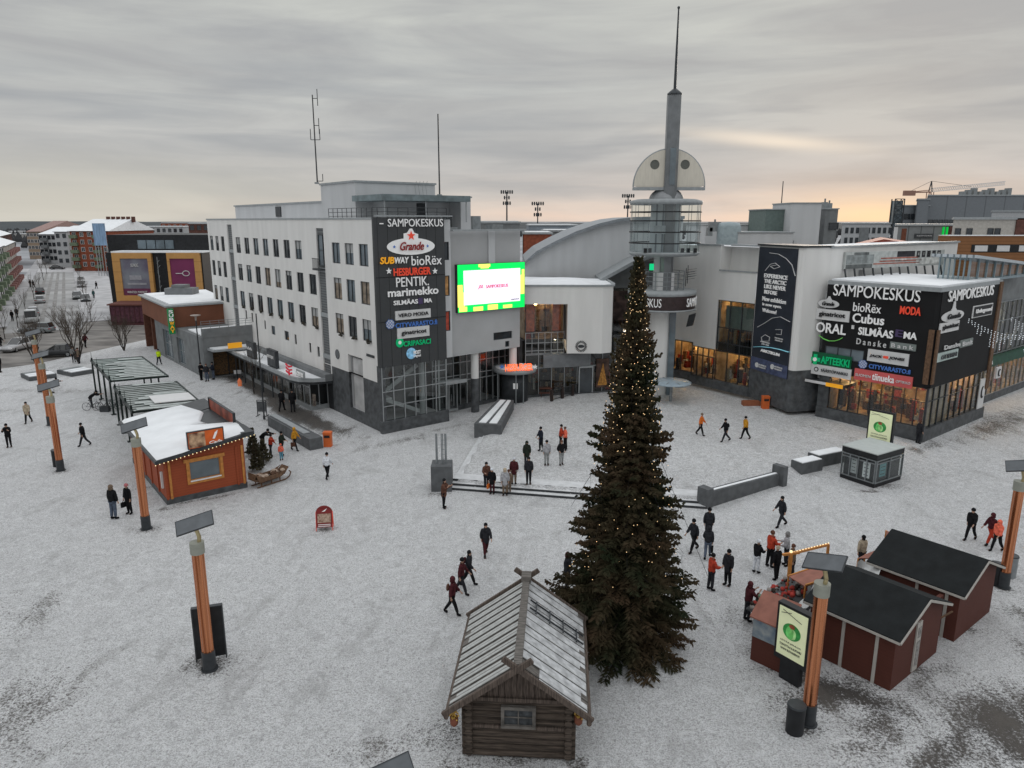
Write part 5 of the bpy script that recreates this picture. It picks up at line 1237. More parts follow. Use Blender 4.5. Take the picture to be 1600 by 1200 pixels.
# ================================================================ SURROUNDING BUILDINGS
_bw = {}
def block(name, label, p0, p1, depth, z0, z1, wm, floors=4, bays=6, cat='apartment block', roof='flat', rm=M_snow, wz=.35, wh=1.4, ww=1.2, balc=(), bm=None, side=None, group=None, eave=.3, rise=2.5, winm=M_glassd, plinth=None, first=1.0, skip=()):
    """a house whose front runs p0 -> p1 (left to right as seen), with its own windows and roof; side: 'l'/'r' bays also on that gable"""
    p0 = Vector((p0[0], p0[1], 0)); p1 = Vector((p1[0], p1[1], 0)); M = F(p0, q=(p1.x, p1.y)); Lw = (p1-p0).length
    o = root(name, (p0.x, p0.y, z0), label, cat, group)
    q = MB(M); q.box(0, Lw, 0, depth, z0, z1); part('wall', q, wm, o)
    if plinth: q = MB(M); q.box(-.05, Lw+.05, -.06, 0, z0, z0+first); part('ground_floor', q, plinth, o)
    if roof == 'flat':
        q = MB(M); q.box(-.15, Lw+.15, -.15, depth, z1, z1+.25); r = part('roof', q, M_trim, o)
        q = MB(M); q.box(.2, Lw-.2, .2, depth-.3, z1+.25, z1+.38); part('snow_cover', q, rm, r)
    else:
        e = eave; q = MB(M)
        pr = [(-e, z1-.05), (depth/2, z1+rise), (depth+e, z1-.05), (depth/2, z1-.05)] if roof == 'gable' else [(-e, z1-.05), (depth*.5, z1+rise), (depth*.5, z1-.05)]
        q.prism([(a, b) for a, b in pr], -e, Lw+e, axis='x'); r = part('roof', q, rm, o)
        q = MB(M); q.bar((-e, -e, z1-.05), (Lw+e, -e, z1-.05), .15); part('eaves', q, M_dgrey, r)
    def wins(MM, L_, n):
        fh = (z1-z0-first)/floors
        for f in range(floors):
            z = z0+first+fh*f+fh*wz*.7
            for i in range(n):
                if (f, i) in skip: continue
                x = L_*(i+.5)/n
                if i in balc and MM is M:
                    q = MB(MM); q.box(x-ww*.95, x+ww*.95, -1.1, 0, z-.5, z+.55); part('balcony', q, bm, o)
                window(o, MM, x-ww/2, x+ww/2, z, z+wh, y=-.03, nx=2, pane=winm, fw=.08, frame=M_signp if wm in WF else M_dgrey)
    wins(M, Lw, bays)
    if side:
        ms, n = side
        MM = F(M@Vector((0, depth, 0)), q=(p0.x, p0.y)) if ms == 'l' else F(p1, d=(M.to_3x3()@Vector((0, 1, 0)))[:2])
        wins(MM, depth, n)
    return o, M, Lw
M_brick = mat('red_brick', (.23, .065, .035), .9, var=.25, scale=2)
M_brickd = mat('dark_brick', (.10, .045, .035), .9, var=.25, scale=2)
M_beige = mat('beige_render', (.30, .23, .17), .9, var=.12)
M_pale = mat('cream_render', (.38, .36, .33), .9, var=.12)
M_olive = mat('green_balcony', (.14, .18, .12), .8, var=.2)
M_rose = mat('rose_balcony', (.24, .12, .11), .8, var=.2)
M_gw = mat('greywhite_render', (.40, .41, .42), .9, var=.1)
WF = {M_brick, M_beige, M_pale}

# the black building with two yellow frames and posters
Y0 = 116.0
def yx(px, z=8): p = ray(px, 420); t = Y0/p.y; return p.x*t
xa, xb = atY(180, 420, Y0).x, atY(317, 420, Y0).x
fb = root('framed_building', (xa, Y0, 0), 'black building with two bright wooden frames around tall posters beyond the cross street', 'building')
M_yel = lines_mat('yellow_boards', (.50, .27, .09), (.30, .15, .05), 1.6, (0, 0, 1), .6, .04)
ztop, zbot = atY(240, 395, Y0).z, atY(240, 474, Y0).z
q = MB(); q.box(xa+.1, xb-.1, Y0+.3, Y0+22, 0, ztop); part('wall', q, M_black, fb)
q = MB(); q.box(atY(163, 360, Y0+3).x, xb, Y0+3.5, Y0+20, ztop, atY(240, 367, Y0+3).z); up = part('upper_storey', q, M_black, fb)
q = MB(); q.box(xa-.3, xb+.2, Y0-.2, Y0+4, ztop, ztop+.25); part('roof_snow', q, M_snow, fb)
for fx0, fx1, bx0, bx1, nm in ((176, 240, 191, 234, 'a'), (261, 315, 268, 306, 'b')):
    A_, B_ = atY(fx0+3, 430, Y0).x, atY(fx1, 430, Y0).x; a_, b_ = atY(bx0, 430, Y0).x, atY(bx1, 430, Y0).x
    z1_, z0_ = ztop-.9, zbot+1.3
    q = MB(); q.box(A_, a_, Y0-.25, Y0+.3, zbot, ztop); q.box(b_, B_, Y0-.25, Y0+.3, zbot, ztop); q.box(a_, b_, Y0-.25, Y0+.3, z1_, ztop); q.box(a_, b_, Y0-.25, Y0+.3, zbot, z0_)
    f_ = part('wooden_frame', q, M_yel, fb)
    q = MB(); q.box(a_, b_, Y0-.1, Y0+.2, z0_, z1_)
    ps = part('poster', q, mat('poster_violet', (.10, .08, .13), .6, var=.5, scale=.35, col2=(.22, .24, .27)) if nm == 'a' else mat('poster_maroon', (.17, .03, .09), .6, var=.15, scale=.4), f_, 'violet grey poster' if nm == 'a' else 'maroon poster')
    MF = F((0, Y0-.1), d=(1, 0))
    if nm == 'b':
        w_ = b_-a_; c_ = (a_+b_)/2; zc = z0_+(z1_-z0_)*.6
        q = MB(MF); q.path([(a_+w_*.62+.55*math.cos(t), -.05, zc+.4*math.sin(t)) for t in [2*PI*i/16 for i in range(17)]], .06, 5); q.bar((a_+w_*.2, -.05, zc), (a_+w_*.5, -.05, zc), .1); part('ring_motif', q, M_signp, ps)
        text(ps, MF, 'LAPIN HOPEA', a_+w_*.25, a_+w_*.8, z0_+.4, z0_+.75, M_signp, y=-.04); text(ps, MF, 'KULTA', a_+w_*.35, a_+w_*.7, z0_+.95, z0_+1.25, M_signp, y=-.04)
    else:
        q = MB(MF); q.box(a_, b_, -.03, -.01, z0_, z0_+1.1); part('poster_band', q, mat('poster_maroon2', (.13, .03, .07), .6), ps)
        text(ps, MF, 'SCANDIC', a_+1.6, b_-1.6, z1_-1.3, z1_-.8, M_signp, y=-.04); text(ps, MF, 'WINTER MARKET', a_+.6, b_-.6, z0_+.35, z0_+.7, M_signp, y=-.05)
        q = MB(MF); q.box(a_+1.2, b_-1.3, -.05, -.02, z0_+2.5, z0_+3.2); q.box(a_+.8, b_-.6, -.05, -.02, z0_+1.7, z0_+2.0); part('poster_shape', q, mat('poster_pale', (.3, .3, .33), .6), ps)
q = MB()
for i in range(4): q.box(atY(214, 388, Y0+3).x+i*1.5, atY(214, 388, Y0+3).x+1.35+i*1.5, Y0+3.35, Y0+3.5, ztop+.5, ztop+1.9)
part('upper_window', q, M_glassb, up)
q = MB(); xm_ = atY(250, 430, Y0).x
for i in range(9): q.bar((xm_+random.uniform(-.1, .1), Y0-.4, 3+i*.8), (xm_+random.uniform(-.5, .5), Y0-.4, 3.5+i*.8), .06)
q.tube((xm_, Y0-.4, 1), (xm_, Y0-.4, 10.4), .06); part('downpipe', q, M_steel, fb)
q = MB(); q.prism([(xa+.1, ztop), (xa+.1, 0), (xa-1.5, 0), (xa-1.8, ztop)][::-1], Y0+1, Y0+18, axis='y'); part('side_wall', q, M_black, fb)
# dark red glazed terrace in front
tp = at(175, 508); te = root('glazed_terrace', tp, 'low dark red glazed terrace with parasols in front of the framed building', 'terrace')
q = MB(); x1_ = at(238, 505).x; q.box(tp.x, x1_, tp.y, tp.y+6, 0, .5)
for i in range(8): x = tp.x+(x1_-tp.x)*i/7; q.box(x-.06, x+.06, tp.y-.05, tp.y+.05, .5, 3)
q.box(tp.x, x1_, tp.y-.08, tp.y+.08, 2.9, 3.1); part('frame', q, mat('dark_red', (.07, .02, .025), .6), te)
q = MB(); q.quad((tp.x, tp.y, .4), (x1_, tp.y, .4), (x1_, tp.y, 2.9), (tp.x, tp.y, 2.9)); q.quad((tp.x, tp.y, .4), (tp.x, tp.y, 2.9), (tp.x, tp.y+6, 2.9), (tp.x, tp.y+6, .4)); part('pane', q, mat('plum_glass', (.09, .035, .05), .15, var=.4), te)
q = MB(); q.slab((tp.x-.3, tp.y-.3, 3.3), (x1_+.3, tp.y-.3, 3.3), (x1_+.3, tp.y+6, 3.5), (tp.x-.3, tp.y+6, 3.5), .2); part('roof', q, mat('rust_roof', (.13, .05, .04), .8), te)
for px in (182, 196, 207):
    p = at(px, 482); o = root('closed_parasol', p, 'folded rust red parasol by the glazed terrace', 'parasol', 'folded parasols by the glazed terrace'); q = MB(); q.tube((p.x, p.y, 0), (p.x, p.y, 2.8), .06); part('pole', q, M_dgrey, o)
    q = MB(); q.lathe([(.02, 3.3), (.35, 2.3), (.55, 1.4), (.1, 1.3)], (p.x, p.y), 8); part('cloth', q, M_rust, o)

# brown and grey market pavilion beside the office
o0 = Vector((-47.9, 92.7, 0)); o1 = Vector((-38.2, 79.6, 0)); o2 = AB(38.5, .2); o3 = AB(47, 2)
mk = root('corner_pavilion', (o1.x, o1.y, 0), 'low brown and grey corner building with snowy flat roof and vertical lit sign', 'building')
zr = 6.6
pl = [(o0.x, o0.y), (o1.x, o1.y), (o2.x, o2.y), (o3.x, o3.y), (o0.x+6, o0.y+6)]
q = MB(); q.prism(pl, 4.3, zr); part('brown_band', q, mat('rust_fascia', (.18, .07, .04), .75, var=.12, scale=.8), mk)
q = MB(); q.prism([(x-.25*(i < 2), y-.25) for i, (x, y) in enumerate(pl)], zr, zr+.18); rf = part('roof', q, M_trim, mk)
cx = sum(p[0] for p in pl)/5; cy = sum(p[1] for p in pl)/5
q = MB(); q.prism([(cx+(x-cx)*.93, cy+(y-cy)*.93) for x, y in pl], zr+.18, zr+.3); part('snow_cover', q, M_snow, rf)
q = MB(); rp = at(283, 463, zr); q.box(rp.x-1.6, rp.x+1.9, rp.y-1, rp.y+1, zr+.3, zr+1.1); q.box(rp.x-.8, rp.x+.9, rp.y-.7, rp.y+.8, zr+1.1, zr+1.5); part('roof_vent', q, M_grey, rf)
MK = F(o0, q=(o1.x, o1.y)); LK = (o1-o0).length
q = MB(MK); q.box(0, .35, 0, 3, 0, 4.3); q.box(3.2, 3.6, .3, 4, 0, 4.3); q.box(.35, 3.2, 2.5, 2.8, 0, 4.3); part('brown_pier', q, mat('rust_pier', (.12, .05, .032), .75, var=.2), mk)
g0, g1 = at(247, 552), at(322, 592); MG2 = F(g0, q=(g1.x, g1.y)); LG2 = (g1-g0).length
q = MB(MG2); wall(q, LG2, 0, 4.28, [(3.4, 7.2, .2, 3.5), (9.2, 12.0, .2, 3.2)], .3); q.quad((0, 0, 4.28), (LG2, 0, 4.28), (LG2, 8, 4.28), (0, 8, 4.28)); part('wall', q, M_grey, mk)
window(mk, MG2, 3.4, 7.2, .2, 3.5, y=.25, nx=3, nz=2, frame=M_alu, pane=M_glassb); window(mk, MG2, 9.2, 12.0, .2, 3.2, y=.25, nx=2, nz=2, frame=M_alu, pane=M_glassb)
MG3 = F(g1, d=DR); q = MB(MG3); wall(q, 5.6, 0, 4.28, [(.9, 5.3, .1, 2.9)], .3); q.box(0, 5.6, -.05, .2, 4.28, 5.2); part('wall', q, M_grey, mk)
q = MB(MG3); q.box(.3, 5.6, .3, 6.5, 4.3, 4.42); part('terrace_snow', q, M_snow, mk)
q = MB(MG3)
for z in (.35, .65, .95): q.tube((0, 0, 5.2+z*.8), (5.6, 0, 5.2+z*.8), .025, n=4)
for i in range(7): q.tube((.9*i, 0, 5.2), (.9*i, 0, 6.0), .03, n=4)
part('railing', q, M_steel, mk)
q = MB(MG3); q.box(.9, 5.3, .8, 4, .1, 2.9); part('fruit_shelves', q, mat('shop_stock', (.04, .035, .03), .8, var=.9, scale=7, col2=(.22, .12, .05)), mk)
q = MB(MG3); q.prism([(.6, -1.6), (4.6, -1.9), (5.8, -1.0), (5.8, 0), (.4, 0)], 2.95, 3.15); cp = part('canopy', q, M_trim, mk); q = MB(MG3); q.prism([(.8, -1.4), (4.5, -1.7), (5.6, -.9), (5.6, -.1), (.6, -.1)], 3.15, 3.25); part('snow_cover', q, M_snow, cp)
q = MB(MG3); q.box(2.0, 3.4, -1.75, -1.65, 3.2, 3.75); part('yellow_sign', q, M_signy, cp)
sp_ = MK@Vector((LK+.05, -.1, 0)); MSg = F(sp_, d=DR)
q = MB(MSg); q.box(-.15, .45, -.5, -.1, 3.7, 6.5); sg = part('vertical_sign', q, mat('sign_deepgreen', (.01, .16, .05), .5, emit=.25), mk)
for i, ch in enumerate('SUBWAY'): text(sg, MSg, ch, -.08, .38, 6.0-i*.43, 6.36-i*.43, M_signw if i < 3 else M_signy, y=-.54, bold=.05)

# street on the left: houses nearest first
def sq(a, b): v = sp(a, b); return (v[0], v[1])
# near left block with green and rose balconies (gable toward us)
A0, A1 = at(-95, 520), at(-6, 515)
def street_block(label, a0, a1, side, z1, wm, floors, bays, rise=2.2, balc=(), bm=None, dep=12, off=18, roof='gable', gable=2, rm=M_snow, wh=1.4):
    if side < 0: o, M_, L_ = block('apartment_block', label, sq(a0, -off), sq(a1, -off), dep, 0, z1, wm, floors, bays, roof=roof, rise=rise, balc=balc, bm=bm, group=None, side=('l', gable), rm=rm, wh=wh)
    else: o, M_, L_ = block('apartment_block', label, sq(a1, off), sq(a0, off), dep, 0, z1, wm, floors, bays, roof=roof, rise=rise, balc=balc, bm=bm, side=('r', gable), rm=rm, wh=wh)
    return o
street_block('long pale green block at the left edge with glazed balconies and snowy roof', 4, 62, -1, 10.8, M_gw, 4, 12, balc=range(1, 12, 2), bm=M_olive, off=11)
street_block('rose and grey block with stacked balconies farther up the left side', 64, 106, -1, 10.6, M_pale, 4, 7, balc=range(0, 7), bm=M_rose, off=11)
street_block('low white house with snowy roof behind the rose balcony block', 125, 150, -1, 9, M_gw, 3, 7)
street_block('brownish block far up the left side of the street', 165, 230, -1, 11, M_brickd, 4, 9)
# right-hand side of the street
def fblock(label, px0, px1, pyb, ztop_px, dep, wm, floors, bays, **k):
    a, b_ = at(px0, pyb), at(px1, pyb); Ym = (a.y+b_.y)/2; b_ = Vector((b_.x, a.y, 0)); zt = atY((px0+px1)/2, ztop_px, a.y).z
    return block(k.pop('name', 'apartment_block'), label, (a.x, a.y), (b_.x, b_.y), dep, 0, zt, wm, floors, bays, **k)
o, M_, L_ = fblock('tall red brick apartment block with snowy roof and green balconies behind the framed building', 117, 176, 424, 361, 30, M_brick, 5, 5, roof='gable', rise=3.8, balc=(0, 3), bm=M_olive, side=('l', 4), eave=.5)
for i in range(6):
    zt_ = [c for c in kids(o) if c.name.startswith('roof')][0]
    q = MB(M_); q.box(L_*.35+i*1.7, L_*.35+.8+i*1.7, 14.4, 15.6, 15.5, 17.4); part('chimney', q, M_brickd, zt_)
fblock('white block with dark balconies right of the red brick block', 176, 212, 428, 376, 20, M_gw, 5, 4, balc=(0, 2), bm=M_grey, roof='flat')
fblock('long pale block with flat snowy roof seen over the framed building', 214, 292, 410, 355, 14, M_gw, 5, 9, roof='flat')
fblock('red brick block with flat roof beyond the long pale block', 256, 300, 396, 349, 14, M_brick, 5, 5, roof='flat')
fblock('dark red brick block next to the far end of the white office wing', 302, 345, 430, 350, 16, M_brickd, 6, 4, roof='flat')
fblock('grey block half hidden between framed building and white office wing', 314, 344, 475, 376, 14, M_pale, 5, 3, roof='flat')
fblock('white block with balconies facing the end of the street', 66, 92, 413, 366, 25, M_gw, 4, 4, roof='gable', rise=2.6, balc=(1,), bm=M_grey)
fblock('grey white block wall beside the red brick block', 92, 112, 418, 362, 25, M_gw, 4, 2, roof='gable', rise=2.0)
fblock('beige block with reddish gabled roof at the far end of the street', 47, 68, 405, 362, 40, M_beige, 4, 4, roof='gable', rise=4.5, rm=mat('pinkish_roof', (.30, .20, .18), .8, var=.3))
fblock('white house far left below the forest', 0, 18, 372, 362, 30, M_gw, 2, 5, roof='flat', name='house')
fblock('pale house left of the beige block below the forest', 22, 42, 378, 366, 30, M_pale, 2, 4, roof='flat', name='house')
random.seed(31)
# smaller far houses filling the town towards the horizon, left and centre
far_lab = [('low white house among the far trees at the left', 8, 30, 364, 358), ('reddish far house in front of the forest', 44, 60, 362, 355), ('far grey hall below the horizon', 330, 352, 380, 352)]
for lb, a, b_, yb, yt in far_lab: fblock(lb, a, b_, yb, yt, 40, random.choice((M_gw, M_brickd, M_pale)), 2, 4, roof='flat', name='house')
# blue striped tower thing by the brick block: a far water slide-like blue mast
p = at(163, 432); o = root('blue_banner_mast', p, 'pale blue column-shaped banner on thin poles beside the brick block', 'banner')
q = MB(); q.box(p.x-1.6, p.x+1.9, p.y-.2, p.y+.2, 9.0, 15.3); part('banner', q, mat('banner_ice', (.22, .33, .48), .7, var=.3, scale=.6, stretch=(3, 1, .5)), o)
q = MB()
for dx in (-1.5, -.7, .1, .9, 1.8): q.tube((p.x+dx, p.y, 0), (p.x+dx, p.y, 9.2), .1)
part('pole', q, M_alu, o)

# ---------------------------------------------------------------- centre background
def fb2(label, px0, px1, pyt, Y, m, zb=0, dep=14, floors=0, bays=0, roof='flat', name='building', **k):
    a, b_ = atY(px0, pyt, Y), atY(px1, pyt, Y)
    if floors: return block(name, label, (a.x, Y), (b_.x, Y), dep, zb, a.z, m, floors, bays, roof=roof, cat='building', **k)
    o = root(name, (a.x, Y, zb), label, 'building'); q = MB(); q.box(a.x, b_.x, Y, Y+dep, zb, a.z); part('wall', q, m, o)
    q = MB(); q.box(a.x-.2, b_.x+.2, Y-.2, Y+dep, a.z, a.z+.3); r = part('roof', q, M_trim, o)
    q = MB(); q.box(a.x+.2, b_.x-.2, Y+.2, Y+dep, a.z+.3, a.z+.4); part('snow_cover', q, M_snow, r); return o
fb2('long low bluish hall left of the lookout tower', 826, 905, 353, 190, mat('bluish_hall', (.20, .23, .26), .7, var=.3, scale=.2), dep=30)
o = fb2('rust red brick house behind the lit screen', 818, 862, 366, 120, M_brick, dep=10)
fb2('grey hall in front of the bluish hall', 850, 900, 362, 140, M_grey, dep=10)
fb2('low dark roofs behind the office wing', 706, 812, 349, 120, M_grey, dep=14)
fb2('long pale office left of the far sports ground', 352, 480, 349, 300, M_gw, dep=30)
def stadium_light(px, pyb, pyt, Y, label):
    b_, t = atY(px, pyb, Y), atY(px, pyt, Y); o = root('floodlight_mast', (b_.x, Y, 0), label, 'floodlight mast', 'floodlight masts of the sports ground')
    q = MB(); q.tube((b_.x, Y, 0), (b_.x, Y, t.z), .32, .2, 8); part('pole', q, M_dgrey, o)
    q = MB(); s_ = Y/150
    for j, n in enumerate((6, 3, 4)):
        z = t.z-j*1.1*s_; q.bar((b_.x-.22*n*s_, Y, z), (b_.x+.22*n*s_, Y, z), .12)
        for i in range(n): q.box(b_.x+(-.22*n+.44*(i+.15))*s_, b_.x+(-.22*n+.44*(i+.8))*s_, Y-.15, Y+.15, z-.35*s_, z+.35*s_)
    part('lamp_bank', q, M_dgrey, o)
stadium_light(792, 352, 300, 230, 'taller floodlight mast right of the screen wall')
stadium_light(840, 356, 318, 290, 'smaller floodlight mast above the bluish hall'); stadium_light(980, 352, 306, 260, 'floodlight mast just left of the lookout tower')
# ---------------------------------------------------------------- right background
M_officeg = lines_mat('grey_office_panels', (.17, .185, .20), (.12, .13, .14), 6.0, (1, 0, 0), .6, .06)
def ribbon(o, M, x0, x1, z, h, n):
    for i in range(n):
        a = x0+(x1-x0)*i/n; window(o, M, a, a+(x1-x0)/n*.86, z, z+h, y=-.05, pane=M_glassd, fw=.1)
def bbox(name, label, px0, px1, pyt, Y, m, dep, cat='building', zb=0):
    a, b_ = atY(px0, pyt, Y), atY(px1, pyt, Y); o = root(name, (a.x, Y, zb), label, cat); k = 1+dep/Y if a.x > 0 else 1; q = MB(); q.prism([(a.x, Y), (b_.x, Y), (b_.x*k, Y+dep), (a.x*k, Y+dep)], zb, a.z); part('wall', q, m, o)
    q = MB(); q.prism([(a.x-.2, Y-.25), (b_.x+.2, Y-.25), (b_.x*k, Y+dep+.2), (a.x*k-.2, Y+dep+.2)], a.z, a.z+.35); part('roof', q, M_trim, o)
    return o, F((a.x, Y), d=(1, 0)), b_.x-a.x, a.z
o, M_, L_, zt = bbox('office_block', 'big grey office block with ribbon windows at the upper right under the crane', 1450, 1680, 306, 230, M_officeg, 40)
for z, n0 in ((zt-9, 26), (zt-13.5, 26)): ribbon(o, M_, 1, L_-2, z, 1.8, n0)
q = MB()
for i in range(9): x = atY(1510+i*9, 300, 232).x; q.box(x, x+1.1, 234, 236, zt, zt+1.5+(i % 3)*.5)
part('roof_vents', q, M_steel, o)['kind'] = 'stuff'
o, M_, L_, zt = bbox('office_block', 'lower left part of the grey office block beside the scaffold tower', 1398, 1452, 322, 226, M_officeg, 30)
for z in (zt-4, zt-8.5): ribbon(o, M_, 1, L_-1, z, 1.7, 8)
o, M_, L_, zt = bbox('stair_block', 'tall windowless grey stair block in the middle of the big office', 1433, 1452, 312, 224, M_officeg, 20)
lt = atY(1399, 352, 222); zt_ = atY(1399, 311, 222).z; o = root('lattice_tower', (lt.x, 222, 0), 'dark scaffold tower at the left end of the big grey office', 'tower')
q = MB()
for x in (-1.4, 1.4):
    for y in (-1, 1): q.bar((lt.x+x, 222+y, 0), (lt.x+x, 222+y, zt_), .25)
for i in range(10): z = zt_-i*2.2; q.bar((lt.x-1.4, 221, z), (lt.x+1.4, 221, z), .2); q.bar((lt.x-1.4, 221, z), (lt.x+1.4, 221, z-2.2), .15); q.bar((lt.x+1.4, 221, z), (lt.x-1.4, 221, z-2.2), .15)
part('lattice', q, M_dgrey, o)
q = MB(); q.box(lt.x-1.3, lt.x+1.3, 221.5, 223, zt_-8, zt_-.5); part('shaft', q, M_glassb, o)
o, M_, L_, zt = bbox('apartment_block', 'white apartment block with dark bays against the sunset', 1316, 1392, 350, 210, M_gw, 14, 'apartment block')
for f in range(3):
    for i in range(9): window(o, M_, 1+i*1.55, 1.9+i*1.55, zt-2.6-f*2.8, zt-1.0-f*2.8, y=-.05, fw=.1)
q = MB(M_); q.box(5.2, 7.8, -.2, 0, zt-9, zt-1); part('dark_bay', q, M_grey, o)
o, M_, L_, zt = bbox('supermarket', 'grey panelled supermarket with a dark sign and bright green strip', 1400, 1495, 353, 140, lines_mat('market_panels', (.22, .23, .235), (.10, .11, .11), 2.4, (1, 0, 0), .6, .08), 20, 'supermarket')
MK3 = M_; a = on(MK3, 1429, 365); b_ = on(MK3, 1457, 372); q = MB(MK3); q.box(a[0], b_[0], -.2, 0, b_[1], a[1]); sgn = part('sign_panel', q, M_stone, o); text(sgn, MK3, 'Supermarket', a[0]+.3, b_[0]-.3, b_[1]+.3, a[1]-.3, M_signp, y=-.25, bold=.03)
a = on(MK3, 1473, 354)[0]
for k_ in range(2): q = MB(MK3); q.box(a+.7*k_, a+.25+.7*k_, -.3, 0, zt-9, zt-.2); part('green_strip', q, em('strip_green', (.0, .45, .05), .7), o)
q = MB(MK3); a = on(MK3, 1478, 354)[0]; q.box(a+.6, a+2.6, -.2, 0, 0, zt); part('brown_pier', q, M_brickd, o); a = on(MK3, 1409, 360)[0]; q = MB(MK3); q.box(a, a+.9, -.1, 0, 2, zt-.5); part('rust_pier', q, M_rust, o); q = MB(MK3); q.box(-.3, a-.8, -.1, 0, 2, zt-.2); part('white_pier', q, M_signp, o)
o, M_, L_, zt = bbox('cream_building', 'cream building over an orange-brown storey with long window band at the right edge', 1490, 1680, 343, 112, M_pale, 20)
for x_ in (1493, 1511, 1544, 1555): a = on(M_, x_, 352)[0]; window(o, M_, a, a+.9, zt-2.6, zt-1.3, y=-.05, fw=.08)
q = MB(M_); a = on(M_, 1587, 350)[0]; q.box(a, a+9, -.25, 0, zt-5, zt+.2); part('brown_bay', q, M_brickd, o)
z1_ = on(M_, 1550, 368)[1]; z0_ = 2
q = MB(M_); q.box(-2, L_, -3, 0, z0_, z1_); lw = part('lower_storey', q, lines_mat('orange_boards', (.24, .11, .045), (.12, .05, .02), .5, (0, 0, 1), .7, .1), o)
za, zb_ = on(M_, 1550, 381)[1], on(M_, 1550, 393)[1]; MW = M_@Matrix.Translation((0, -3, 0))
q = MB(MW); q.box(1.4, L_, -.06, .0, zb_, za); bd = part('window_band', q, M_black, lw)
for i in range(7): q = MB(MW); q.box(1.9+i*3.3, 3.8+i*3.3, -.1, -.06, zb_+.15, za-.15); part('blind_panel', q, M_signp, bd)
q = MB(M_); q.box(-2, L_, -3.1, 0, z1_, z1_+.1); part('ledge_snow', q, M_snow, o)
# long rust red roof just behind
ra, rb = atY(1316, 376, 95), atY(1468, 376, 88); o = root('red_roofed_hall', (ra.x, 95, 0), 'long hall with rust red sloping roof behind the white wing', 'building')
q = MB(F((ra.x, 92), q=(rb.x, 88))); Lr = rb.x-ra.x; q.box(0, Lr, 0, 12, 0, 12.7); part('wall', q, M_brickd, o)
q = MB(F((ra.x, 92), q=(rb.x, 88))); q.prism([(-.5, 12.7), (Lr*.4, 13.8), (Lr+.5, 12.9), (Lr+.5, 12.5), (-.5, 12.3)][::-1], -.5, 12, axis='y'); part('roof', q, mat('red_roof', (.26, .06, .04), .6, var=.2), o)
o, M_, L_, zt = bbox('pale_hall', 'long white hall edge behind the big office at the far right', 1550, 1700, 331, 170, M_gw, 20)
# tower crane
cy_ = 300; cb_ = atY(1453, 305, cy_); ct = atY(1453, 283, cy_)
cr_ = root('tower_crane', (cb_.x, cy_, 0), 'tower crane with long white jib above the grey office block', 'crane')
q = MB(); zj = atY(1453, 300, cy_).z
for x in (-.9, .9):
    for y in (-.9, .9): q.bar((cb_.x+x, cy_+y, 0), (cb_.x+x, cy_+y, zj), .25)
for i in range(24): z = zj-i*1.8; q.bar((cb_.x-.9, cy_-.9, z), (cb_.x+.9, cy_-.9, z-1.8), .15)
part('mast', q, mat('crane_red', (.30, .17, .13), .6), cr_)
je = atY(1570, 289, cy_); ce = atY(1414, 301, cy_)
q = MB(); n = 34
for i in range(n):
    t0, t1 = i/n, (i+1)/n; p0 = Vector((cb_.x, cy_, zj)).lerp(je, t0); p1 = Vector((cb_.x, cy_, zj)).lerp(je, t1)
    q.bar(p0, p1, .18); q.bar(p0+Vector((0, 0, 1.4)), p1+Vector((0, 0, 1.4)), .18); q.bar(p0, p1+Vector((0, 0, 1.4)), .12); q.bar(p0+Vector((0, 0, 1.4)), p1, .12)
part('jib', q, M_signp, cr_)
q = MB(); q.bar((cb_.x, cy_, zj), ce, .5); q.bar((cb_.x, cy_, zj+.8), ce, .3); q.box(ce.x-.5, ce.x+4, cy_-.7, cy_+.7, ce.z-1.2, ce.z+.8); part('counter_jib', q, MATS['crane_red'], cr_)
q = MB(); q.bar((cb_.x-.7, cy_, zj), (cb_.x, cy_, ct.z), .3); q.bar((cb_.x+.7, cy_, zj), (cb_.x, cy_, ct.z), .3); q.tube((cb_.x, cy_, ct.z), (ce.x+2, cy_, ce.z+.5), .08, n=4); q.tube((cb_.x, cy_, ct.z), Vector((cb_.x, cy_, zj+1.4)).lerp(je, .55), .08, n=4); part('tie_bar', q, M_dgrey, cr_)
# ================================================================ THE SQUARE
M_con = mat('grey_concrete', (.10, .105, .11), .85, var=.2, scale=2, bump=.3, bscale=12)
M_copper = mat('copper', (.26, .075, .03), .25, .9, scale=1, stretch=(11, 11, .12), col2=(.86, .36, .18))  # pale vertical streaks paint reflected highlights into the shaft colour
M_brass = mat('pale_brass', (.50, .42, .24), .35, .7, var=.2)
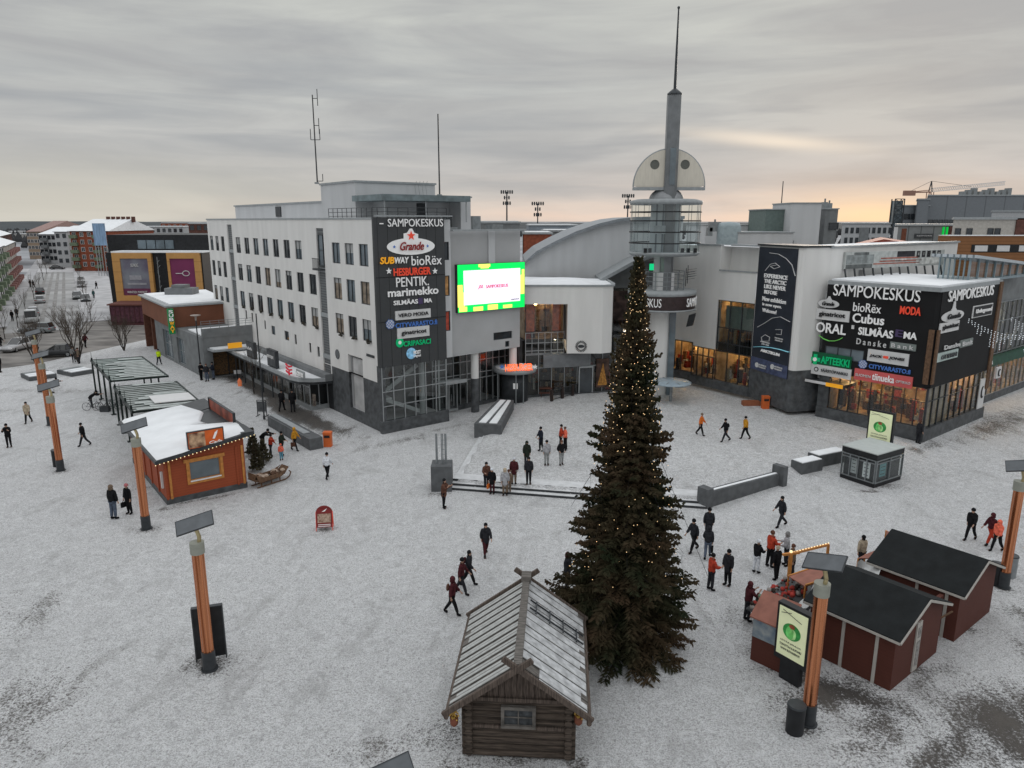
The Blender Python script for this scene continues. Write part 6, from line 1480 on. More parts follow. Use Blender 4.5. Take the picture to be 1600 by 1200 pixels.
# ---- copper lamp columns with tilted solar panels
def make_lamp():
    r = root('lamp_column', (0, 0, 0), 'x', 'lamp column', 'copper lamp columns with tilted solar panels')
    q = MB(); q.tube((0, 0, -.1), (0, 0, .75), .235, n=16); q.tube((0, 0, -.1), (0, 0, .04), .30, n=16); part('base', q, M_dgrey, r)
    q = MB(); pr = [( (.21 if i % 2 else .185)*math.cos(2*PI*i/20), (.21 if i % 2 else .185)*math.sin(2*PI*i/20)) for i in range(20)]
    q.prism(pr, .75, 4.62); part('shaft', q, M_copper, r)
    q = MB(); q.tube((0, 0, 4.6), (0, 0, 5.02), .245, n=16); part('collar', q, mat('collar_grey', (.30, .31, .27), .6, .2), r)
    q = MB(); q.path([(.08, 0, 5.0), (.1, 0, 5.2), (.05, 0, 5.4), (-.02, 0, 5.55), (0, 0, 5.7)], .07, 8); part('neck', q, M_brass, r)
    q = MB(Matrix.Translation((0, 0, 5.72))@Matrix.Rotation(R(-14), 4, 'Y')@Matrix.Rotation(R(32), 4, 'X')); q.box(-.62, .62, -.30, .30, -.025, .025); p_ = part('solar_panel', q, mat('panel_grey', (.10, .11, .12), .35, var=.15), r)
    q.v = []; q.f = []; q.mi = []; q.sm = []
    for x in (-.63, .61): q.box(x, x+.02, -.31, .31, -.03, .035)
    for y in (-.31, .29): q.box(-.61, .61, y, y+.02, -.03, .035)
    part('panel_frame', q, M_dgrey, p_); return r
LP0 = make_lamp(); tree_ = subtree(LP0)
BL_ = at(597, 1222, 5.72)
lamps = [(328, 1045, 18, 'copper lamp column in the foreground with a black board behind its foot'), (229, 826, 22, 'copper lamp column at the left corner of the red kiosk'), (95, 735, 25, 'copper lamp column at the left with a dark litter bin at its foot'),
         (79, 664, 15, 'copper lamp column second from the parked cars at the left'), (65, 612, 30, 'farthest copper lamp column, nearest the parked cars'), (1262, 1130, -48, 'copper lamp column beside the lit advertisement stand at the stalls'), (1567, 917, -35, 'copper lamp column at the right edge behind the stalls'), (0, 0, 20, 'grey solar panel tip of the lamp column cut by the bottom edge')]
for i, (px, py, a, lb) in enumerate(lamps):
    p = gp(px, py) if py else Vector((BL_.x, BL_.y, 0))
    if i == 0: LP0.location = p; LP0.rotation_euler = (0, 0, R(a)); LP0['label'] = lb
    else: copy_tree(LP0, p, R(a), lb, tree=tree_)
def bin_(px, py, lb, r=.28, h=.95, m=None, z=0):
    p = gp(px, py); m = m or M_black; o = root('litter_bin', p, lb, 'litter bin')
    q = MB(); q.tube(p, p+Vector((0, 0, h)), r, r*1.02, 14); part('drum', q, m, o)
    q = MB(); q.tube(p+Vector((0, 0, h)), p+Vector((0, 0, h+.06)), r*1.08, r*1.0, 14); part('lid', q, M_dgrey, o); return o
bin_(1241, 1143, 'black round litter bin below the lit advertisement stand'); bin_(91, 728, 'dark round litter bin beside a copper lamp column at the left', .3, 1.1); bin_(1553, 912, 'dark litter bin beside the lamp column at the right edge'); bin_(1575, 900, 'grey wire basket behind the lamp column at the right edge', .3, 1.0, M_steel)
M_or = mat('orange_plastic', (.62, .13, .03), .5, var=.1)
for px, py, lb in ((513, 697, 'orange litter bin at the end of the grey ramp wall'), (1195, 638, 'orange litter bin under the tall exhibition banner')):
    p = gp(px, py); o = root('litter_bin', p, lb, 'litter bin')
    q = MB(); q.prism([(p.x-.28, p.y-.25), (p.x+.28, p.y-.25), (p.x+.28, p.y+.2), (p.x-.28, p.y+.2)], p.z, p.z+.95); q.box(p.x-.3, p.x+.3, p.y-.27, p.y+.22, p.z+.95, p.z+1.1); part('box', q, M_or, o)
    q = MB(); q.box(p.x-.2, p.x+.2, p.y-.29, p.y-.26, p.z+.7, p.z+.88); part('slot', q, M_black, o)
p = gp(1174, 633); single('sand_crate', MB().box(p.x-.8, p.x+.7, p.y-.3, p.y+.3, p.z, p.z+.35).box(p.x-.7, p.x+.6, p.y-.25, p.y+.25, p.z+.35, p.z+.4), mat('crate_brown', (.28, .10, .05), .7), 'low orange crate on the ground beside the banner pier', 'crate', loc=p)
# black boards at the foreground lamp
for lb in ('x',):
    p = gp(326, 1040)+Vector((-.05, .42, 0)); o = root('black_board', p, 'tall black display board standing behind the foreground lamp column', 'display board')
    q = MB(F(p, d=(.95, .3))); q.box(-.5, .5, -.07, .07, .12, 2.15); part('panel', q, M_black, o)
    q = MB(F(p, d=(.95, .3))); q.box(-.54, -.5, -.09, .09, -.05, 2.18); q.box(.5, .54, -.09, .09, -.05, 2.18); q.box(-.5, .5, -.09, .09, 2.15, 2.18); part('frame', q, M_dgrey, o)
# ---- walls and blocks
def wallpiece(name, pts, w, h0, h1, label, snow=True):
    a, b_ = [gp(*p) for p in pts]; o = root(name, a, label, 'low wall'); M = F(a, q=(b_.x, b_.y)); L_ = ((b_.x-a.x)**2+(b_.y-a.y)**2)**.5
    q = MB(M); q.add([(0, 0, -.3), (L_, 0, -.3), (L_, w, -.3), (0, w, -.3), (0, 0, h0), (L_, 0, b_.z-a.z+h1), (L_, w, b_.z-a.z+h1), (0, w, h0)], [(3, 2, 1, 0), (4, 5, 6, 7), (0, 1, 5, 4), (1, 2, 6, 5), (2, 3, 7, 6), (3, 0, 4, 7)]); part('wall', q, M_con, o)
    if snow:
        q = MB(M); s = .08; q.slab((s, s*.7, h0+.05), (L_-s, s*.7, b_.z-a.z+h1+.05), (L_-s, w-s*.6, b_.z-a.z+h1+.05), (s, w-s*.6, h0+.05), .05); part('snow_cover', q, M_snow, o)
    return o, M, L_
o, M_, L_ = wallpiece('cheek_wall', ((1104, 795), (1222, 757)), .5, .95, .75, 'long dark grey cheek wall running back from the right end of the steps', False)
q = MB(M_); q.box(-.05, .45, -.05, .7, -.3, 1.15); part('end_block', q, M_con, o); q = MB(M_); q.box(L_-.35, L_+.05, -.3, .55, -.3, 1.25); part('end_block', q, M_con, o); q = MB(M_); q.slab((.5, .12, .98), (L_-.4, .12, .8), (L_-.4, .3, .8), (.5, .3, .98), .03); part('snow_cover', q, M_snow, o)
wallpiece('block_wall', ((1252, 742), (1285, 735)), .9, .75, .75, 'short grey block wall left of the info kiosk'); wallpiece('block_wall', ((1278, 731), (1322, 722)), .9, .8, .8, 'grey block wall touching the back of the info kiosk')
o, M_, L_ = wallpiece('ramp_wall', ((505, 700), (438, 662)), 1.0, .85, .8, 'long grey ramp wall with orange bin at its end beside the office corner', False)
q = MB(M_); q.slab((1.5, .3, .9), (L_, .3, .88), (L_, .8, .88), (1.5, .8, .9), .04); part('slat_top', q, M_trim, o)
p = gp(690, 768); pz_ = root('plinth', p, 'square dark grey concrete plinth carrying tall steel poles at the left end of the steps', 'plinth')
q = MB(F(p, d=(1, .02))); q.box(-.62, .62, -.05, 1.25, -.1, 1.6); part('block', q, M_con, pz_)
q = MB()
for dx, r in ((-.3, .07), (.25, .07), (0, .03), (.08, .03)): q.tube((p.x+dx, p.y+.5, 1.6), (p.x+dx, p.y+.5, 3.5), r)
for j in range(5): q.tube((p.x-.02, p.y+.5, 1.9+.3*j), (p.x+.25, p.y+.5, 1.9+.3*j), .02)
part('pole', q, M_steel, pz_)
a, b_ = gp(760, 680), gp(794, 640); o = root('planter', a, 'long low grey planter with snowy bench top on the upper square left edge', 'planter')
M_ = F(a, q=(b_.x, b_.y)); L_ = (b_-a).length; q = MB(M_); q.prism([(0, -1.15), (L_, -.5), (L_, .9), (0, .95)], -.4, .85); part('wall', q, M_con, o)
q = MB(M_); q.slab((.3, -.75, .9), (L_-.3, -.3, .9), (L_-.3, -.02, .9), (.3, -.15, .9), .06); q.slab((.3, .1, .9), (L_-.3, .15, .9), (L_-.3, .6, .9), (.3, .65, .9), .06); part('snow_cover', q, M_snow, o)
# ---- info kiosk and lit screen behind it
a, b_, c_ = gp(1312, 745), gp(1365, 763), gp(1403, 748); MI = F(a, q=(b_.x, b_.y)); LI = (b_-a).length; WI = (c_-b_).length
o = root('info_kiosk', b_, 'low square info kiosk with glass notice cases and flat pale roof', 'kiosk')
q = MB(MI); q.box(.12, LI-.12, .12, WI-.12, .1, 1.9); part('body', q, M_dgrey, o)
q = MB(MI); q.box(0, LI, 0, WI, -.05, .22); part('base', q, M_black, o); q = MB(MI); q.box(-.02, LI+.02, -.02, WI+.02, 1.75, 2.1); part('fascia', q, M_black, o)
q = MB(MI); q.box(-.05, LI+.05, -.05, WI+.05, 2.1, 2.16); part('roof', q, mat('frosted_roof', (.42, .45, .44), .8, var=.05), o)
MI2 = MI@Matrix.Translation((LI, 0, 0))@Matrix.Rotation(PI/2, 4, 'Z')
for M_, L_, n, ps in ((MI, LI, 4, ((.27, .44, .5, 1.45, M_signp), (.62, .82, .45, 1.5, M_signw))), (MI2, WI, 2, ((.2, .42, .55, 1.5, mat('notice_teal', (.12, .3, .32), .5, emit=.1)),))):
    f_ = glazing(o, M_, .04, L_-.04, .25, 1.72, n, [1.5], y=.02, fm=M_steel, t=.05, pm=M_clearg2)
    for x, X, z, Z, m in ps:
        q = MB(M_); q.box(L_*x, L_*X, .07, .1, z, Z); pp_ = part('notice', q, m, o)
        for j in range(4): q = MB(M_); q.box(L_*x+.08, L_*X-.08, .06, .07, z+.15+j*.23, z+.19+j*.23); part('text_line', q, M_dgrey, pp_)
def ad_stand(p, q_, lb, h0, h1, cx_lean=0):
    M = F(p, q=(q_.x, q_.y)); L_ = (q_-p).length; o = root('advert_stand', p, lb, 'advertisement stand')
    q = MB(M); q.box(0, L_, 0, .28, h0, h1); f_ = part('case', q, M_black, o)
    q = MB(M); q.box(L_*.2, L_*.8, .03, .25, -.2, h0); part('foot', q, M_black, o)
    q = MB(M); q.box(.1, L_-.1, -.03, -.005, h0+.22, h1-.1); s_ = part('lit_poster', q, mat('poster_cream', (.62, .66, .42), .5, var=.08, scale=1.5, emit=.28), f_)
    cx = L_/2; cz = h0+(h1-h0)*.58; r = (h1-h0)*.13
    for dx, dz, rx, rz, c, nm in ((0, 0, r*1.25, r*1.1, (.03, .22, .05), 'green_shape'), (-.25*r, -.05, r*.55, r*.9, (.12, .45, .12), 'leaf_shape'), (.15*r, -.25*r, r*.5, r*.7, (.30, .55, .22), 'light_shape'), (0, r*.75, r*.4, r*.3, (.22, .06, .03), 'red_shape')):
        ell(s_, M, cx+dx, cz+dz, rx, rz, mat('ad_'+nm, c, .5, emit=.25, var=.3, scale=6), y=-.045-.004*(nm[0] > 'l')-.004*(nm[0] > 'g'), name=nm, t=.012)
    for j, (s, w) in enumerate((('HYVÄÄ JOULUA', .62), ('TOIVOTTAA KAUPUNKI', .66), ('WWW.ROVANIEMI.FI', .58))): text(s_, M, s, cx-L_*w/2, cx+L_*w/2, cz-r*1.75-j*r*.55, cz-r*1.75-j*r*.55+r*.3, M_dgrey, y=-.04, depth=.2)
    q = MB(M); q.bar((.2, -.05, h1-.32), (L_*.45, -.05, h1-.2), .03, .01); q.bar((.25, -.05, h1-.18), (L_-.3, -.05, h1-.42), .02, .01); part('line_motif', q, M_dgrey, s_)
    return o
ad_stand(gp(1206, 1052), gp(1256, 1082), 'large lit advertisement stand with green picture beside the nearest right lamp column', .75, 2.9)
ad_stand(at(1349, 720, .3), at(1388, 730, .3), 'lit cream advertisement screen rising behind the info kiosk', 1.1, 3.6)
# ---- A-frame street signs
def aboard(px, py, rz, w, h, lb, m, arch=False, board=True):
    p = gp(px, py); o = root('pavement_sign', p, lb, 'pavement sign', None, R(rz)); lean = .26
    if board:
        for s in (-1, 1):
            ML_ = Matrix.Translation((0, s*lean, 0))@Matrix.Rotation(R(s*13), 4, 'X'); q = MB(ML_); z0 = h*.14
            pts = [(-w/2, z0), (w/2, z0), (w/2, h*.78)]+([(w/2*math.cos(t), h*.78+w*.5*math.sin(t)*.85) for t in [PI*i/10 for i in range(1, 10)]] if arch else [(w/2, h), (-w/2, h)])+[(-w/2, h*.78)]
            q.prism(pts, -.015, .015, axis='y'); f_ = part('board', q, m, o)
            q = MB(ML_)
            for x in (-w/2, w/2): q.tube((x, 0, -.02), (x, 0, h*.8), .018, n=5)
            part('leg', q, M_dgrey if not arch else M_signr, f_)
            yy = -.022 if s < 0 else .022
            if arch:
                q = MB(ML_); q.box(-w*.4, w*.4, yy-.003, yy+.003, h*.34, h*.72); part('picture', q, mat('choc_picture', (.22, .12, .08), .6, var=.9, scale=9, col2=(.55, .42, .33)), f_)
                for j in range(2): q = MB(ML_); q.box(-w*.38, w*.38, yy-.003, yy+.003, h*(.18+.07*j), h*(.205+.07*j)); part('text_line', q, M_signw, f_)
                q = MB(ML_); q.prism([(-w*.15, h*.8), (w*.05, h*.82), (w*.2, h*.95)], yy-.003, yy+.003, axis='y'); part('feather_mark', q, M_signw, f_)
            else:
                q = MB(ML_); q.box(-w*.4, w*.4, yy-.003, yy+.003, h*.3, h*.85); part('picture', q, mat('dish_picture', (.14, .07, .04), .6, var=.9, scale=7, col2=(.5, .3, .15)), f_)
    else:
        q = MB(); 
        for x in (-w/2, w/2): q.bar((x, 0, .05), (x, 0, h), .05)
        for z in (.35, .9, h): q.bar((-w/2, 0, z), (w/2, 0, z), .04)
        for x in (-w/2, w/2): q.bar((x, -.35, .03), (x, .35, .03), .05)
        part('frame', q, M_dgrey, o); q = MB(); q.box(-w/2+.04, w/2-.04, -.02, .02, .4, h-.1); part('board', q, m, o)
    return o
aboard(508, 826, 8, .85, 1.25, 'dark red arched chocolate pavement sign standing alone on the snow', mat('aboard_red', (.20, .02, .02), .5), True)
aboard(805, 640, 0, .8, 1.3, 'white framed burger pavement sign by the porch', M_signp)
aboard(410, 650, -8, .8, 1.35, 'open steel pavement sign near the thin pole by the red kiosk', M_stone, board=False)
aboard(388, 585, 5, 1.2, 1.2, 'blue and white pavement sign near the corner pavilion', mat('aboard_blue', (.05, .2, .3), .5, var=.8, scale=3, col2=(.5, .6, .65)), board=False); aboard(372, 590, 12, .8, .9, 'small pale pavement sign left of the blue one', M_signp, board=False)
p = gp(375, 603); o = root('candle_lantern', p, 'small glowing red lantern on the snow near the dark paving', 'lantern'); q = MB(); q.lathe([(.2, p.z), (.22, p.z+.5), (.02, p.z+.8)], (p.x, p.y), 8); part('body', q, mat('lantern_glow', (.5, .14, .06), .6, emit=.4), o)

# ---- red wooden kiosk with snowy roof
Nk = gp(262, 789); MKo = F(Nk, d=DR); Wk = 4.55; Dk = 9.4
M_red = lines_mat('red_boards', (.30, .065, .025), (.17, .035, .015), .16, (0, 0, 1), .7, .07); M_honey = mat('honey_wood', (.48, .20, .05), .6, var=.2, scale=5)
kk = root('red_kiosk', Nk, 'red wooden kiosk with thick snow on its roof and orange picture signs', 'kiosk')
zl, zrr = 2.75, 3.35
q = MB(MKo); wx = (1.35, 3.1); wz_ = (1.15, 2.3)
wall(q, Wk, .35, 2.75, [(*wx, *wz_)], .15); q.quad((0, 0, 2.75), (Wk, 0, 2.75), (Wk, 0, zrr), (0, 0, zl)); q.quad((0, 0, .35), (0, 0, zl), (0, Dk, zl), (0, Dk, .35)); q.quad((Wk, 0, .35), (Wk, Dk, .35), (Wk, Dk, zrr), (Wk, 0, zrr)); q.quad((0, Dk, .35), (0, Dk, zl), (Wk, Dk, zrr), (Wk, Dk, .35))
part('wall', q, M_red, kk)
q = MB(MKo); q.box(-.03, Wk+.03, -.03, Dk+.03, -.1, .35); part('plinth', q, M_stone, kk)
for x in (.0, .22, Wk-.55, Wk-.2):
    q = MB(MKo); q.box(x, x+.13, -.05, -.005, .3, 2.75); part('corner_board', q, M_honey if x in (.22, Wk-.2) else M_red, kk)
for y in (1.6, 3.4, 5.2, 7.0): q = MB(MKo); q.box(-.06, -.005, y, y+.2, .3, 2.7); part('corner_board', q, M_red, kk)
q = MB(MKo); q.box(-.12, -.005, .4, .55, .9, 1.9); part('wall_hanging', q, M_signp, kk)
f_ = window(kk, MKo, *wx, *wz_, y=.08, nx=1, frame=M_honey, pane=M_glassb, fw=.05)
q = MB(MKo); a_ = .16
q.box(wx[0]-a_-.12, wx[1]+a_+.12, -.07, -.005, wz_[1], wz_[1]+.2); q.box(wx[0]-a_, wx[0], -.06, -.005, wz_[0]-.2, wz_[1]); q.box(wx[1], wx[1]+a_, -.06, -.005, wz_[0]-.2, wz_[1]); q.box(wx[0], wx[1], -.06, -.005, wz_[0]-.2, wz_[0]-.05); part('window_trim', q, M_honey, kk)
q = MB(MKo); q.box(wx[0], wx[1], -.09, .0, wz_[0]-.05, wz_[0]+.01); part('sill_snow', q, M_snow, kk)
ex, ey = .5, .55
q = MB(MKo); q.slab((-ex, -ey, zl+.12), (Wk+ex, -ey, zrr+.28), (Wk+ex, Dk+ey, zrr+.28), (-ex, Dk+ey, zl+.12), .2); rf = part('roof', q, M_dgrey, kk)
q = MB(MKo); q.box(Wk+ex-.7, Wk+ex+.02, -ey-.02, Dk*.15, zrr+.02, zrr+.3); part('roof_step', q, M_dgrey, rf)
random.seed(6)
out = [(-ex+.1, -ey+.1), (1.0, -ey+.02), (2.2, -ey+.25), (3.2, -ey+.15), (Wk+.1, -ey+.2), (Wk+.3, 1.6), (3.6, 2.4), (3.2, 4.2), (4.0, 6.2), (3.4, Dk-.2), (1.5, Dk+.3), (-ex+.15, Dk+.3)]
zf = lambda x, y: zl+.12+(zrr-zl+.16)*(x+ex)/(Wk+2*ex)
q = MB(MKo); c_ = (1.7, 4.2); vs = [(x, y, zf(x, y)+.02) for x, y in out]+[(c_[0]+(x-c_[0])*.93, c_[1]+(y-c_[1])*.96, zf(x, y)+.2) for x, y in out]+[(c_[0], c_[1], zf(*c_)+.28)]
n = len(out); q.add(vs, [(i, (i+1) % n, n+(i+1) % n, n+i) for i in range(n)]+[(n+i, n+(i+1) % n, 2*n) for i in range(n)], smooth=True); part('snow_cover', q, M_snow, rf)
M_ko = mat('kiosk_orange', (.52, .10, .02), .5, var=.15, scale=2, emit=.12); M_face = mat('kiosk_photo', (.12, .05, .03), .5, var=.5, scale=3, col2=(.62, .42, .26), emit=.06)
def kiosk_sign(M, L_, z0, z1, lb, frac, txt):
    q = MB(M); q.box(0, L_, 0, .08, z0, z1); s_ = part('sign_board', q, M_ko if L_ < 3 else mat('sign_brownred', (.20, .05, .03), .5, var=.5, scale=1.5, emit=.05), kk, lb)
    q = MB(M); q.box(-.05, 0, -.02, .14, z0-.05, z1+.05); q.box(L_, L_+.05, -.02, .14, z0-.05, z1+.05); q.box(0, L_, -.02, .14, z1, z1+.05); q.box(0, L_, -.02, .14, z0-.05, z0); part('sign_frame', q, M_dgrey, s_)
    q = MB(M); q.box(0.04, L_*frac, -.012, 0, z0+.04, z1-.04); part('picture', q, M_face, s_)
    if txt: text(s_, M, txt, L_*(frac+.1), L_*.95, z0+.12, z0+.28, M_signw, y=-.02, shear=.3)
    q = MB(M); cx = L_*(frac+.5-.5*frac); q.prism([(cx-.1, z0+.4), (cx+.02, z0+.38), (cx+.18, z1-.25), (cx+.22, z1-.08), (cx+.05, z1-.2)], -.02, -.008, axis='y'); part('feather_mark', q, M_signw, s_)
    q = MB(M)
    for x in (.1, L_-.15): q.bar((x, .08, z0+.1), (x, .9, z0-.05), .05); q.bar((x, .04, z0+.1), (x, .04, z0-.25), .06)
    part('bracket', q, M_dgrey, s_)
kiosk_sign(MKo@Matrix.Translation((1.35, -ey+.12, 0)), 1.95, 3.2, 4.15, 'small orange sign with face picture on the front roof edge', .48, 'Cafe')
kiosk_sign(MKo@Matrix.Translation((Wk+.1, 1.6, 0))@Matrix.Rotation(R(90), 4, 'Z')@Matrix.Translation((0, 0, 0)), 5.2, 3.6, 4.35, 'long dark-framed sign along the right roof edge', .5, 'SUKLAA')
q = MB(MKo)
for i in range(26): x = -ex+i*(Wk+2*ex)/25; q.ball((x, -ey-.03, zl-.12+(zrr-zl+.16)*i/25+.02), .03, 5)
part('fairy_lights', q, mat('warm_bulb', (1, .75, .4), .5, emit=1.1), kk)['kind'] = 'stuff'
q = MB(MKo); q.box(Wk, Wk+.35, 1.5, 6, 1.0, 1.1); part('counter', q, M_honey, kk)

# ---- log storehouse in the foreground
lc = root('log_storehouse', (.2, 18.84, 0), 'small grey log storehouse with snowy plank roof and crossed ridge boards in the foreground', 'log house', None, R(-4))
M_log = mat('old_log', (.072, .056, .045), .9, var=.6, scale=2.4, stretch=(.6, 3, 9), bump=.5, bscale=14); M_plank = mat('weathered_plank', (.13, .12, .11), .9, var=.45, scale=3, stretch=(1, 6, 1), bump=.4); M_gab = mat('gable_board', (.095, .074, .062), .9, var=.5, scale=3, stretch=(9, 1, 1))
hw, LGc, zw = 1.5, 4.1, 1.98
q = MB()
for i in range(9):
    z = .15+i*.225
    for y in (0.02, LGc): q.tube((-hw-.22, y, z), (hw+.22, y, z), .118, n=8)
    for x in (-hw, hw): q.tube((x, -.2, z+.1), (x, LGc+.2, z+.1), .118, n=8)
part('log_wall', q, M_log, lc)
q = MB(); q.prism([(-hw-.05, zw+.1), (hw+.05, zw+.1), (0, 3.26)], .0, .06, axis='y')
gb = part('gable', q, M_gab, lc)
q = MB(); q.prism([(-hw-.05, zw+.1), (hw+.05, zw+.1), (0, 3.26)], LGc-.06, LGc, axis='y'); part('gable', q, M_gab, lc)
q = MB()
for i in range(18):
    x = -hw+.1+i*.18; h = 3.2-(1.2/1.5)*abs(x); 
    if h > zw+.25: q.box(x-.075, x+.075, -.035, .0, zw+.12, h)
q.box(-.05, .05, -.06, -.035, 2.98, 3.08); part('boarding', q, M_gab, gb)
q = MB(); q.box(-hw-.1, hw+.1, -.12, .0, zw+.02, zw+.14); q.box(-hw, hw, -.1, .1, 1.06, 1.16); part('beam', q, M_gab, lc)
q = MB(); x0_, x1_, z0_, z1_ = -.42, .42, 1.25, 1.78
for a in ((x0_-.1, x1_+.1, z1_, z1_+.1), (x0_-.1, x1_+.1, z0_-.1, z0_), (x0_-.1, x0_, z0_, z1_), (x1_, x1_+.1, z0_, z1_)): q.box(a[0], a[1], -.2, -.08, a[2], a[3])
q.box(-.015, .015, -.17, -.12, z0_, z1_); q.box(x0_, x1_, -.165, -.12, 1.5, 1.53); w_ = part('window', q, M_plank, lc); q = MB(); q.box(x0_, x1_, -.13, -.11, z0_, z1_); part('pane', q, mat('dusty_glass', (.05, .055, .06), .35, var=.5, scale=6), w_)
rw_, zr_, ze = 2.06, 3.46, 1.98
for s, m, nm in ((-1, M_plank, 'left'), (1, M_plank, 'right')):
    q = MB(); n = 25 if s < 0 else 24
    for i in range(n):
        y = -.62+i*(LGc+1.24)/n; d = (LGc+1.24)/n; up = .035*(i % 2)
        q.slab((0, y, zr_+up), (s*rw_, y, ze+up), (s*rw_, y+d-.02, ze+up), (0, y+d-.02, zr_+up), .06)
    rp_ = part('roof_slope', q, m, lc)
    q = MB(); random.seed(20+s)
    for i in range(n):
        y = -.62+i*(LGc+1.24)/n; d = (LGc+1.24)/n; up = .035*(i % 2)+.012
        wd = random.uniform(.55, .68)*d if s < 0 else d*random.choice((.97, 1.0, .9)); t0, t1 = .05, (.985 if random.random() < .8 else .9)
        if s > 0 and i < 3: t0 = .3
        f = lambda t: (s*rw_*t, zr_+(ze-zr_)*t+up)
        a, b_ = f(t0), f(t1); q.slab((a[0], y+.01, a[1]+.01), (b_[0], y+.01, b_[1]+.01), (b_[0], y+wd, b_[1]+.01), (a[0], y+wd, a[1]+.01), .02)
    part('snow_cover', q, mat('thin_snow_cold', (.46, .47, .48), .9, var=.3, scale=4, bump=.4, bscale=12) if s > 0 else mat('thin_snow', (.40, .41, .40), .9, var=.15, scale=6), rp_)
q = MB()
for s in (-1, 1):
    for y in (-.66, LGc+.66): q = MB(); q.bar((-s*.42, y+.02*s, zr_+.34), (s*(rw_+.12), y+.02*s, ze-.08), .1, .16); part('barge_board', q, M_gab, lc)
q = MB(); q.bar((0, -.6, zr_+.08), (0, LGc+.5, zr_+.1), .24, .16); q.box(-.17, .17, LGc+.15, LGc+.6, zr_+.1, zr_+.32); part('ridge_log', q, M_plank, lc)
q = MB()
for s in (-1, 1): q = MB(); q.tube((s*(rw_+.02), -.75, ze-.12), (s*(rw_+.02), LGc+.7, ze-.12), .075, n=8); part('eave_log', q, M_gab, lc)
q = MB(); f = lambda t, y: (rw_*t, y, zr_+(ze-zr_)*t+.14)
for y in (LGc*.68, LGc*.80): q.bar(f(.10, y), f(.97, y), .045)
for t in (.2, .42, .64, .86): q.bar(f(t, LGc*.65), f(t, LGc*.83), .05)
part('roof_ladder', q, M_dgrey, lc)
for x, y in ((-hw-.42, -.3), (hw+.28, -.25)):
    o = root('hanging_basket', (x+.2, 18.84+y, 1.55), 'glowing basket of flowers hanging at the %s corner of the log storehouse' % ('left' if x < 0 else 'right'), 'basket')
    q = MB(); q.lathe([(.06, -.2), (.12, -.12), (.13, .1), (.1, .1)], (0, 0), 10); q.tube((.1, 0, .08), (0, 0, .62), .008, n=4); part('basket', q, M_rust, o, off=Vector((0, 0, 0)))
    q = MB(); random.seed(3)
    for i in range(40): a = random.uniform(0, 2*PI); r = random.uniform(0, .15); q.ball((r*math.cos(a), r*math.sin(a), .12+random.uniform(-.06, .15)), .028, 4)
    part('flowers', q, mat('basket_flowers', (.16, .08, .02), .7, var=.9, scale=30, col2=(.75, .5, .12), emit=.1), o, off=Vector((0, 0, 0)))['kind'] = 'stuff'

# ---- market stalls
M_dred = lines_mat('dark_red_boards', (.085, .026, .018), (.060, .018, .013), .14, (0, 0, 1), .75, .06); M_felt = mat('black_felt', (.010, .012, .013), .95, var=.25, scale=2, bump=.3); M_wtrim = mat('white_trim', (.40, .38, .35), .7, var=.1)
def stall(C, W_, D_, lb, posts, door=None):
    o = root('market_stall', C, lb, 'market stall', 'dark red market stalls'); M = F(C, d=DR); ze_, zr2 = 2.15, 2.95
    q = MB(M); q.box(0, W_, 0, D_, -.05, ze_); q.prism([(0, ze_), (W_, ze_), (W_/2, zr2)], 0, D_, axis='y'); part('wall', q, M_dred, o)
    q = MB(M); e = .22
    for s in (0, 1):
        xa_, xb_ = (W_/2, -e) if s == 0 else (W_/2, W_+e); zb_ = ze_-(zr2-ze_)*e/(W_/2)
        q.slab((xa_, -e, zr2+.06), (xb_, -e, zb_+.06), (xb_, D_+e, zb_+.06), (xa_, D_+e, zr2+.06), .06)
    rf = part('roof', q, M_felt, o)
    q = MB(M)
    for s in (0, 1):
        xb_ = -e if s == 0 else W_+e; zb_ = ze_-(zr2-ze_)*e/(W_/2)
        q.bar((W_/2, -e-.02, zr2-.03), (xb_, -e-.02, zb_-.03), .04, .09)
        q.bar((xb_, -e, zb_-.03), (xb_, D_+e, zb_-.03), .04, .09)
    part('fascia', q, M_wtrim, rf)
    for y in posts: q = MB(M); q.box(-.04, -.0, y, y+.11, .0, ze_-.1); part('post', q, M_wtrim, o)
    if door:
        q = MB(M); q.box(door[0], door[1], -.05, -.0, .1, 2.05); d = part('door', q, M_wtrim, o); q = MB(M); q.box(door[0]+.1, door[1]-.08, -.07, -.05, 1.45, 1.85); q.box(door[0]+.1, door[1]-.08, -.07, -.05, .3, 1.3); part('door_panel', q, mat('sticker_grey', (.25, .24, .23), .7, var=.4, scale=8), d)
    return o, M
C1 = Vector((13.17, 22.0, 0)); C2 = Vector((17.2, 25.0, 0))
s1, MS1 = stall(C1, 3.75, 3.1, 'nearer dark red stall with black felt roof behind the advertisement stand', (.55, 1.75), (1.55, 1.95))
s2, MS2 = stall(C2, 3.6, 3.3, 'farther dark red stall with black felt roof at the right lamp column', (.4, 1.5))
q = MB(MS1); q.box(3.75, 3.95, .5, 2.5, 0, 2.0); q.box(3.95, 4.75, .35, .5, .0, 1.9); part('side_panel', q, M_dred, s1); q = MB(MS1); q.bar((3.9, .2, 1.2), (4.5, -.1, 1.5), .05); part('latch_bar', q, M_wood, s1)
M_pinkb = mat('pinkish_board', (.27, .115, .085), .7, var=.15); M_tarp = mat('white_tarp', (.50, .51, .51), .6, var=.15, scale=1.2, bump=.4, bscale=3)
def flap(name, pts, m, lb, cat, t=.04):
    v = [at(px, py, z) for px, py, z in pts]; c = sum(v, Vector())/4; o = root(name, (c.x, c.y, 0), lb, cat); q = MB(); q.slab(*v, t); part('board', q, m, o); return o, v
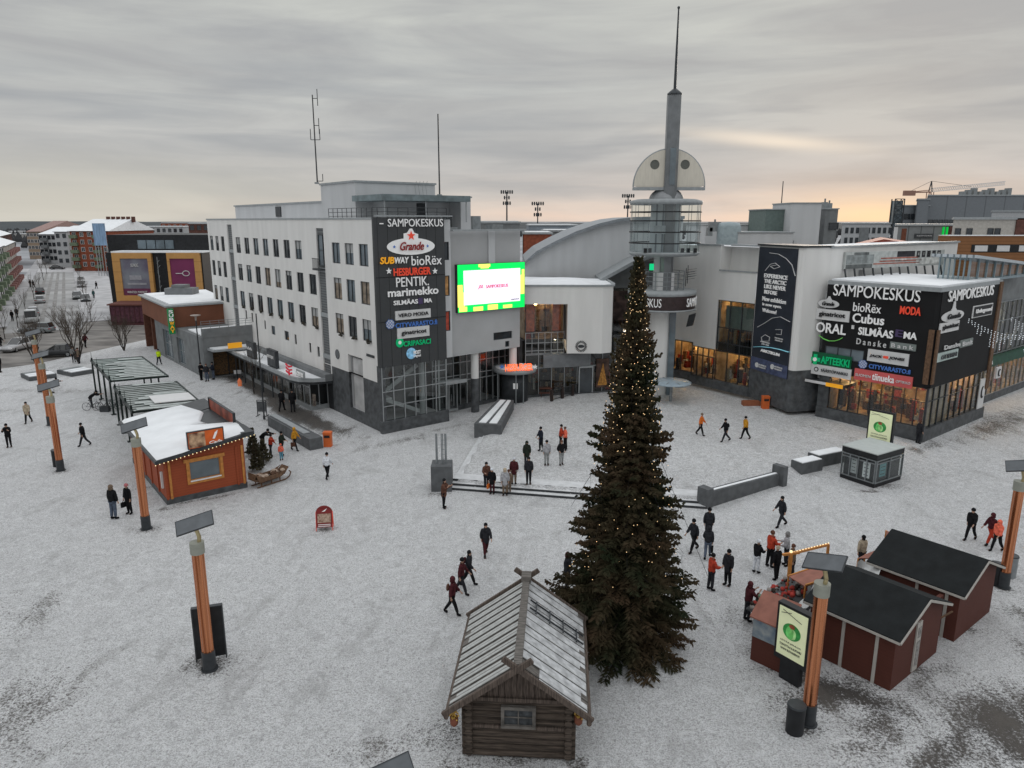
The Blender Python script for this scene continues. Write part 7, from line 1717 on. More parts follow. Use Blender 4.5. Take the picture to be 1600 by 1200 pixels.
# opened-up serving flaps on struts
o, v = flap('serving_flap', [(1258, 916, 1.6), (1319, 897, 2.0), (1290, 880, 1.9), (1232, 900, 1.5)], M_pinkb, 'pinkish wooden serving flap with rail propped open left of the nearer stall', 'stall flap')
q = MB(); q.bar(v[0]+Vector((0, 0, .05)), v[1]+Vector((0, 0, .05)), .06); q.bar(v[3], v[2], .06); q.bar(v[3], (v[3].x, v[3].y, 0), .05); q.bar(v[0], (v[0].x, v[0].y, 0), .05); q.bar(v[1], (v[1].x, v[1].y, 0), .05); part('strut', q, M_honey, o)
o, v = flap('serving_flap', [(1341, 872, 1.6), (1383, 872, 1.75), (1396, 848, 1.9), (1352, 866, 1.5)], M_pinkb, 'pinkish serving flap propped open left of the farther stall', 'stall flap')
q = MB(); q.bar(v[3], (v[3].x, v[3].y, 0), .05); q.bar(v[0], (v[0].x, v[0].y, 0), .05); q.bar(v[1], (v[1].x, v[1].y, 0), .05); part('strut', q, M_honey, o)
o, v = flap('stall_canopy', [(1384, 846, 1.9), (1406, 852, 1.9), (1421, 843, 2.2), (1385, 829, 2.2)], M_pinkb, 'small pink roofed box behind the farther stall', 'stall canopy'); q = MB(); [q.bar(a, (a.x, a.y, 0), .07) for a in v]; part('post', q, M_honey, o)
# tarpaulins
def tarp(pts, lb):
    v = [at(px, py, z) for px, py, z in pts]; o = root('tarpaulin', (v[0].x, v[0].y, 0), lb, 'tarpaulin'); q = MB(); n = 8; g = []
    for i in range(n+1):
        for j in range(n+1):
            p = v[0].lerp(v[1], i/n).lerp(v[3].lerp(v[2], i/n), j/n); g.append(p+Vector((0, 0, .09*math.sin(i*1.9+j*.8)-.12*math.sin(PI*j/n))))
    m = len(g); q.add(g+[p-Vector((0, 0, .02)) for p in g], [(i*(n+1)+j, (i+1)*(n+1)+j, (i+1)*(n+1)+j+1, i*(n+1)+j+1) for i in range(n) for j in range(n)], smooth=True); part('cloth', q, M_tarp, o)
tarp([(1244, 948, 1.1), (1288, 950, 1.9), (1294, 910, 2.3), (1272, 912, 1.9)], 'white crumpled tarpaulin hanging from the left eave of the nearer stall')
tarp([(1338, 888, 1.0), (1368, 905, 1.9), (1384, 868, 2.3), (1340, 878, 1.6)], 'white crumpled tarpaulin hanging from the left eave of the farther stall')
# timber frame with grey awning
o = root('timber_frame', at(1231, 925), 'tall honey-coloured timber frame with lights left of the stalls', 'timber frame')
a_ = at(1231, 918); zt = zat(a_, 866); b2 = at(1290, 893); zt2 = zat(b2, 851)
q = MB(); q.bar((a_.x, a_.y, 0), (a_.x, a_.y, zt), .13); q.bar((a_.x-.1, a_.y, zt), (b2.x, b2.y, zt2), .1); q.bar((b2.x, b2.y, zt2), (b2.x, b2.y, zt2-.8), .1); q.bar((a_.x-.4, a_.y-.1, zt+.03), (a_.x+.4, a_.y+.1, zt+.03), .1); part('beam', q, M_honey, o)
q = MB()
for i in range(14): p_ = Vector((a_.x, a_.y, zt+.08)).lerp(Vector((b2.x, b2.y, zt2+.08)), i/13); q.ball(p_, .03, 5)
q.ball((a_.x, a_.y, zt+.12), .07, 6); part('fairy_lights', q, MATS['warm_bulb'], o)['kind'] = 'stuff'
# counter with picture front and goods on it
a_, b2 = gp(1172, 1030), gp(1210, 1048); MCn = F(a_, q=(b2.x, b2.y)); Lc = (b2-a_).length
o = root('sales_counter', a_, 'low dark red sales counter with blue picture front left of the advertisement stand', 'sales counter')
q = MB(MCn); q.box(0, Lc+.5, 0, 1.6, 0, 1.3); part('base', q, M_dred, o); q = MB(MCn); q.box(.02, Lc+.4, -.03, 0, 1.0, 1.75); part('picture_front', q, mat('winter_picture', (.08, .13, .2), .6, var=.8, scale=2.5, col2=(.32, .35, .35)), o)
q = MB(MCn); q.slab((-.1, -.1, 1.8), (Lc+.4, -.1, 1.8), (Lc+.4, .85, 2.5), (-.1, .85, 2.5), .05); part('top_board', q, M_pinkb, o)
o = root('goods_table', gp(1225, 985), 'long dark table heaped with reindeer hides and small red souvenirs left of the stalls', 'table')
tp_ = gp(1222, 985); te_ = gp(1268, 945); MT = F(tp_, q=(te_.x, te_.y)); q = MB(MT); q.box(-.8, 3.0, -.1, 1.2, .75, .82); q.box(-.8, 3.0, -.1, -.05, 0, .8); part('table', q, M_stone, o)
q = MB(MT); random.seed(17)
for i in range(120):
    x, y = random.uniform(-.7, 2.9), random.uniform(0, 1.1); q.ball((x, y, .88+random.uniform(0, .18)), random.uniform(.04, .13), 5, m=random.choice((0, 0, 0, 1, 1, 2)))
part('goods', q, [mat('hide', (.045, .035, .03), .95, var=.6, scale=9), mat('felt_red', (.33, .04, .03), .8, var=.3), mat('hide_pale', (.3, .27, .25), .9)], o)['kind'] = 'stuff'
# ---- reindeer sleigh with hides
p = gp(420, 755); o = root('sleigh', p, 'wooden sleigh lined with brown hides beside the red kiosk', 'sleigh', None, R(52))
q = MB()
for y in (-.32, .32):
    q.bar((-1.0, y, .06), (1.0, y, .06), .07, .06); q.path([(1.0, y, .06), (1.3, y, .18), (1.42, y, .42), (1.3, y, .55)], .04, 6)
    for x in (-.7, 0, .6): q.bar((x, y, .06), (x, y, .4), .05)
part('runner', q, M_wood, o)
q = MB(); prf = [(-1.1, .95), (-1.15, .55), (-.7, .38), (.4, .38), (.9, .5), (1.25, .85)]
for (xa_, za_), (xb_, zb_) in zip(prf, prf[1:]): q.slab((xa_, -.42, za_), (xb_, -.36, zb_), (xb_, .36, zb_), (xa_, .42, za_), .05)
for y in (-.44, .40): q.prism([(-1.1, .9), (-.9, .38), (.6, .38), (1.2, .8), (.6, .62), (-.5, .62)][::-1], y, y+.04, axis='y')
part('basket', q, M_wood, o)
q = MB(); random.seed(2)
for i in range(26): x = random.uniform(-1.0, .9); q.ball((x, random.uniform(-.3, .3), .5+.16*abs(x)+random.uniform(0, .1)), random.uniform(.12, .2), 6, m=random.choice((0, 0, 1)), sz=.6)
part('hides', q, [mat('hide_brown', (.10, .055, .035), .95, var=.6, scale=14), mat('hide_cream', (.38, .30, .24), .95, var=.4, scale=10)], o)
p = gp(404, 726); o = root('lantern', p, 'small white lantern on the snow between kiosk and sleigh', 'lantern'); q = MB(); q.box(p.x-.14, p.x+.14, p.y-.14, p.y+.14, 0, .06); q.box(p.x-.14, p.x+.14, p.y-.14, p.y+.14, .42, .5); q.lathe([(.16, .5), (.02, .66)], (p.x, p.y), 6)
for dx in (-.12, .12):
    for dy in (-.12, .12): q.tube((p.x+dx, p.y+dy, .05), (p.x+dx, p.y+dy, .45), .015, n=4)
part('frame', q, M_signw, o)
# ---- bike shelters
M_sg = mat('green_black_steel', (.018, .028, .026), .5, .3); M_rg = mat('greenish_glass_roof', (.20, .26, .24), .35, var=.5, scale=.7, stretch=(1, 3, 1), col2=(.38, .42, .41))
def shelter(pa, pb, wd, lb, n, gm_, panel=False):
    a, b_ = gp(*pa), gp(*pb); L_ = (b_-a).length; o = root('bicycle_shelter', b_, lb, 'bicycle shelter', 'glass roofed bicycle shelters'); M = F(a, q=(b_.x, b_.y)); z = 3.0
    for i in range(n):
        x = L_*i/(n-1); q = MB(M); q.bar((x, 0, -.05), (x, 0, z+.35), .14); q.box(x-.18, x+.18, -.18, .18, 0, .06); q.tube((x, 0, z+.35), (x, 0, z+.9), .02, n=4); part('post', q, M_sg, o)
    q = MB(M)
    for i in range(3): x = L_*(.15+.35*i); q.bar((x, wd-.4, -.05), (x, wd-.4, z-.2), .12)
    q.bar((-.6, 0, z), (L_+.6, 0, z), .14, .2); q.bar((-.6, wd, z-.15), (L_+.6, wd, z-.15), .12, .16)
    for x in (-.6, L_+.6): q.bar((x, 0, z), (x, wd, z-.15), .1, .14)
    nn = 14
    for i in range(nn+1): x = -.6+(L_+1.2)*i/nn; q.bar((x, 0, z+.06), (x, wd, z-.09), .035, .04)
    part('beam', q, M_sg, o)
    q = MB(M); q.slab((-.6, .05, z+.03), (L_+.6, .05, z+.03), (L_+.6, wd-.05, z-.12), (-.6, wd-.05, z-.12), .02); part('roof_glass', q, gm_, o)
    q = MB(M); random.seed(int(L_*10))
    for i in range(nn):
        x = -.6+(L_+1.2)*i/nn
        if random.random() < .5: y0 = random.uniform(.3, wd*.5); q.slab((x+.08, y0, z+.12-.04*y0), (x+.6, y0, z+.12-.04*y0), (x+.6, wd-.2, z+.12-.04*wd), (x+.08, wd-.2, z+.12-.04*wd), .03)
    part('snow_cover', q, mat('patchy_snow', (.40, .43, .42), .9, var=.2, scale=2), o)
    if panel: q = MB(M); q.slab((L_*.62, wd*.35, z+.2), (L_*.93, wd*.35, z+.2), (L_*.93, wd*.95, z+.1), (L_*.62, wd*.95, z+.1), .06); part('roof_panel', q, M_signp, o)
    return o
shelter((150, 613), (178, 648), 4.4, 'farther bicycle shelter with greenish glass roof on dark posts', 4, M_rg)
shelter((187, 664), (213, 705), 4.6, 'nearer bicycle shelter with pale panel on its roof behind the red kiosk', 4, mat('pale_roof_glass', (.30, .33, .32), .3, var=.3, scale=.8), True)
# ---- bicycles
def make_bike():
    r = root('bicycle', (0, 0, 0), 'x', 'bicycle', 'bicycles parked by the shelters')
    for x in (-.53, .53):
        q = MB(); q.path([(x+.34*math.cos(2*PI*i/16), 0, .34+.34*math.sin(2*PI*i/16)) for i in range(17)], .022, 4)
        for i in range(6): q.tube((x, 0, .34), (x+.33*math.cos(PI*i/3), 0, .34+.33*math.sin(PI*i/3)), .005, n=3)
        part('wheel', q, M_black, r)
    q = MB(); P_ = dict(bb=(-.05, 0, .3), st=(-.2, 0, .8), hd=(.38, 0, .82), rh=(-.53, 0, .34), fh=(.53, 0, .34))
    for a, b_ in (('bb', 'st'), ('st', 'hd'), ('bb', 'hd'), ('bb', 'rh'), ('st', 'rh'), ('hd', 'fh')): q.tube(P_[a], P_[b_], .018, n=5)
    part('frame', q, mat('bike_frame', (.10, .11, .12), .4, .4), r)
    q = MB(); q.path([(.3, -.28, .98), (.38, 0, .95), (.3, .28, .98)], .014, 4); q.tube((.38, 0, .82), (.38, 0, .96), .015); part('handlebar', q, M_steel, r)
    q = MB(); q.box(-.32, -.08, -.06, .06, .88, .94); q.tube((-.2, 0, .8), (-.2, 0, .9), .015); part('saddle', q, M_black, r); return r
BK = make_bike(); tr_ = subtree(BK)
for i, (px, py, a, lb) in enumerate(((146, 641, 8, 'leftmost bicycle standing in front of the shelter posts'), (163, 640, 35, 'second bicycle from the left at the shelter posts'), (178, 640, 60, 'third bicycle from the left at the shelter posts'), (196, 638, 50, 'rightmost bicycle half under the nearer shelter'))):
    if i: copy_tree(BK, gp(px, py), R(a), lb, tree=tr_)
    else: BK.location = gp(px, py); BK.rotation_euler = (0, 0, R(a)); BK['label'] = lb
p = gp(166, 643); single('crate', MB().box(p.x-.45, p.x+.3, p.y-.2, p.y+.2, 0, .45).box(p.x-.4, p.x+.25, p.y-.15, p.y+.15, .45, .5), M_dgrey, 'dark box on the ground among the bicycles', 'crate', loc=p)
# ---- low bench platforms at the left
for pts, lb in ((((46, 596), (89, 590)), 'low snowy bench platform beside the farthest lamp columns'), (((112, 589), (147, 583)), 'low snowy bench platform left of the farther bicycle shelter')):
    a, b_ = gp(*pts[0]), gp(*pts[1]); M = F(a, q=(b_.x, b_.y)); L_ = (b_-a).length; o = root('bench_platform', a, lb, 'bench', None)
    q = MB(M); q.box(0, L_, 0, 3.0, -.1, .42); part('base', q, M_con, o)
    for j in range(3): q = MB(M); q.box(.1, L_-.1, .1+j*.95, .85+j*.95, .42, .5); part('slat_seat', q, M_snow if j < 2 else M_steel, o)
# ---- thin poles and street lamps
def pole(px, py, pyt, lb, r=.05, head=None, m=M_dgrey):
    p = gp(px, py); t = zat(p, pyt); o = root('street_lamp' if head else 'thin_pole', p, lb, 'street lamp' if head else 'pole'); q = MB(); q.tube(p, (p.x, p.y, t), r*1.3, r, 8); q.tube(p, p+Vector((0, 0, .3)), r*2, n=8); part('pole', q, m, o)
    if head: q = MB(); q.lathe([(.08, t-.5), (.1, t-.1), (.5, t), (.5, t+.05), (.01, t+.1)], (p.x, p.y), 14); part('lamp_head', q, mat('lamp_shade_grey', (.35, .30, .27), .5), o)
    return o
pole(413, 655, 490, 'thin dark pole rising beside the ramp wall near the red kiosk'); pole(315, 592, 493, 'street lamp with flat round shade before the corner pavilion', .06, True)
# ---- cafe terrace by the porch
a, b_ = gp(862, 627), gp(910, 614); M = F(a, q=(b_.x, b_.y)); L_ = (b_-a).length; o = root('terrace_fence', a, 'low dark terrace fence beside the burger porch', 'fence')
q = MB(M)
for i in range(4): q.box(L_*i/3-.12, L_*i/3+.12, -.1, .1, -.05, 1.05)
part('post', q, M_wood if False else mat('fence_dark', (.035, .025, .022), .7), o)
q = MB(M); q.box(0, L_, -.03, .03, .92, 1.0); q.box(0, L_, -.02, .02, .12, .17)
for i in range(26): q.box(L_*i/26, L_*i/26+.03, -.015, .015, .17, .92)
part('railing', q, M_dgrey, o)
for px, py, c, lb in ((852, 618, (.12, .05, .035), 'reddish cafe table at the left end of the terrace fence'), (872, 608, (.07, .045, .035), 'dark cafe table behind the terrace fence'), (893, 602, (.35, .25, .10), 'yellowish cafe table near the shop door'), (950, 600, (.14, .08, .06), 'brown wooden bench table beside the entrance')):
    p = gp(px, py); o = root('cafe_table', p, lb, 'table', 'cafe tables near the porch'); m_ = mat('cafe_%d' % px, c, .7)
    q = MB(); q.box(p.x-.6, p.x+.6, p.y-.4, p.y+.4, p.z+.7, p.z+.76); part('table_top', q, m_, o); q = MB(); q.bar((p.x, p.y, p.z), (p.x, p.y, p.z+.7), .1); part('leg', q, M_dgrey, o)
    for s in (-1, 1): q = MB(); q.box(p.x-.6, p.x+.6, p.y+s*.75-.15, p.y+s*.75+.15, p.z+.4, p.z+.45); q.bar((p.x-.4, p.y+s*.75, p.z), (p.x-.4, p.y+s*.75, p.z+.4), .06); q.bar((p.x+.4, p.y+s*.75, p.z), (p.x+.4, p.y+s*.75, p.z+.4), .06); part('seat', q, m_, o)
# ================================================================ SPRUCE
def spruce(name, x, y, H_, R_, seed, label, cat='spruce', dens=1.0, lights=True, fm=None, z0=0.0):
    rg = np.random.default_rng(seed); random.seed(seed)
    o = root(name, (x, y, z0), label, cat)
    q = MB(Matrix.Translation((x, y, z0))); q.tube((0, 0, -.1), (0, 0, H_*.97), .02*H_*.9, .01, 10); part('trunk', q, mat('spruce_bark', (.06, .045, .035), .95, var=.4, scale=8), o)
    tips = []; bq = MB(Matrix.Translation((x, y, z0))); V = []; Fc = []
    vn = 0
    zz = .35; k = 0
    prof_x = [0, .03, .1, .2, .35, .5, .7, .85, 1.0]; prof_r = [.80, .97, 1.0, .90, .72, .52, .33, .16, .02]
    lx = rg.uniform(.85, 1.12, 12)
    while zz < H_*.985:
        t = zz/H_; rr = R_*np.interp(t, prof_x, prof_r)
        nb = max(6, int((20-10*t)*dens)); a0 = rg.uniform(0, 6.28)
        for b in range(nb):
            a = a0+2*PI*b/nb+rg.normal(0, .16)
            Lb = rr*rg.uniform(.68, 1.06)*np.interp((a % 6.283)/6.283*12, np.arange(13), np.append(lx, lx[0]))*(1+.12*math.sin(zz*2.1+3*math.cos(a)))
            if Lb < .06: Lb = .06
            up = .45-.62*(1-t)**.8+rg.normal(0, .07)               # young branches rise, old ones hang
            d = np.array([math.cos(a), math.sin(a)])
            n = max(3, int(Lb/.13)); pts = []
            for i in range(n+1):
                s = i/n; zc = zz+Lb*s*up-.22*Lb*s*s*(1-t)+.22*Lb*s**3*(1-t)
                wob = .03*Lb*math.sin(4*s+b)
                pts.append(np.array([d[0]*Lb*s-d[1]*wob, d[1]*Lb*s+d[0]*wob, max(zc, .08)]))
            if Lb > .5: bq.path([pts[0], pts[n//3], pts[(2*n)//3]], .008+.006*Lb, 4)
            tips.append(pts[-1])
            for i in range(1, n+1):
                p = pts[i]; s = i/n
                tw = (.16+.40*Lb**.6*(1-s*.75))*.9*(1-.45*t)
                for sd in (-1, 1):
                    for m in range(2):
                        ang = a+sd*rg.uniform(.5, 1.25); l = tw*rg.uniform(.5, 1.1); e = np.array([math.cos(ang)*l, math.sin(ang)*l, -l*rg.uniform(.1, .55)*(1-t)+.05*t])
                        w = rg.uniform(.025, .05); side = np.array([-math.sin(ang), math.cos(ang), 0])*w; q0 = p+rg.normal(0, .03, 3)
                        mid = q0+e*.55+np.array([0, 0, .02])
                        V += [q0, mid+side, q0+e, mid-side]; Fc.append((vn, vn+1, vn+2, vn+3)); vn += 4
                        e2 = e*.9; up2 = np.array([0, 0, w*1.2]); V += [q0, mid+up2, q0+e2, mid-up2]; Fc.append((vn, vn+1, vn+2, vn+3)); vn += 4
                # needles hanging under the branch
                l = rg.uniform(.08, .22)*(1-.5*t); w = .04
                V += [p+(-.05*d[0], -.05*d[1], 0), p+(.09*d[0], .09*d[1], .0), p+(.05*d[0], .05*d[1], -l), p+(-.04*d[0], -.04*d[1], -l*.8)]; Fc.append((vn, vn+1, vn+2, vn+3)); vn += 4
        zz += .15+.09*(1-t)+rg.uniform(-.02, .03); k += 1
    part('branches', bq, mat('branch_bark', (.028, .022, .017), .95, var=.3), o)
    me = bpy.data.meshes.new('foliage'); me.from_pydata([tuple(v) for v in V], [], Fc); me.materials.append(fm or M_needle); me.update()
    f = bpy.data.objects.new('foliage', me); COL.objects.link(f); f.parent = o
    return o, tips, len(Fc)
M_needle = mat('needles', (.020, .034, .016), .8, var=.5, scale=.7, col2=(.10, .066, .040), spec=.15)  # brown second tone paints a window reflection into the needle colour
TS = Vector((4.4, 25.2, 0))
o, tips, nf = spruce('christmas_spruce', TS.x, TS.y, 14.9, 2.75, 11, 'huge dark christmas spruce with tiny warm lights standing behind the log storehouse')
sl_ = root('string_lights', TS, 'strings of tiny warm bulbs hung over the huge christmas spruce', 'string lights')
random.seed(44); bulbs = []
q = MB(Matrix.Translation(TS))
tz_ = sorted(tips, key=lambda p: p[2])
rows = 34
for k in range(rows):                                   # vertical strands from the tip down the outside
    a = 2*PI*k/rows+.07; prev = None
    for j in range(46):
        z = 14.6-j*.26
        if z < 2.6: break
        rr = 2.75*np.interp(z/14.9, [0, .03, .1, .2, .35, .5, .7, .85, 1.0], [.8, .97, 1.0, .90, .72, .52, .33, .16, .02])*(.80+.14*math.sin(j*2.3+k*1.7)); z += random.uniform(-.12, .12)
        p = Vector((rr*math.cos(a+.05*math.sin(j)), rr*math.sin(a+.05*math.sin(j)), z-.1*rr))
        if random.random() < (.55 if z > 8 else .2): bulbs.append(p)
        if prev and j % 2 == 0 and k % 4 == 0: q.tube(prev, p, .005, n=3, cap=False)
        if j % 2 == 0: prev = p
part('cable', q, M_black, sl_)
M_bulb = mat('tiny_bulb', (1.0, .66, .34), .5, emit=1.1, var=.05)
bm_ = MB().ball((0, 0, 0), .016, 5).mesh('bulb', M_bulb); random.shuffle(bulbs)
bulbs.sort(key=lambda p: p.y)
for p in bulbs[:100]:
    b_ = bpy.data.objects.new('bulb', bm_); COL.objects.link(b_); b_.parent = sl_; b_.location = p
q = MB(Matrix.Translation(TS))
for p in bulbs[100:]: q.ball(p, .015, 4)
part('bulbs', q, M_bulb, sl_)['kind'] = 'stuff'
# guy ropes of the spruce
for (px, py), lb in (((1108, 905), 'right'), ((893, 790), 'left')):
    e = at(px, py); q = MB(); s_ = TS+Vector((0, 0, 8.2)); q.tube((s_.x+(.9 if lb == 'right' else -.9), s_.y, 7.8), (e.x, e.y, 0), .012, n=4, cap=False)
    single('guy_rope', q, M_dgrey, 'thin slack guy rope on the %s side of the christmas spruce' % lb, 'rope', loc=(e.x, e.y, 0))
# small bushes beside the red kiosk
M_bush = mat('olive_needles', (.05, .05, .03), .85, var=.5, scale=3, col2=(.10, .085, .05))
for px, py, h, r, lb in ((402, 735, 1.9, .6, 'small spruce nearest the right corner of the red kiosk'), (412, 722, 1.6, .7, 'small bushy spruce behind the sleigh'), (396, 712, 2.0, .6, 'small spruce farther along the right wall of the red kiosk')):
    p = gp(px, py); spruce('small_spruce', p.x, p.y, h, r, int(px), lb, dens=.6, fm=M_bush)

# ================================================================ BARE TREES
def bare_mesh(seed, H_, spread, lev=5, r0=.12, multi=1):
    random.seed(seed); tq, bq = MB(), MB()
    def grow(p, d, l, r, k):
        if k == 0 or r < .002: return
        e = p+d*l; mid = p+d*l*.5+Vector((random.uniform(-1, 1), random.uniform(-1, 1), 0))*l*.05
        q = tq if k >= lev-1 else bq
        q.tube(p, mid, r, r*.85, 6 if k > 2 else 4, cap=False); q.tube(mid, e, r*.85, r*.68, 6 if k > 2 else 4, cap=False)
        for i in range(random.choice((2, 3, 3, 4)) if k > 1 else 2):
            ax = Vector((random.uniform(-1, 1), random.uniform(-1, 1), random.uniform(-.2, .6))).normalized()
            nd = (d+ax*spread*random.uniform(.6, 1.2)); nd.z += .15; grow(p+d*l*random.uniform(.55, 1.0), nd.normalized(), l*random.uniform(.62, .85), r*random.uniform(.45, .62), k-1)
    for m in range(multi):
        a = 2*PI*m/max(1, multi); d = Vector((.35*math.cos(a), .35*math.sin(a), 1)).normalized() if multi > 1 else Vector((0, 0, 1))
        grow(Vector((0, 0, -.05)), d, H_*.30, r0, lev)
    return tq.mesh('trunk', M_bark), bq.mesh('crown', M_twig)
M_bark = mat('winter_bark', (.045, .038, .033), .95, var=.4, scale=6); M_twig = mat('bare_twigs', (.075, .058, .046), .95, var=.3)
TM = [bare_mesh(1, 6.5, .55, 6, .085, 4), bare_mesh(2, 6.0, .5, 6, .09, 1), bare_mesh(3, 5.0, .42, 6, .06, 1), bare_mesh(5, 6.5, .4, 6, .07, 1)]
def bare(px, py, k, s, lb, group=None, rz=0):
    p = gp(px, py); o = root('bare_tree', p, lb, 'bare tree', group, rz or .01); o.scale = (s, s, s)
    for me, nm in zip(TM[k], ('trunk', 'crown')): c = bpy.data.objects.new(nm, me); COL.objects.link(c); c.parent = o
bare(123, 566, 0, 1.2, 'large spreading bare tree in front of the road near the bench platform'); bare(194, 548, 0, .85, 'bare tree with several stems behind the farther bicycle shelter'); bare(55, 566, 0, .95, 'bare tree behind the farthest copper lamp column', rz=1)
bare(397, 615, 2, 1.15, 'slim bare sapling in front of the arcade canopy'); 
g_ = 'slim bare trees along the street'
for i, (px, py, s, lb) in enumerate(((143, 503, 1.0, 'nearest slim tree at the right kerb of the street'), (136, 478, 1.0, 'slim tree second along the right kerb of the street'), (130, 458, 1.0, 'slim tree third along the right kerb of the street'), (126, 443, 1.0, 'slim tree fourth along the right kerb, before the brick block'), (122, 430, 1.1, 'farthest slim tree on the right kerb'),
    (28, 512, 1.0, 'nearest slim tree at the left kerb of the street'), (40, 487, 1.0, 'slim tree second along the left kerb of the street'), (53, 468, 1.0, 'slim tree third along the left kerb'), (62, 452, 1.0, 'slim tree fourth along the left kerb'), (68, 438, 1.1, 'slim tree fifth along the left kerb'), (73, 428, 1.1, 'farthest slim tree on the left kerb'), (8, 530, .9, 'slim tree at the left edge before the balcony block'))):
    bare(px, py, 2+i % 2, s, lb, g_, rz=i*.9+.1)
bare(332, 425, 1, 1.6, 'bare tree top showing behind the far end of the white office wing'); bare(1312, 420, 1, 1.2, 'bare tree before the sunset right of the plant tower')
bare(1138, 372, 1, 2.2, 'round bare tree crown behind the roof tank'); bare(1100, 368, 1, 2.0, 'bare tree crown behind the lookout tower')

# ================================================================ CARS
M_tyre = mat('tyre', (.015, .015, .016), .9); M_rim = mat('rim', (.25, .26, .27), .4, .7); M_cglass = mat('car_glass', (.012, .014, .017), .08, spec=.8, var=.3)
def car_meshes(kind):
    Lc, Wc, Hc = {'sedan': (4.5, 1.78, 1.42), 'wagon': (4.6, 1.8, 1.5), 'van': (4.9, 1.95, 2.0)}[kind]
    xs = [-.5, -.49, -.40, -.2, .1, .33, .45, .495, .5]; belt = {'sedan': [.62, .80, .88, .9, .88, .80, .70, .58, .45], 'wagon': [.60, .85, .92, .92, .9, .82, .72, .6, .45], 'van': [.8, 1.0, 1.05, 1.05, 1.02, .98, .85, .65, .5]}[kind]
    wd = [.86, .94, .98, 1, 1, .99, .94, .86, .74]; q = MB(); vs = []
    for x, b_, w in zip(xs, belt, wd):
        X = x*Lc; h = w*Wc/2; vs += [(X, -h*.96, .24), (X, -h, .42), (X, -h, b_*.75), (X, -h*.93, b_), (X, h*.93, b_), (X, h, b_*.75), (X, h, .42), (X, h*.96, .24)]
    n = 8; fs = [(i*n+j, (i+1)*n+j, (i+1)*n+(j+1) % n, i*n+(j+1) % n) for i in range(len(xs)-1) for j in range(n)]+[tuple(range(n))[::-1][::-1], tuple(range((len(xs)-1)*n, len(xs)*n))[::-1]]
    q.add(vs, fs, smooth=True)
    cab = {'sedan': [(-.40, .86, .86), (-.27, 1, .80), (-.02, 1, .80), (.20, .86, .86)], 'wagon': [(-.48, .88, .88), (-.42, 1, .80), (-.02, 1, .80), (.20, .86, .87)], 'van': [(-.49, 1.0, .93), (-.47, 1, .88), (.18, 1, .86), (.34, .98, .9)]}[kind]
    zb = [np.interp(c[0], xs, belt)-.02 for c in cab]; zt = [zb[0]+.03, Hc, Hc, zb[3]+.03]; g = MB(); gv = []
    for (x, _, w), b_, t in zip(cab, zb, zt):
        h = Wc/2; gv += [(x*Lc, -h*.93, b_), (x*Lc, -h*w*(.93 if t < Hc else 1)*.92, t), (x*Lc, h*w*(.93 if t < Hc else 1)*.92, t), (x*Lc, h*.93, b_)]
    g.add(gv, [(i*4+j, (i+1)*4+j, (i+1)*4+j+1, i*4+j+1) for i in range(3) for j in range(3)]+[(0, 1, 2, 3), (12, 15, 14, 13)])
    r = MB(); h = Wc/2*cab[1][2]*.90; r.slab((cab[1][0]*Lc+.02, -h, Hc+.03), (cab[2][0]*Lc-.02, -h, Hc+.03), (cab[2][0]*Lc-.02, h, Hc+.03), (cab[1][0]*Lc+.02, h, Hc+.03), .04)
    for s in (-1, 1):
        for i in (0, 1, 2): a, b_ = gv[i*4+(0 if s < 0 else 3)] if False else None, None
        a1, a2 = Vector(gv[1 if s < 0 else 2]), Vector(gv[5 if s < 0 else 6]); b1, b2 = Vector(gv[13 if s < 0 else 14]), Vector(gv[9 if s < 0 else 10]); r.bar(a1, a2, .06); r.bar(b1, b2, .06)
        m = (cab[1][0]+cab[2][0])/2*Lc; r.bar((m, s*h*1.01, Hc), (m, s*Wc/2*.945, np.interp(m/Lc, xs, belt)), .07)
    wh = MB(); wh.tube((0, -.11, 0), (0, .11, 0), .32, n=16); rm = MB(); rm.tube((0, -.12, 0), (0, .12, 0), .19, n=12)
    hl = MB().box(-.06, .06, -.2, .2, -.07, .07)
    return dict(L=Lc, W=Wc, H=Hc, body=q, glass=g, roof=r, wheel=wh, rim=rm, lamp=hl)
_cm = {k: car_meshes(k) for k in ('sedan', 'wagon', 'van')}
for k in _cm:
    c = _cm[k]
    c['m'] = {n: c[n].mesh(nm, M_cglass if n == 'glass' else (M_tyre if n == 'wheel' else (M_rim if n == 'rim' else M_signw))) for n, nm in (('body', 'body'), ('glass', 'windows'), ('roof', 'roof'), ('wheel', 'wheel'), ('rim', 'rim'), ('lamp', 'headlight'))}
    c['tail'] = c['lamp'].mesh('taillight', mat('tail_red', (.3, .01, .01), .4))
    c['snow'] = MB().slab((-.22*c['L'], -.55, c['H']+.08), (-.02*c['L'], -.55, c['H']+.08), (-.02*c['L'], .55, c['H']+.08), (-.22*c['L'], .55, c['H']+.08), .05).mesh('snow_cover', M_snow)
def obj_mat(o, m):
    o.material_slots[0].link = 'OBJECT'; o.material_slots[0].material = m
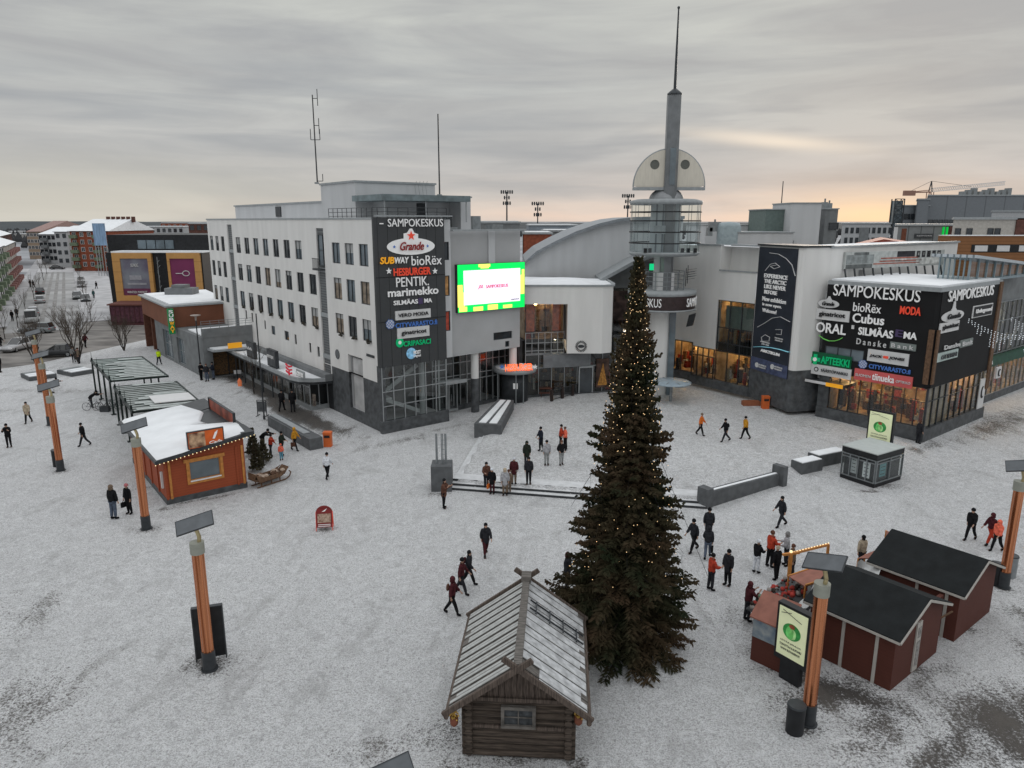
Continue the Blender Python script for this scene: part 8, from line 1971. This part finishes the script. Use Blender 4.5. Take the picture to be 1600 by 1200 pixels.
def car(px, py, rz, kind, col, lb, group=None, snow=False):
    p = gp(px, py); c = _cm[kind]; o = root('parked_car', p, lb, 'car', group, rz); m = mat('paint_%02d%02d%02d' % tuple(int(x*99) for x in col), col, .35, .3, var=.1, spec=.5)
    def k_(me, nm, loc=(0, 0, 0), par=None, mm=None):
        x = bpy.data.objects.new(nm, me); COL.objects.link(x); x.parent = par or o; x.location = loc
        if mm: obj_mat(x, mm)
        return x
    k_(c['m']['body'], 'body', mm=m); k_(c['m']['glass'], 'windows'); k_(c['m']['roof'], 'roof', mm=m)
    for sx in (-.31, .31):
        for s in (-1, 1): w = k_(c['m']['wheel'], 'wheel', (sx*c['L'], s*(c['W']/2-.12), .32)); k_(c['m']['rim'], 'rim', par=w)
    for s in (-1, 1): k_(c['m']['lamp'], 'headlight', (c['L']*.475, s*.62, .6)); k_(c['tail'], 'taillight', (-c['L']*.485, s*.66, .68))
    if snow: k_(c['snow'], 'snow_cover')
sa = math.atan2(sdir.y, sdir.x)
car(88, 557, PI+.35, 'sedan', (.035, .037, .04), 'black sedan turning on the slush in front of the bare tree'); car(29, 547, -PI/2-.05, 'wagon', (.33, .33, .34), 'pale grey car facing the camera at the left edge')
car(58, 520, PI+.05, 'wagon', (.20, .22, .23), 'grey station wagon crossing at the street mouth')
gr_ = 'cars parked along the street'
car(50, 503, sa, 'van', (.42, .43, .43), 'pale van nearest on the left kerb of the street', gr_, True); car(53, 493, sa, 'wagon', (.30, .31, .32), 'pale car just behind the pale van on the left kerb', gr_, True)
car(63, 473, sa, 'sedan', (.40, .41, .42), 'white parked car in the middle of the left kerb', gr_, True); car(63, 459, sa, 'sedan', (.03, .03, .035), 'black parked car farthest on the left kerb', gr_)
car(121, 467, sa+PI, 'wagon', (.10, .11, .11), 'dark grey car left of the pair on the right kerb', gr_, True); car(134, 471, sa+PI, 'sedan', (.06, .065, .07), 'dark car right of the pair on the right kerb', gr_, True)
car(127, 449, sa+PI, 'wagon', (.18, .18, .19), 'grey snow-covered car farther up the right kerb', gr_, True); car(90, 421, .2, 'sedan', (.03, .03, .03), 'small black car on the far crossing of the street'); car(127, 441, sa+PI, 'sedan', (.30, .30, .3), 'farthest pale car on the right kerb', gr_, True)

# ================================================================ PEOPLE
def skinmesh(name, verts, edges, radii, sub=1, mats=None):
    me = bpy.data.meshes.new(name); me.from_pydata([tuple(v) for v in verts], edges, []); o = bpy.data.objects.new(name, me); COL.objects.link(o)
    o.modifiers.new('s', 'SKIN'); sv = me.skin_vertices[0].data
    for i, r in enumerate(radii): sv[i].radius = (r, r) if isinstance(r, (int, float)) else r; sv[i].use_root = (i == 0)
    if sub: s = o.modifiers.new('u', 'SUBSURF'); s.levels = sub
    dg = bpy.context.evaluated_depsgraph_get(); out = bpy.data.meshes.new_from_object(o.evaluated_get(dg)); out.name = name
    bpy.data.objects.remove(o); bpy.data.meshes.remove(me)
    out.materials.clear()
    out.polygons.foreach_set('use_smooth', np.ones(len(out.polygons), bool))
    return out
POSES = {   # lean, (thigh, knee) L R, (shoulder, elbow, abduct) L R ; degrees forward
    'stand': (2, (2, 4), (-3, 2), (4, 12, 9), (-4, 10, 9)),
    'talk': (3, (4, 6), (-4, 3), (18, 75, 12), (10, 60, 14)),
    'walk': (5, (19, 6), (-15, 18), (-16, 20, 8), (18, 26, 8)),
    'walk2': (6, (-16, 24), (19, 3), (16, 28, 8), (-17, 16, 8)),
    'phone': (5, (3, 5), (-3, 3), (35, 105, 12), (30, 100, 12)),
    'bend': (55, (14, 12), (2, 8), (60, 25, 10), (52, 30, 10)),
    'reach': (6, (6, 5), (-10, 8), (78, 15, 22), (10, 35, 12)),
    'pocket': (2, (5, 6), (-6, 6), (8, 48, 26), (6, 46, 26)),
}
def fk(pose):
    lean, lL, lR, aL, aR = POSES[pose]
    def rot(v, deg): a = R(deg); return Vector((v.x, v.y*math.cos(a)+v.z*math.sin(a), -v.y*math.sin(a)+v.z*math.cos(a)))   # + = forward (-y) for down vectors
    J = {'pelvis': Vector((0, 0, .95))}
    up = Vector((0, -math.sin(R(lean)), math.cos(R(lean))))
    for n, d in (('waist', .14), ('chest', .36), ('neck', .55)): J[n] = J['pelvis']+up*d
    hu = (up+Vector((0, 0, 1))).normalized() if lean > 20 else (up*.6+Vector((0, -.03, .4))).normalized()
    J['head'] = J['neck']+hu*.14; J['top'] = J['neck']+hu*.235; J['hu'] = hu
    for s, L_, A_ in ((-1, lL, aL), (1, lR, aR)):
        k = 'L' if s < 0 else 'R'
        def fdir(deg): a = R(deg); return Vector((0, -math.sin(a), -math.cos(a)))
        hip = J['pelvis']+Vector((s*.095, 0, -.02)); kn = hip+fdir(L_[0])*.44; an = kn+fdir(L_[0]-L_[1])*.42
        J['hip'+k], J['knee'+k], J['ank'+k] = hip, kn, an; J['toe'+k] = an+Vector((s*.03, -.17, -.045)) if L_[0] > -10 else an+Vector((s*.02, -.13, -.10))
        J['heel'+k] = an+Vector((0, .05, -.05))
        sh = J['neck']-up*.07+Vector((s*.185, 0, 0)); ab = math.sin(R(A_[2]))*s
        d1_ = (fdir(A_[0]+lean*.3)+Vector((ab, 0, 0))).normalized(); el = sh+d1_*.29
        d2_ = (fdir(A_[0]+A_[1]+lean*.3)+Vector((-ab*(1.2 if A_[1] > 40 else .2), 0, 0))).normalized(); wr = el+d2_*.25
        J['sh'+k], J['el'+k], J['wr'+k], J['hd'+k] = sh, el, wr, d2_
    mz = min(J['toeL'].z, J['toeR'].z, J['heelL'].z, J['heelR'].z)-.035
    for n in J:
        if n not in ('hu', 'hdL', 'hdR'): J[n] = J[n]-Vector((0, 0, mz))
    return J
_pm = {}
def person_meshes(pose, coat):
    key = (pose, coat)
    if key in _pm: return _pm[key]
    J = fk(pose); out = {}
    # body: one continuous skin from pelvis to head, hands with fingers, feet
    V, E_, Rr = [], [], []
    def v(p, r, par=None):
        V.append(Vector(p)); Rr.append(r)
        if par is not None: E_.append((par, len(V)-1))
        return len(V)-1
    pv_ = v(J['pelvis'], .10); ws = v(J['waist'], .095, pv_); ch = v(J['chest'], .105, ws); nk = v(J['neck'], .048, ch)
    hu = J['hu']; fw = Vector((0, -1, 0)); fw = (fw-hu*fw.dot(hu)).normalized()
    jaw = v(J['neck']+hu*.075+fw*.012, .062, nk); hd = v(J['head']+hu*.02, (.078, .088), jaw); tp = v(J['top']-hu*.03, .062, hd)
    v(J['head']+fw*.10+hu*.0, .016, hd)
    for k, s in (('L', -1), ('R', 1)):
        v(J['head']+Vector((s*.088, 0, 0)), .014, hd)
        sh = v(J['sh'+k], .055, ch); el = v(J['el'+k], .042, sh); wr = v(J['wr'+k], .03, el); d = J['hd'+k]
        pm_ = v(J['wr'+k]+d*.06, (.034, .02), wr); side = d.cross(Vector((s, 0, 0)));
        side = side.normalized() if side.length > .1 else Vector((0, 1, 0)); inn = d.cross(side).normalized()
        for f, (o_, ln) in enumerate(((-.03, .075), (-.01, .085), (.011, .08), (.03, .062))):
            a = v(J['wr'+k]+d*.10+side*o_, .0095, pm_); v(J['wr'+k]+d*(.10+ln*.55)+side*o_*1.1+inn*s*.012, .009, a)
        v(J['wr'+k]+d*.075-side*.055, .0105, pm_)
        hp = v(J['hip'+k], .085, pv_); kn = v(J['knee'+k], .055, hp); an = v(J['ank'+k], .038, kn); v(J['toe'+k], (.038, .024), an)
    out['body'] = skinmesh('body', V, E_, Rr, 1)
    # coat
    V, E_, Rr = [], [], []
    longc = coat == 'long'
    mid = (J['kneeL']+J['kneeR'])/2; hem = J['pelvis'].lerp(Vector((mid.x, mid.y*.6, mid.z)), .78 if longc else .12)
    hm = v(hem, (.235, .19) if longc else (.205, .165)); pl_ = v(J['pelvis'], (.205, .165), hm); ws = v(J['waist'], (.20, .16), pl_); ch = v(J['chest'], (.215, .165), ws); nk = v(J['neck']-hu*.01, .10, ch); v(J['neck']+hu*.05, .088, nk)
    for k in 'LR':
        sh = v(J['sh'+k], .095, ch); el = v(J['el'+k], .08, sh); wr = v(J['wr'+k]-J['hd'+k]*.03, .064, el)
    out['coat'] = skinmesh('coat', V, E_, Rr, 1)
    V, E_, Rr = [], [], []
    pl_ = v(J['pelvis']+Vector((0, 0, -.02)), .12)
    for k in 'LR':
        hp = v(J['hip'+k]+Vector((0, 0, -.05)), .108, pl_); kn = v(J['knee'+k], .083, hp); v(J['ank'+k]+Vector((0, 0, .04)), .068, kn)
    out['trousers'] = skinmesh('trousers', V, E_, Rr, 1)
    V, E_, Rr = [], [], []; res = []
    for k in 'LR':
        V, E_, Rr = [], [], []; a = v(J['ank'+k]+Vector((0, 0, .09)), .062); b_ = v(J['ank'+k]+Vector((0, .02, -.02)), .068, a); v(J['toe'+k], (.062, .048), b_)
        out['boot'+k] = skinmesh('boot', V, E_, Rr, 1)
    hc = J['head']+hu*.055-fw*.012; q = MB(Matrix.Translation(hc)@hu.to_track_quat('Z', 'Y').to_matrix().to_4x4())
    q.lathe([(.098, -.045), (.105, -.03), (.108, 0), (.098, .05), (.07, .085), (.03, .105), (.01, .11)], (0, 0), 12); q.ball((0, 0, .115), .022, 5); out['hat'] = q.mesh('hat', None) if False else None
    me = bpy.data.meshes.new('hat'); me.from_pydata(q.v, [], q.f); me.polygons.foreach_set('use_smooth', np.ones(len(me.polygons), bool)); out['hat'] = me
    q = MB(Matrix.Translation(J['head']+hu*.03-fw*.03)@hu.to_track_quat('Z', 'Y').to_matrix().to_4x4()); q.ball((0, 0, 0), .118, 12, sz=1.1); q.ball((0, .0, -.10), .12, 10, sz=.7)
    me = bpy.data.meshes.new('hood'); me.from_pydata(q.v, [], q.f); me.polygons.foreach_set('use_smooth', np.ones(len(me.polygons), bool)); out['hood'] = me
    q = MB(Matrix.Translation(J['head']+hu*.05-fw*.025)@hu.to_track_quat('Z', 'Y').to_matrix().to_4x4()); q.ball((0, 0, 0), .103, 12); q.ball((0, 0, -.09), .08, 8, sz=1.3)
    me = bpy.data.meshes.new('hair'); me.from_pydata(q.v, [], q.f); me.polygons.foreach_set('use_smooth', np.ones(len(me.polygons), bool)); out['hair'] = me
    up = (J['neck']-J['pelvis']).normalized(); bk = Vector((0, 1, 0)); T = Matrix.Translation(J['chest']+bk*.2-up*.03)@up.to_track_quat('Z', 'Y').to_matrix().to_4x4()
    V, E_, Rr = [], [], []; c = T.translation; a = v(c+up*-.17, (.13, .075)); b_ = v(c, (.14, .09), a); v(c+up*.16, (.12, .07), b_); out['backpack'] = skinmesh('backpack', V, E_, Rr, 1)
    h_ = J['wrL']+J['hdL']*.12; q = MB(); q.box(h_.x-.05, h_.x+.05, h_.y-.16, h_.y+.16, h_.z-.38, h_.z-.1); q.path([(h_.x, h_.y-.1, h_.z-.1), (h_.x, h_.y, h_.z), (h_.x, h_.y+.1, h_.z-.1)], .012, 4)
    me = bpy.data.meshes.new('bag'); me.from_pydata(q.v, [], q.f); out['bag'] = me
    q = MB()
    for s in (-1, 1): q.ball(J['head']+fw*.082+Vector((s*.032, 0, 0))+hu*.025, .011, 5)
    me = bpy.data.meshes.new('eyes'); me.from_pydata(q.v, [], q.f); out['eyes'] = me
    for k_ in out:
        if out[k_] is not None: out[k_].materials.append(M_black)
    _pm[key] = out; return out
M_skin = mat('skin', (.42, .26, .19), .6, var=.05)
CC = dict(black=(.018, .018, .02), dark=(.035, .036, .042), navy=(.025, .03, .045), green=(.03, .038, .03), burg=(.085, .025, .03), brown=(.11, .055, .04), grey=(.20, .20, .20), lgrey=(.36, .36, .38), white=(.62, .64, .68), red=(.42, .055, .03), orange=(.60, .15, .03), amber=(.50, .24, .03), hivis=(.45, .62, .02), jeans=(.09, .11, .15), coral=(.75, .16, .10), teal=(.05, .10, .10), beige=(.38, .32, .24), khaki=(.16, .12, .09), pgrey=(.28, .29, .29), pink=(.40, .14, .15), hgreen=(.14, .2, .14), skyb=(.12, .3, .4))
def cl(c): return mat('cloth_'+c, tuple(x*.8 for x in CC[c]) if max(CC[c]) < .1 else CC[c], .95, var=.3, scale=9, spec=.04, bump=.5, bscale=14)
def person(px, py, face, pose, coat, cc, tc_, hc, h, lb, head='hat', extra=None, ec='black'):
    p = gp(px, py); me = person_meshes(pose, coat); s = h/1.75
    o = root('person', p, lb, 'person', None, R(face) or .001); o.scale = (s, s, s)
    def k_(m, nm, c, par=None):
        x = bpy.data.objects.new(nm, m); COL.objects.link(x); x.parent = par or o; obj_mat(x, c); return x
    b_ = k_(me['body'], 'body', M_skin); k_(me['eyes'], 'eyes', M_black, b_); k_(me['coat'], 'coat' if coat == 'long' else 'jacket', cl(cc)); k_(me['trousers'], 'trousers', cl(tc_))
    for k in 'LR': k_(me['boot'+k], 'boot', cl('black'))
    k_(me[head], head, cl(hc))
    if extra: k_(me[extra], extra, cl(ec))
    return o
PP = [
 (15, 699, 20, 'phone', 'short', 'black', 'black', 'black', 1.75, 'person in black raising both hands to the face at the left edge'),
 (45, 661, 10, 'walk', 'long', 'beige', 'black', 'black', 1.78, 'person in an open pale coat over black clothes at the left', 'hair'),
 (132, 697, -80, 'walk2', 'short', 'black', 'dark', 'black', 1.75, 'person in black walking alone right of the leaning lamp columns'),
 (179, 811, 160, 'stand', 'short', 'black', 'jeans', 'khaki', 1.95, 'person in big black hooded jacket and jeans left of the kiosk lamp', 'hood'),
 (203, 803, -30, 'stand', 'long', 'black', 'black', 'pink', 1.75, 'person in black with pinkish hat and handbag beside the hooded one', 'hat', 'bag'),
 (249, 570, 180, 'walk', 'short', 'hivis', 'dark', 'dark', 1.8, 'worker in bright yellow-green safety jacket by the corner pavilion'),
 (143, 637, 100, 'bend', 'short', 'black', 'dark', 'black', 1.75, 'person in black bending over the leftmost bicycle'),
 (82, 614, 90, 'bend', 'short', 'black', 'white', 'black', 1.7, 'dark bent person behind the lamp column second from the cars'),
 (116, 566, 20, 'stand', 'short', 'grey', 'dark', 'black', 1.8, 'left one of two people standing under the large bare tree'), (124, 568, -60, 'stand', 'short', 'khaki', 'dark', 'black', 1.8, 'right one of two people standing under the large bare tree'),
 (134, 543, 60, 'walk', 'short', 'burg', 'black', 'black', 1.85, 'person in dark red walking on the slushy road'),
 (20, 502, 0, 'stand', 'short', 'black', 'dark', 'black', 1.8, 'left dark pedestrian on the left pavement of the street'), (27, 497, 30, 'walk', 'short', 'dark', 'dark', 'black', 1.8, 'right dark pedestrian on the left pavement of the street'),
 (2, 545, 90, 'walk', 'long', 'black', 'dark', 'black', 1.8, 'dark figure cut by the left edge near the pale car'), (1, 582, 90, 'stand', 'short', 'black', 'dark', 'black', 1.8, 'dark figure cut by the left edge below the pale car'),
 (48, 449, 0, 'stand', 'long', 'black', 'dark', 'black', 1.9, 'left of two far pedestrians beyond the parked cars'), (53, 450, 0, 'walk', 'long', 'dark', 'dark', 'black', 1.9, 'right of two far pedestrians beyond the parked cars'),
 (151, 452, 180, 'walk', 'short', 'black', 'dark', 'black', 1.9, 'far pedestrian in black on the right pavement'), (147, 467, 0, 'stand', 'long', 'teal', 'dark', 'black', 1.9, 'far pedestrian in teal on the right pavement'),
 (315, 594, 60, 'talk', 'short', 'black', 'black', 'black', 1.8, 'leftmost of three people talking by the corner pavilion'), (324, 596, 0, 'stand', 'short', 'dark', 'jeans', 'brown', 1.8, 'middle of three people talking by the corner pavilion', 'hair'), (334, 593, -60, 'talk', 'short', 'navy', 'jeans', 'black', 1.8, 'rightmost of three people talking by the corner pavilion'),
 (441, 642, 175, 'walk', 'short', 'black', 'black', 'black', 1.85, 'left dark person walking away on the bare paving'), (458, 644, 185, 'stand', 'long', 'black', 'dark', 'black', 1.95, 'right dark person walking away on the bare paving'), (453, 617, 0, 'walk', 'short', 'khaki', 'dark', 'brown', 1.75, 'smaller person farther along the bare paving', 'hair'),
 (461, 704, 75, 'walk', 'short', 'amber', 'black', 'amber', 1.72, 'person in amber jacket striding by the ramp wall', 'hood', 'bag', 'brown'), (441, 712, 80, 'talk', 'short', 'green', 'dark', 'black', 1.72, 'person in dark green behind the child in coral'), (440, 719, 20, 'stand', 'short', 'coral', 'skyb', 'coral', 1.15, 'child in bright coral jacket by the sleigh'),
 (424, 712, 80, 'reach', 'short', 'red', 'dark', 'black', 1.5, 'person in red jacket pointing to the right near the sleigh'), (411, 702, 70, 'bend', 'short', 'black', 'black', 'black', 1.8, 'dark person bending beside the small spruces'),
 (512, 748, 170, 'walk2', 'short', 'white', 'black', 'black', 1.72, 'person in white jacket and black hat walking alone'),
 (694, 794, 70, 'phone', 'long', 'brown', 'black', 'black', 1.75, 'person in long dark brown coat beside the concrete plinth', 'hair'),
 (759, 868, 15, 'walk', 'long', 'dark', 'burg', 'black', 1.72, 'person in long dark coat walking toward the camera above the trio', 'hair'),
 (732, 915, 80, 'walk2', 'long', 'dark', 'black', 'black', 1.72, 'rear walker of the trio in dark coat with backpack', 'hair', 'backpack', 'burg'), (721, 928, 80, 'walk', 'short', 'burg', 'dark', 'black', 1.72, 'middle walker of the trio in burgundy jacket'), (707, 960, 85, 'walk', 'short', 'burg', 'black', 'burg', 1.72, 'front walker of the trio in burgundy hood with backpack', 'hood', 'backpack', 'brown'),
 (760, 755, 20, 'talk', 'short', 'brown', 'dark', 'black', 1.72, 'person in brown jacket at the left end of the group above the steps', 'hair'), (769, 762, -20, 'stand', 'long', 'black', 'burg', 'white', 1.6, 'person in black with white hat and orange bag at the top step', 'hat', 'bag', 'orange'),
 (789, 766, 0, 'stand', 'long', 'lgrey', 'khaki', 'beige', 1.68, 'person in pale grey coat with fur hood on the top step', 'hood'), (803, 757, 170, 'stand', 'long', 'burg', 'khaki', 'white', 1.68, 'person in burgundy coat with white hat beside the grey coat'), (795, 762, 190, 'stand', 'short', 'khaki', 'khaki', 'brown', 1.5, 'smaller khaki figure between grey and burgundy coats'),
 (826, 757, 0, 'stand', 'short', 'dark', 'black', 'black', 1.72, 'person in dark jacket standing with legs apart above the steps', 'hair'), (823, 729, 10, 'stand', 'long', 'green', 'dark', 'green', 1.7, 'person in dark green coat behind the one with legs apart', 'hood'),
 (845, 705, -70, 'pocket', 'long', 'navy', 'black', 'black', 1.72, 'tall person in navy coat facing left on the upper square'), (854, 727, 0, 'stand', 'short', 'lgrey', 'pgrey', 'black', 1.68, 'person in grey jacket and grey trousers beside the navy coat'),
 (876, 701, 80, 'talk', 'short', 'red', 'black', 'black', 1.72, 'person in dark red leaning toward the coral jacket'), (883, 702, -70, 'talk', 'short', 'coral', 'black', 'brown', 1.6, 'person in coral jacket facing the dark red one'), (877, 727, 10, 'pocket', 'short', 'black', 'pgrey', 'brown', 1.68, 'person in black jacket and pale trousers before the coral jacket', 'hair'),
 (1094, 680, 60, 'walk', 'short', 'orange', 'black', 'khaki', 1.7, 'person in orange jacket right of the spruce on the upper square'), (1133, 690, -85, 'walk2', 'short', 'black', 'dark', 'black', 1.72, 'person in black with bag in the middle of the three walkers', 'hat', 'backpack'), (1164, 686, -80, 'walk', 'short', 'amber', 'black', 'black', 1.72, 'person in amber and black jacket reaching forward, rightmost of three'),
 (1220, 823, -75, 'walk2', 'short', 'dark', 'dark', 'black', 1.75, 'person in dark jacket walking left near the cheek wall', 'hair'), (1083, 862, -60, 'walk2', 'short', 'dark', 'black', 'black', 1.75, 'person in dark coat just right of the spruce'), (1106, 845, 170, 'stand', 'short', 'dark', 'dark', 'black', 1.75, 'person in dark jacket behind the one in jeans'), (1105, 872, 160, 'walk', 'short', 'dark', 'jeans', 'dark', 1.65, 'person in dark hooded jacket and jeans by the spruce', 'hood', 'bag'),
 (1110, 922, 100, 'talk', 'short', 'red', 'dark', 'black', 1.72, 'person in orange-red jacket with dark hat beside the spruce'), (1136, 915, -60, 'stand', 'long', 'dark', 'black', 'black', 1.72, 'person in long dark coat with backpack next to the orange-red jacket', 'hat', 'backpack'),
 (1181, 895, 120, 'talk', 'short', 'black', 'white', 'white', 1.62, 'person in black jacket with white hat and white trousers'), (1202, 886, 110, 'talk', 'short', 'red', 'black', 'brown', 1.8, 'tall person in bright red jacket beside the white hat'), (1212, 906, -150, 'stand', 'short', 'black', 'black', 'beige', 1.62, 'person in black by the timber frame', 'hat'), (1227, 884, -110, 'talk', 'short', 'lgrey', 'dark', 'grey', 1.7, 'person in light grey jacket right of the red jacket', 'hood'),
 (1236, 902, -100, 'stand', 'long', 'khaki', 'dark', 'brown', 1.6, 'person in khaki behind the timber post'), (1167, 970, 95, 'phone', 'short', 'burg', 'dark', 'burg', 1.72, 'person in burgundy hood standing at the sales counter', 'hood'), (1183, 975, 20, 'stand', 'short', 'green', 'dark', 'hgreen', 1.3, 'child in green bobble hat behind the sales counter'),
 (1344, 890, -160, 'stand', 'short', 'beige', 'dark', 'black', 1.7, 'stall keeper in beige at the farther serving flap', 'hair'),
 (1515, 844, -60, 'walk', 'short', 'black', 'black', 'black', 1.75, 'person in black walking above the farther stall'), (1546, 851, -80, 'walk2', 'short', 'burg', 'red', 'burg', 1.72, 'person in burgundy jacket and red trousers near the right lamp', 'hood'), (1556, 861, -70, 'walk', 'short', 'coral', 'black', 'coral', 1.65, 'person in coral hood beside the right lamp column', 'hood'),
 (1434, 693, 100, 'stand', 'long', 'dark', 'dark', 'brown', 1.72, 'dark person at the corner of the black sign block', 'hair'),
 (886, 921, 60, 'stand', 'long', 'dark', 'dark', 'burg', 1.75, 'person half hidden behind the left side of the spruce', 'hood'),
]
for r_ in PP:
    if r_[4] == 'stand' or True: person(*r_)
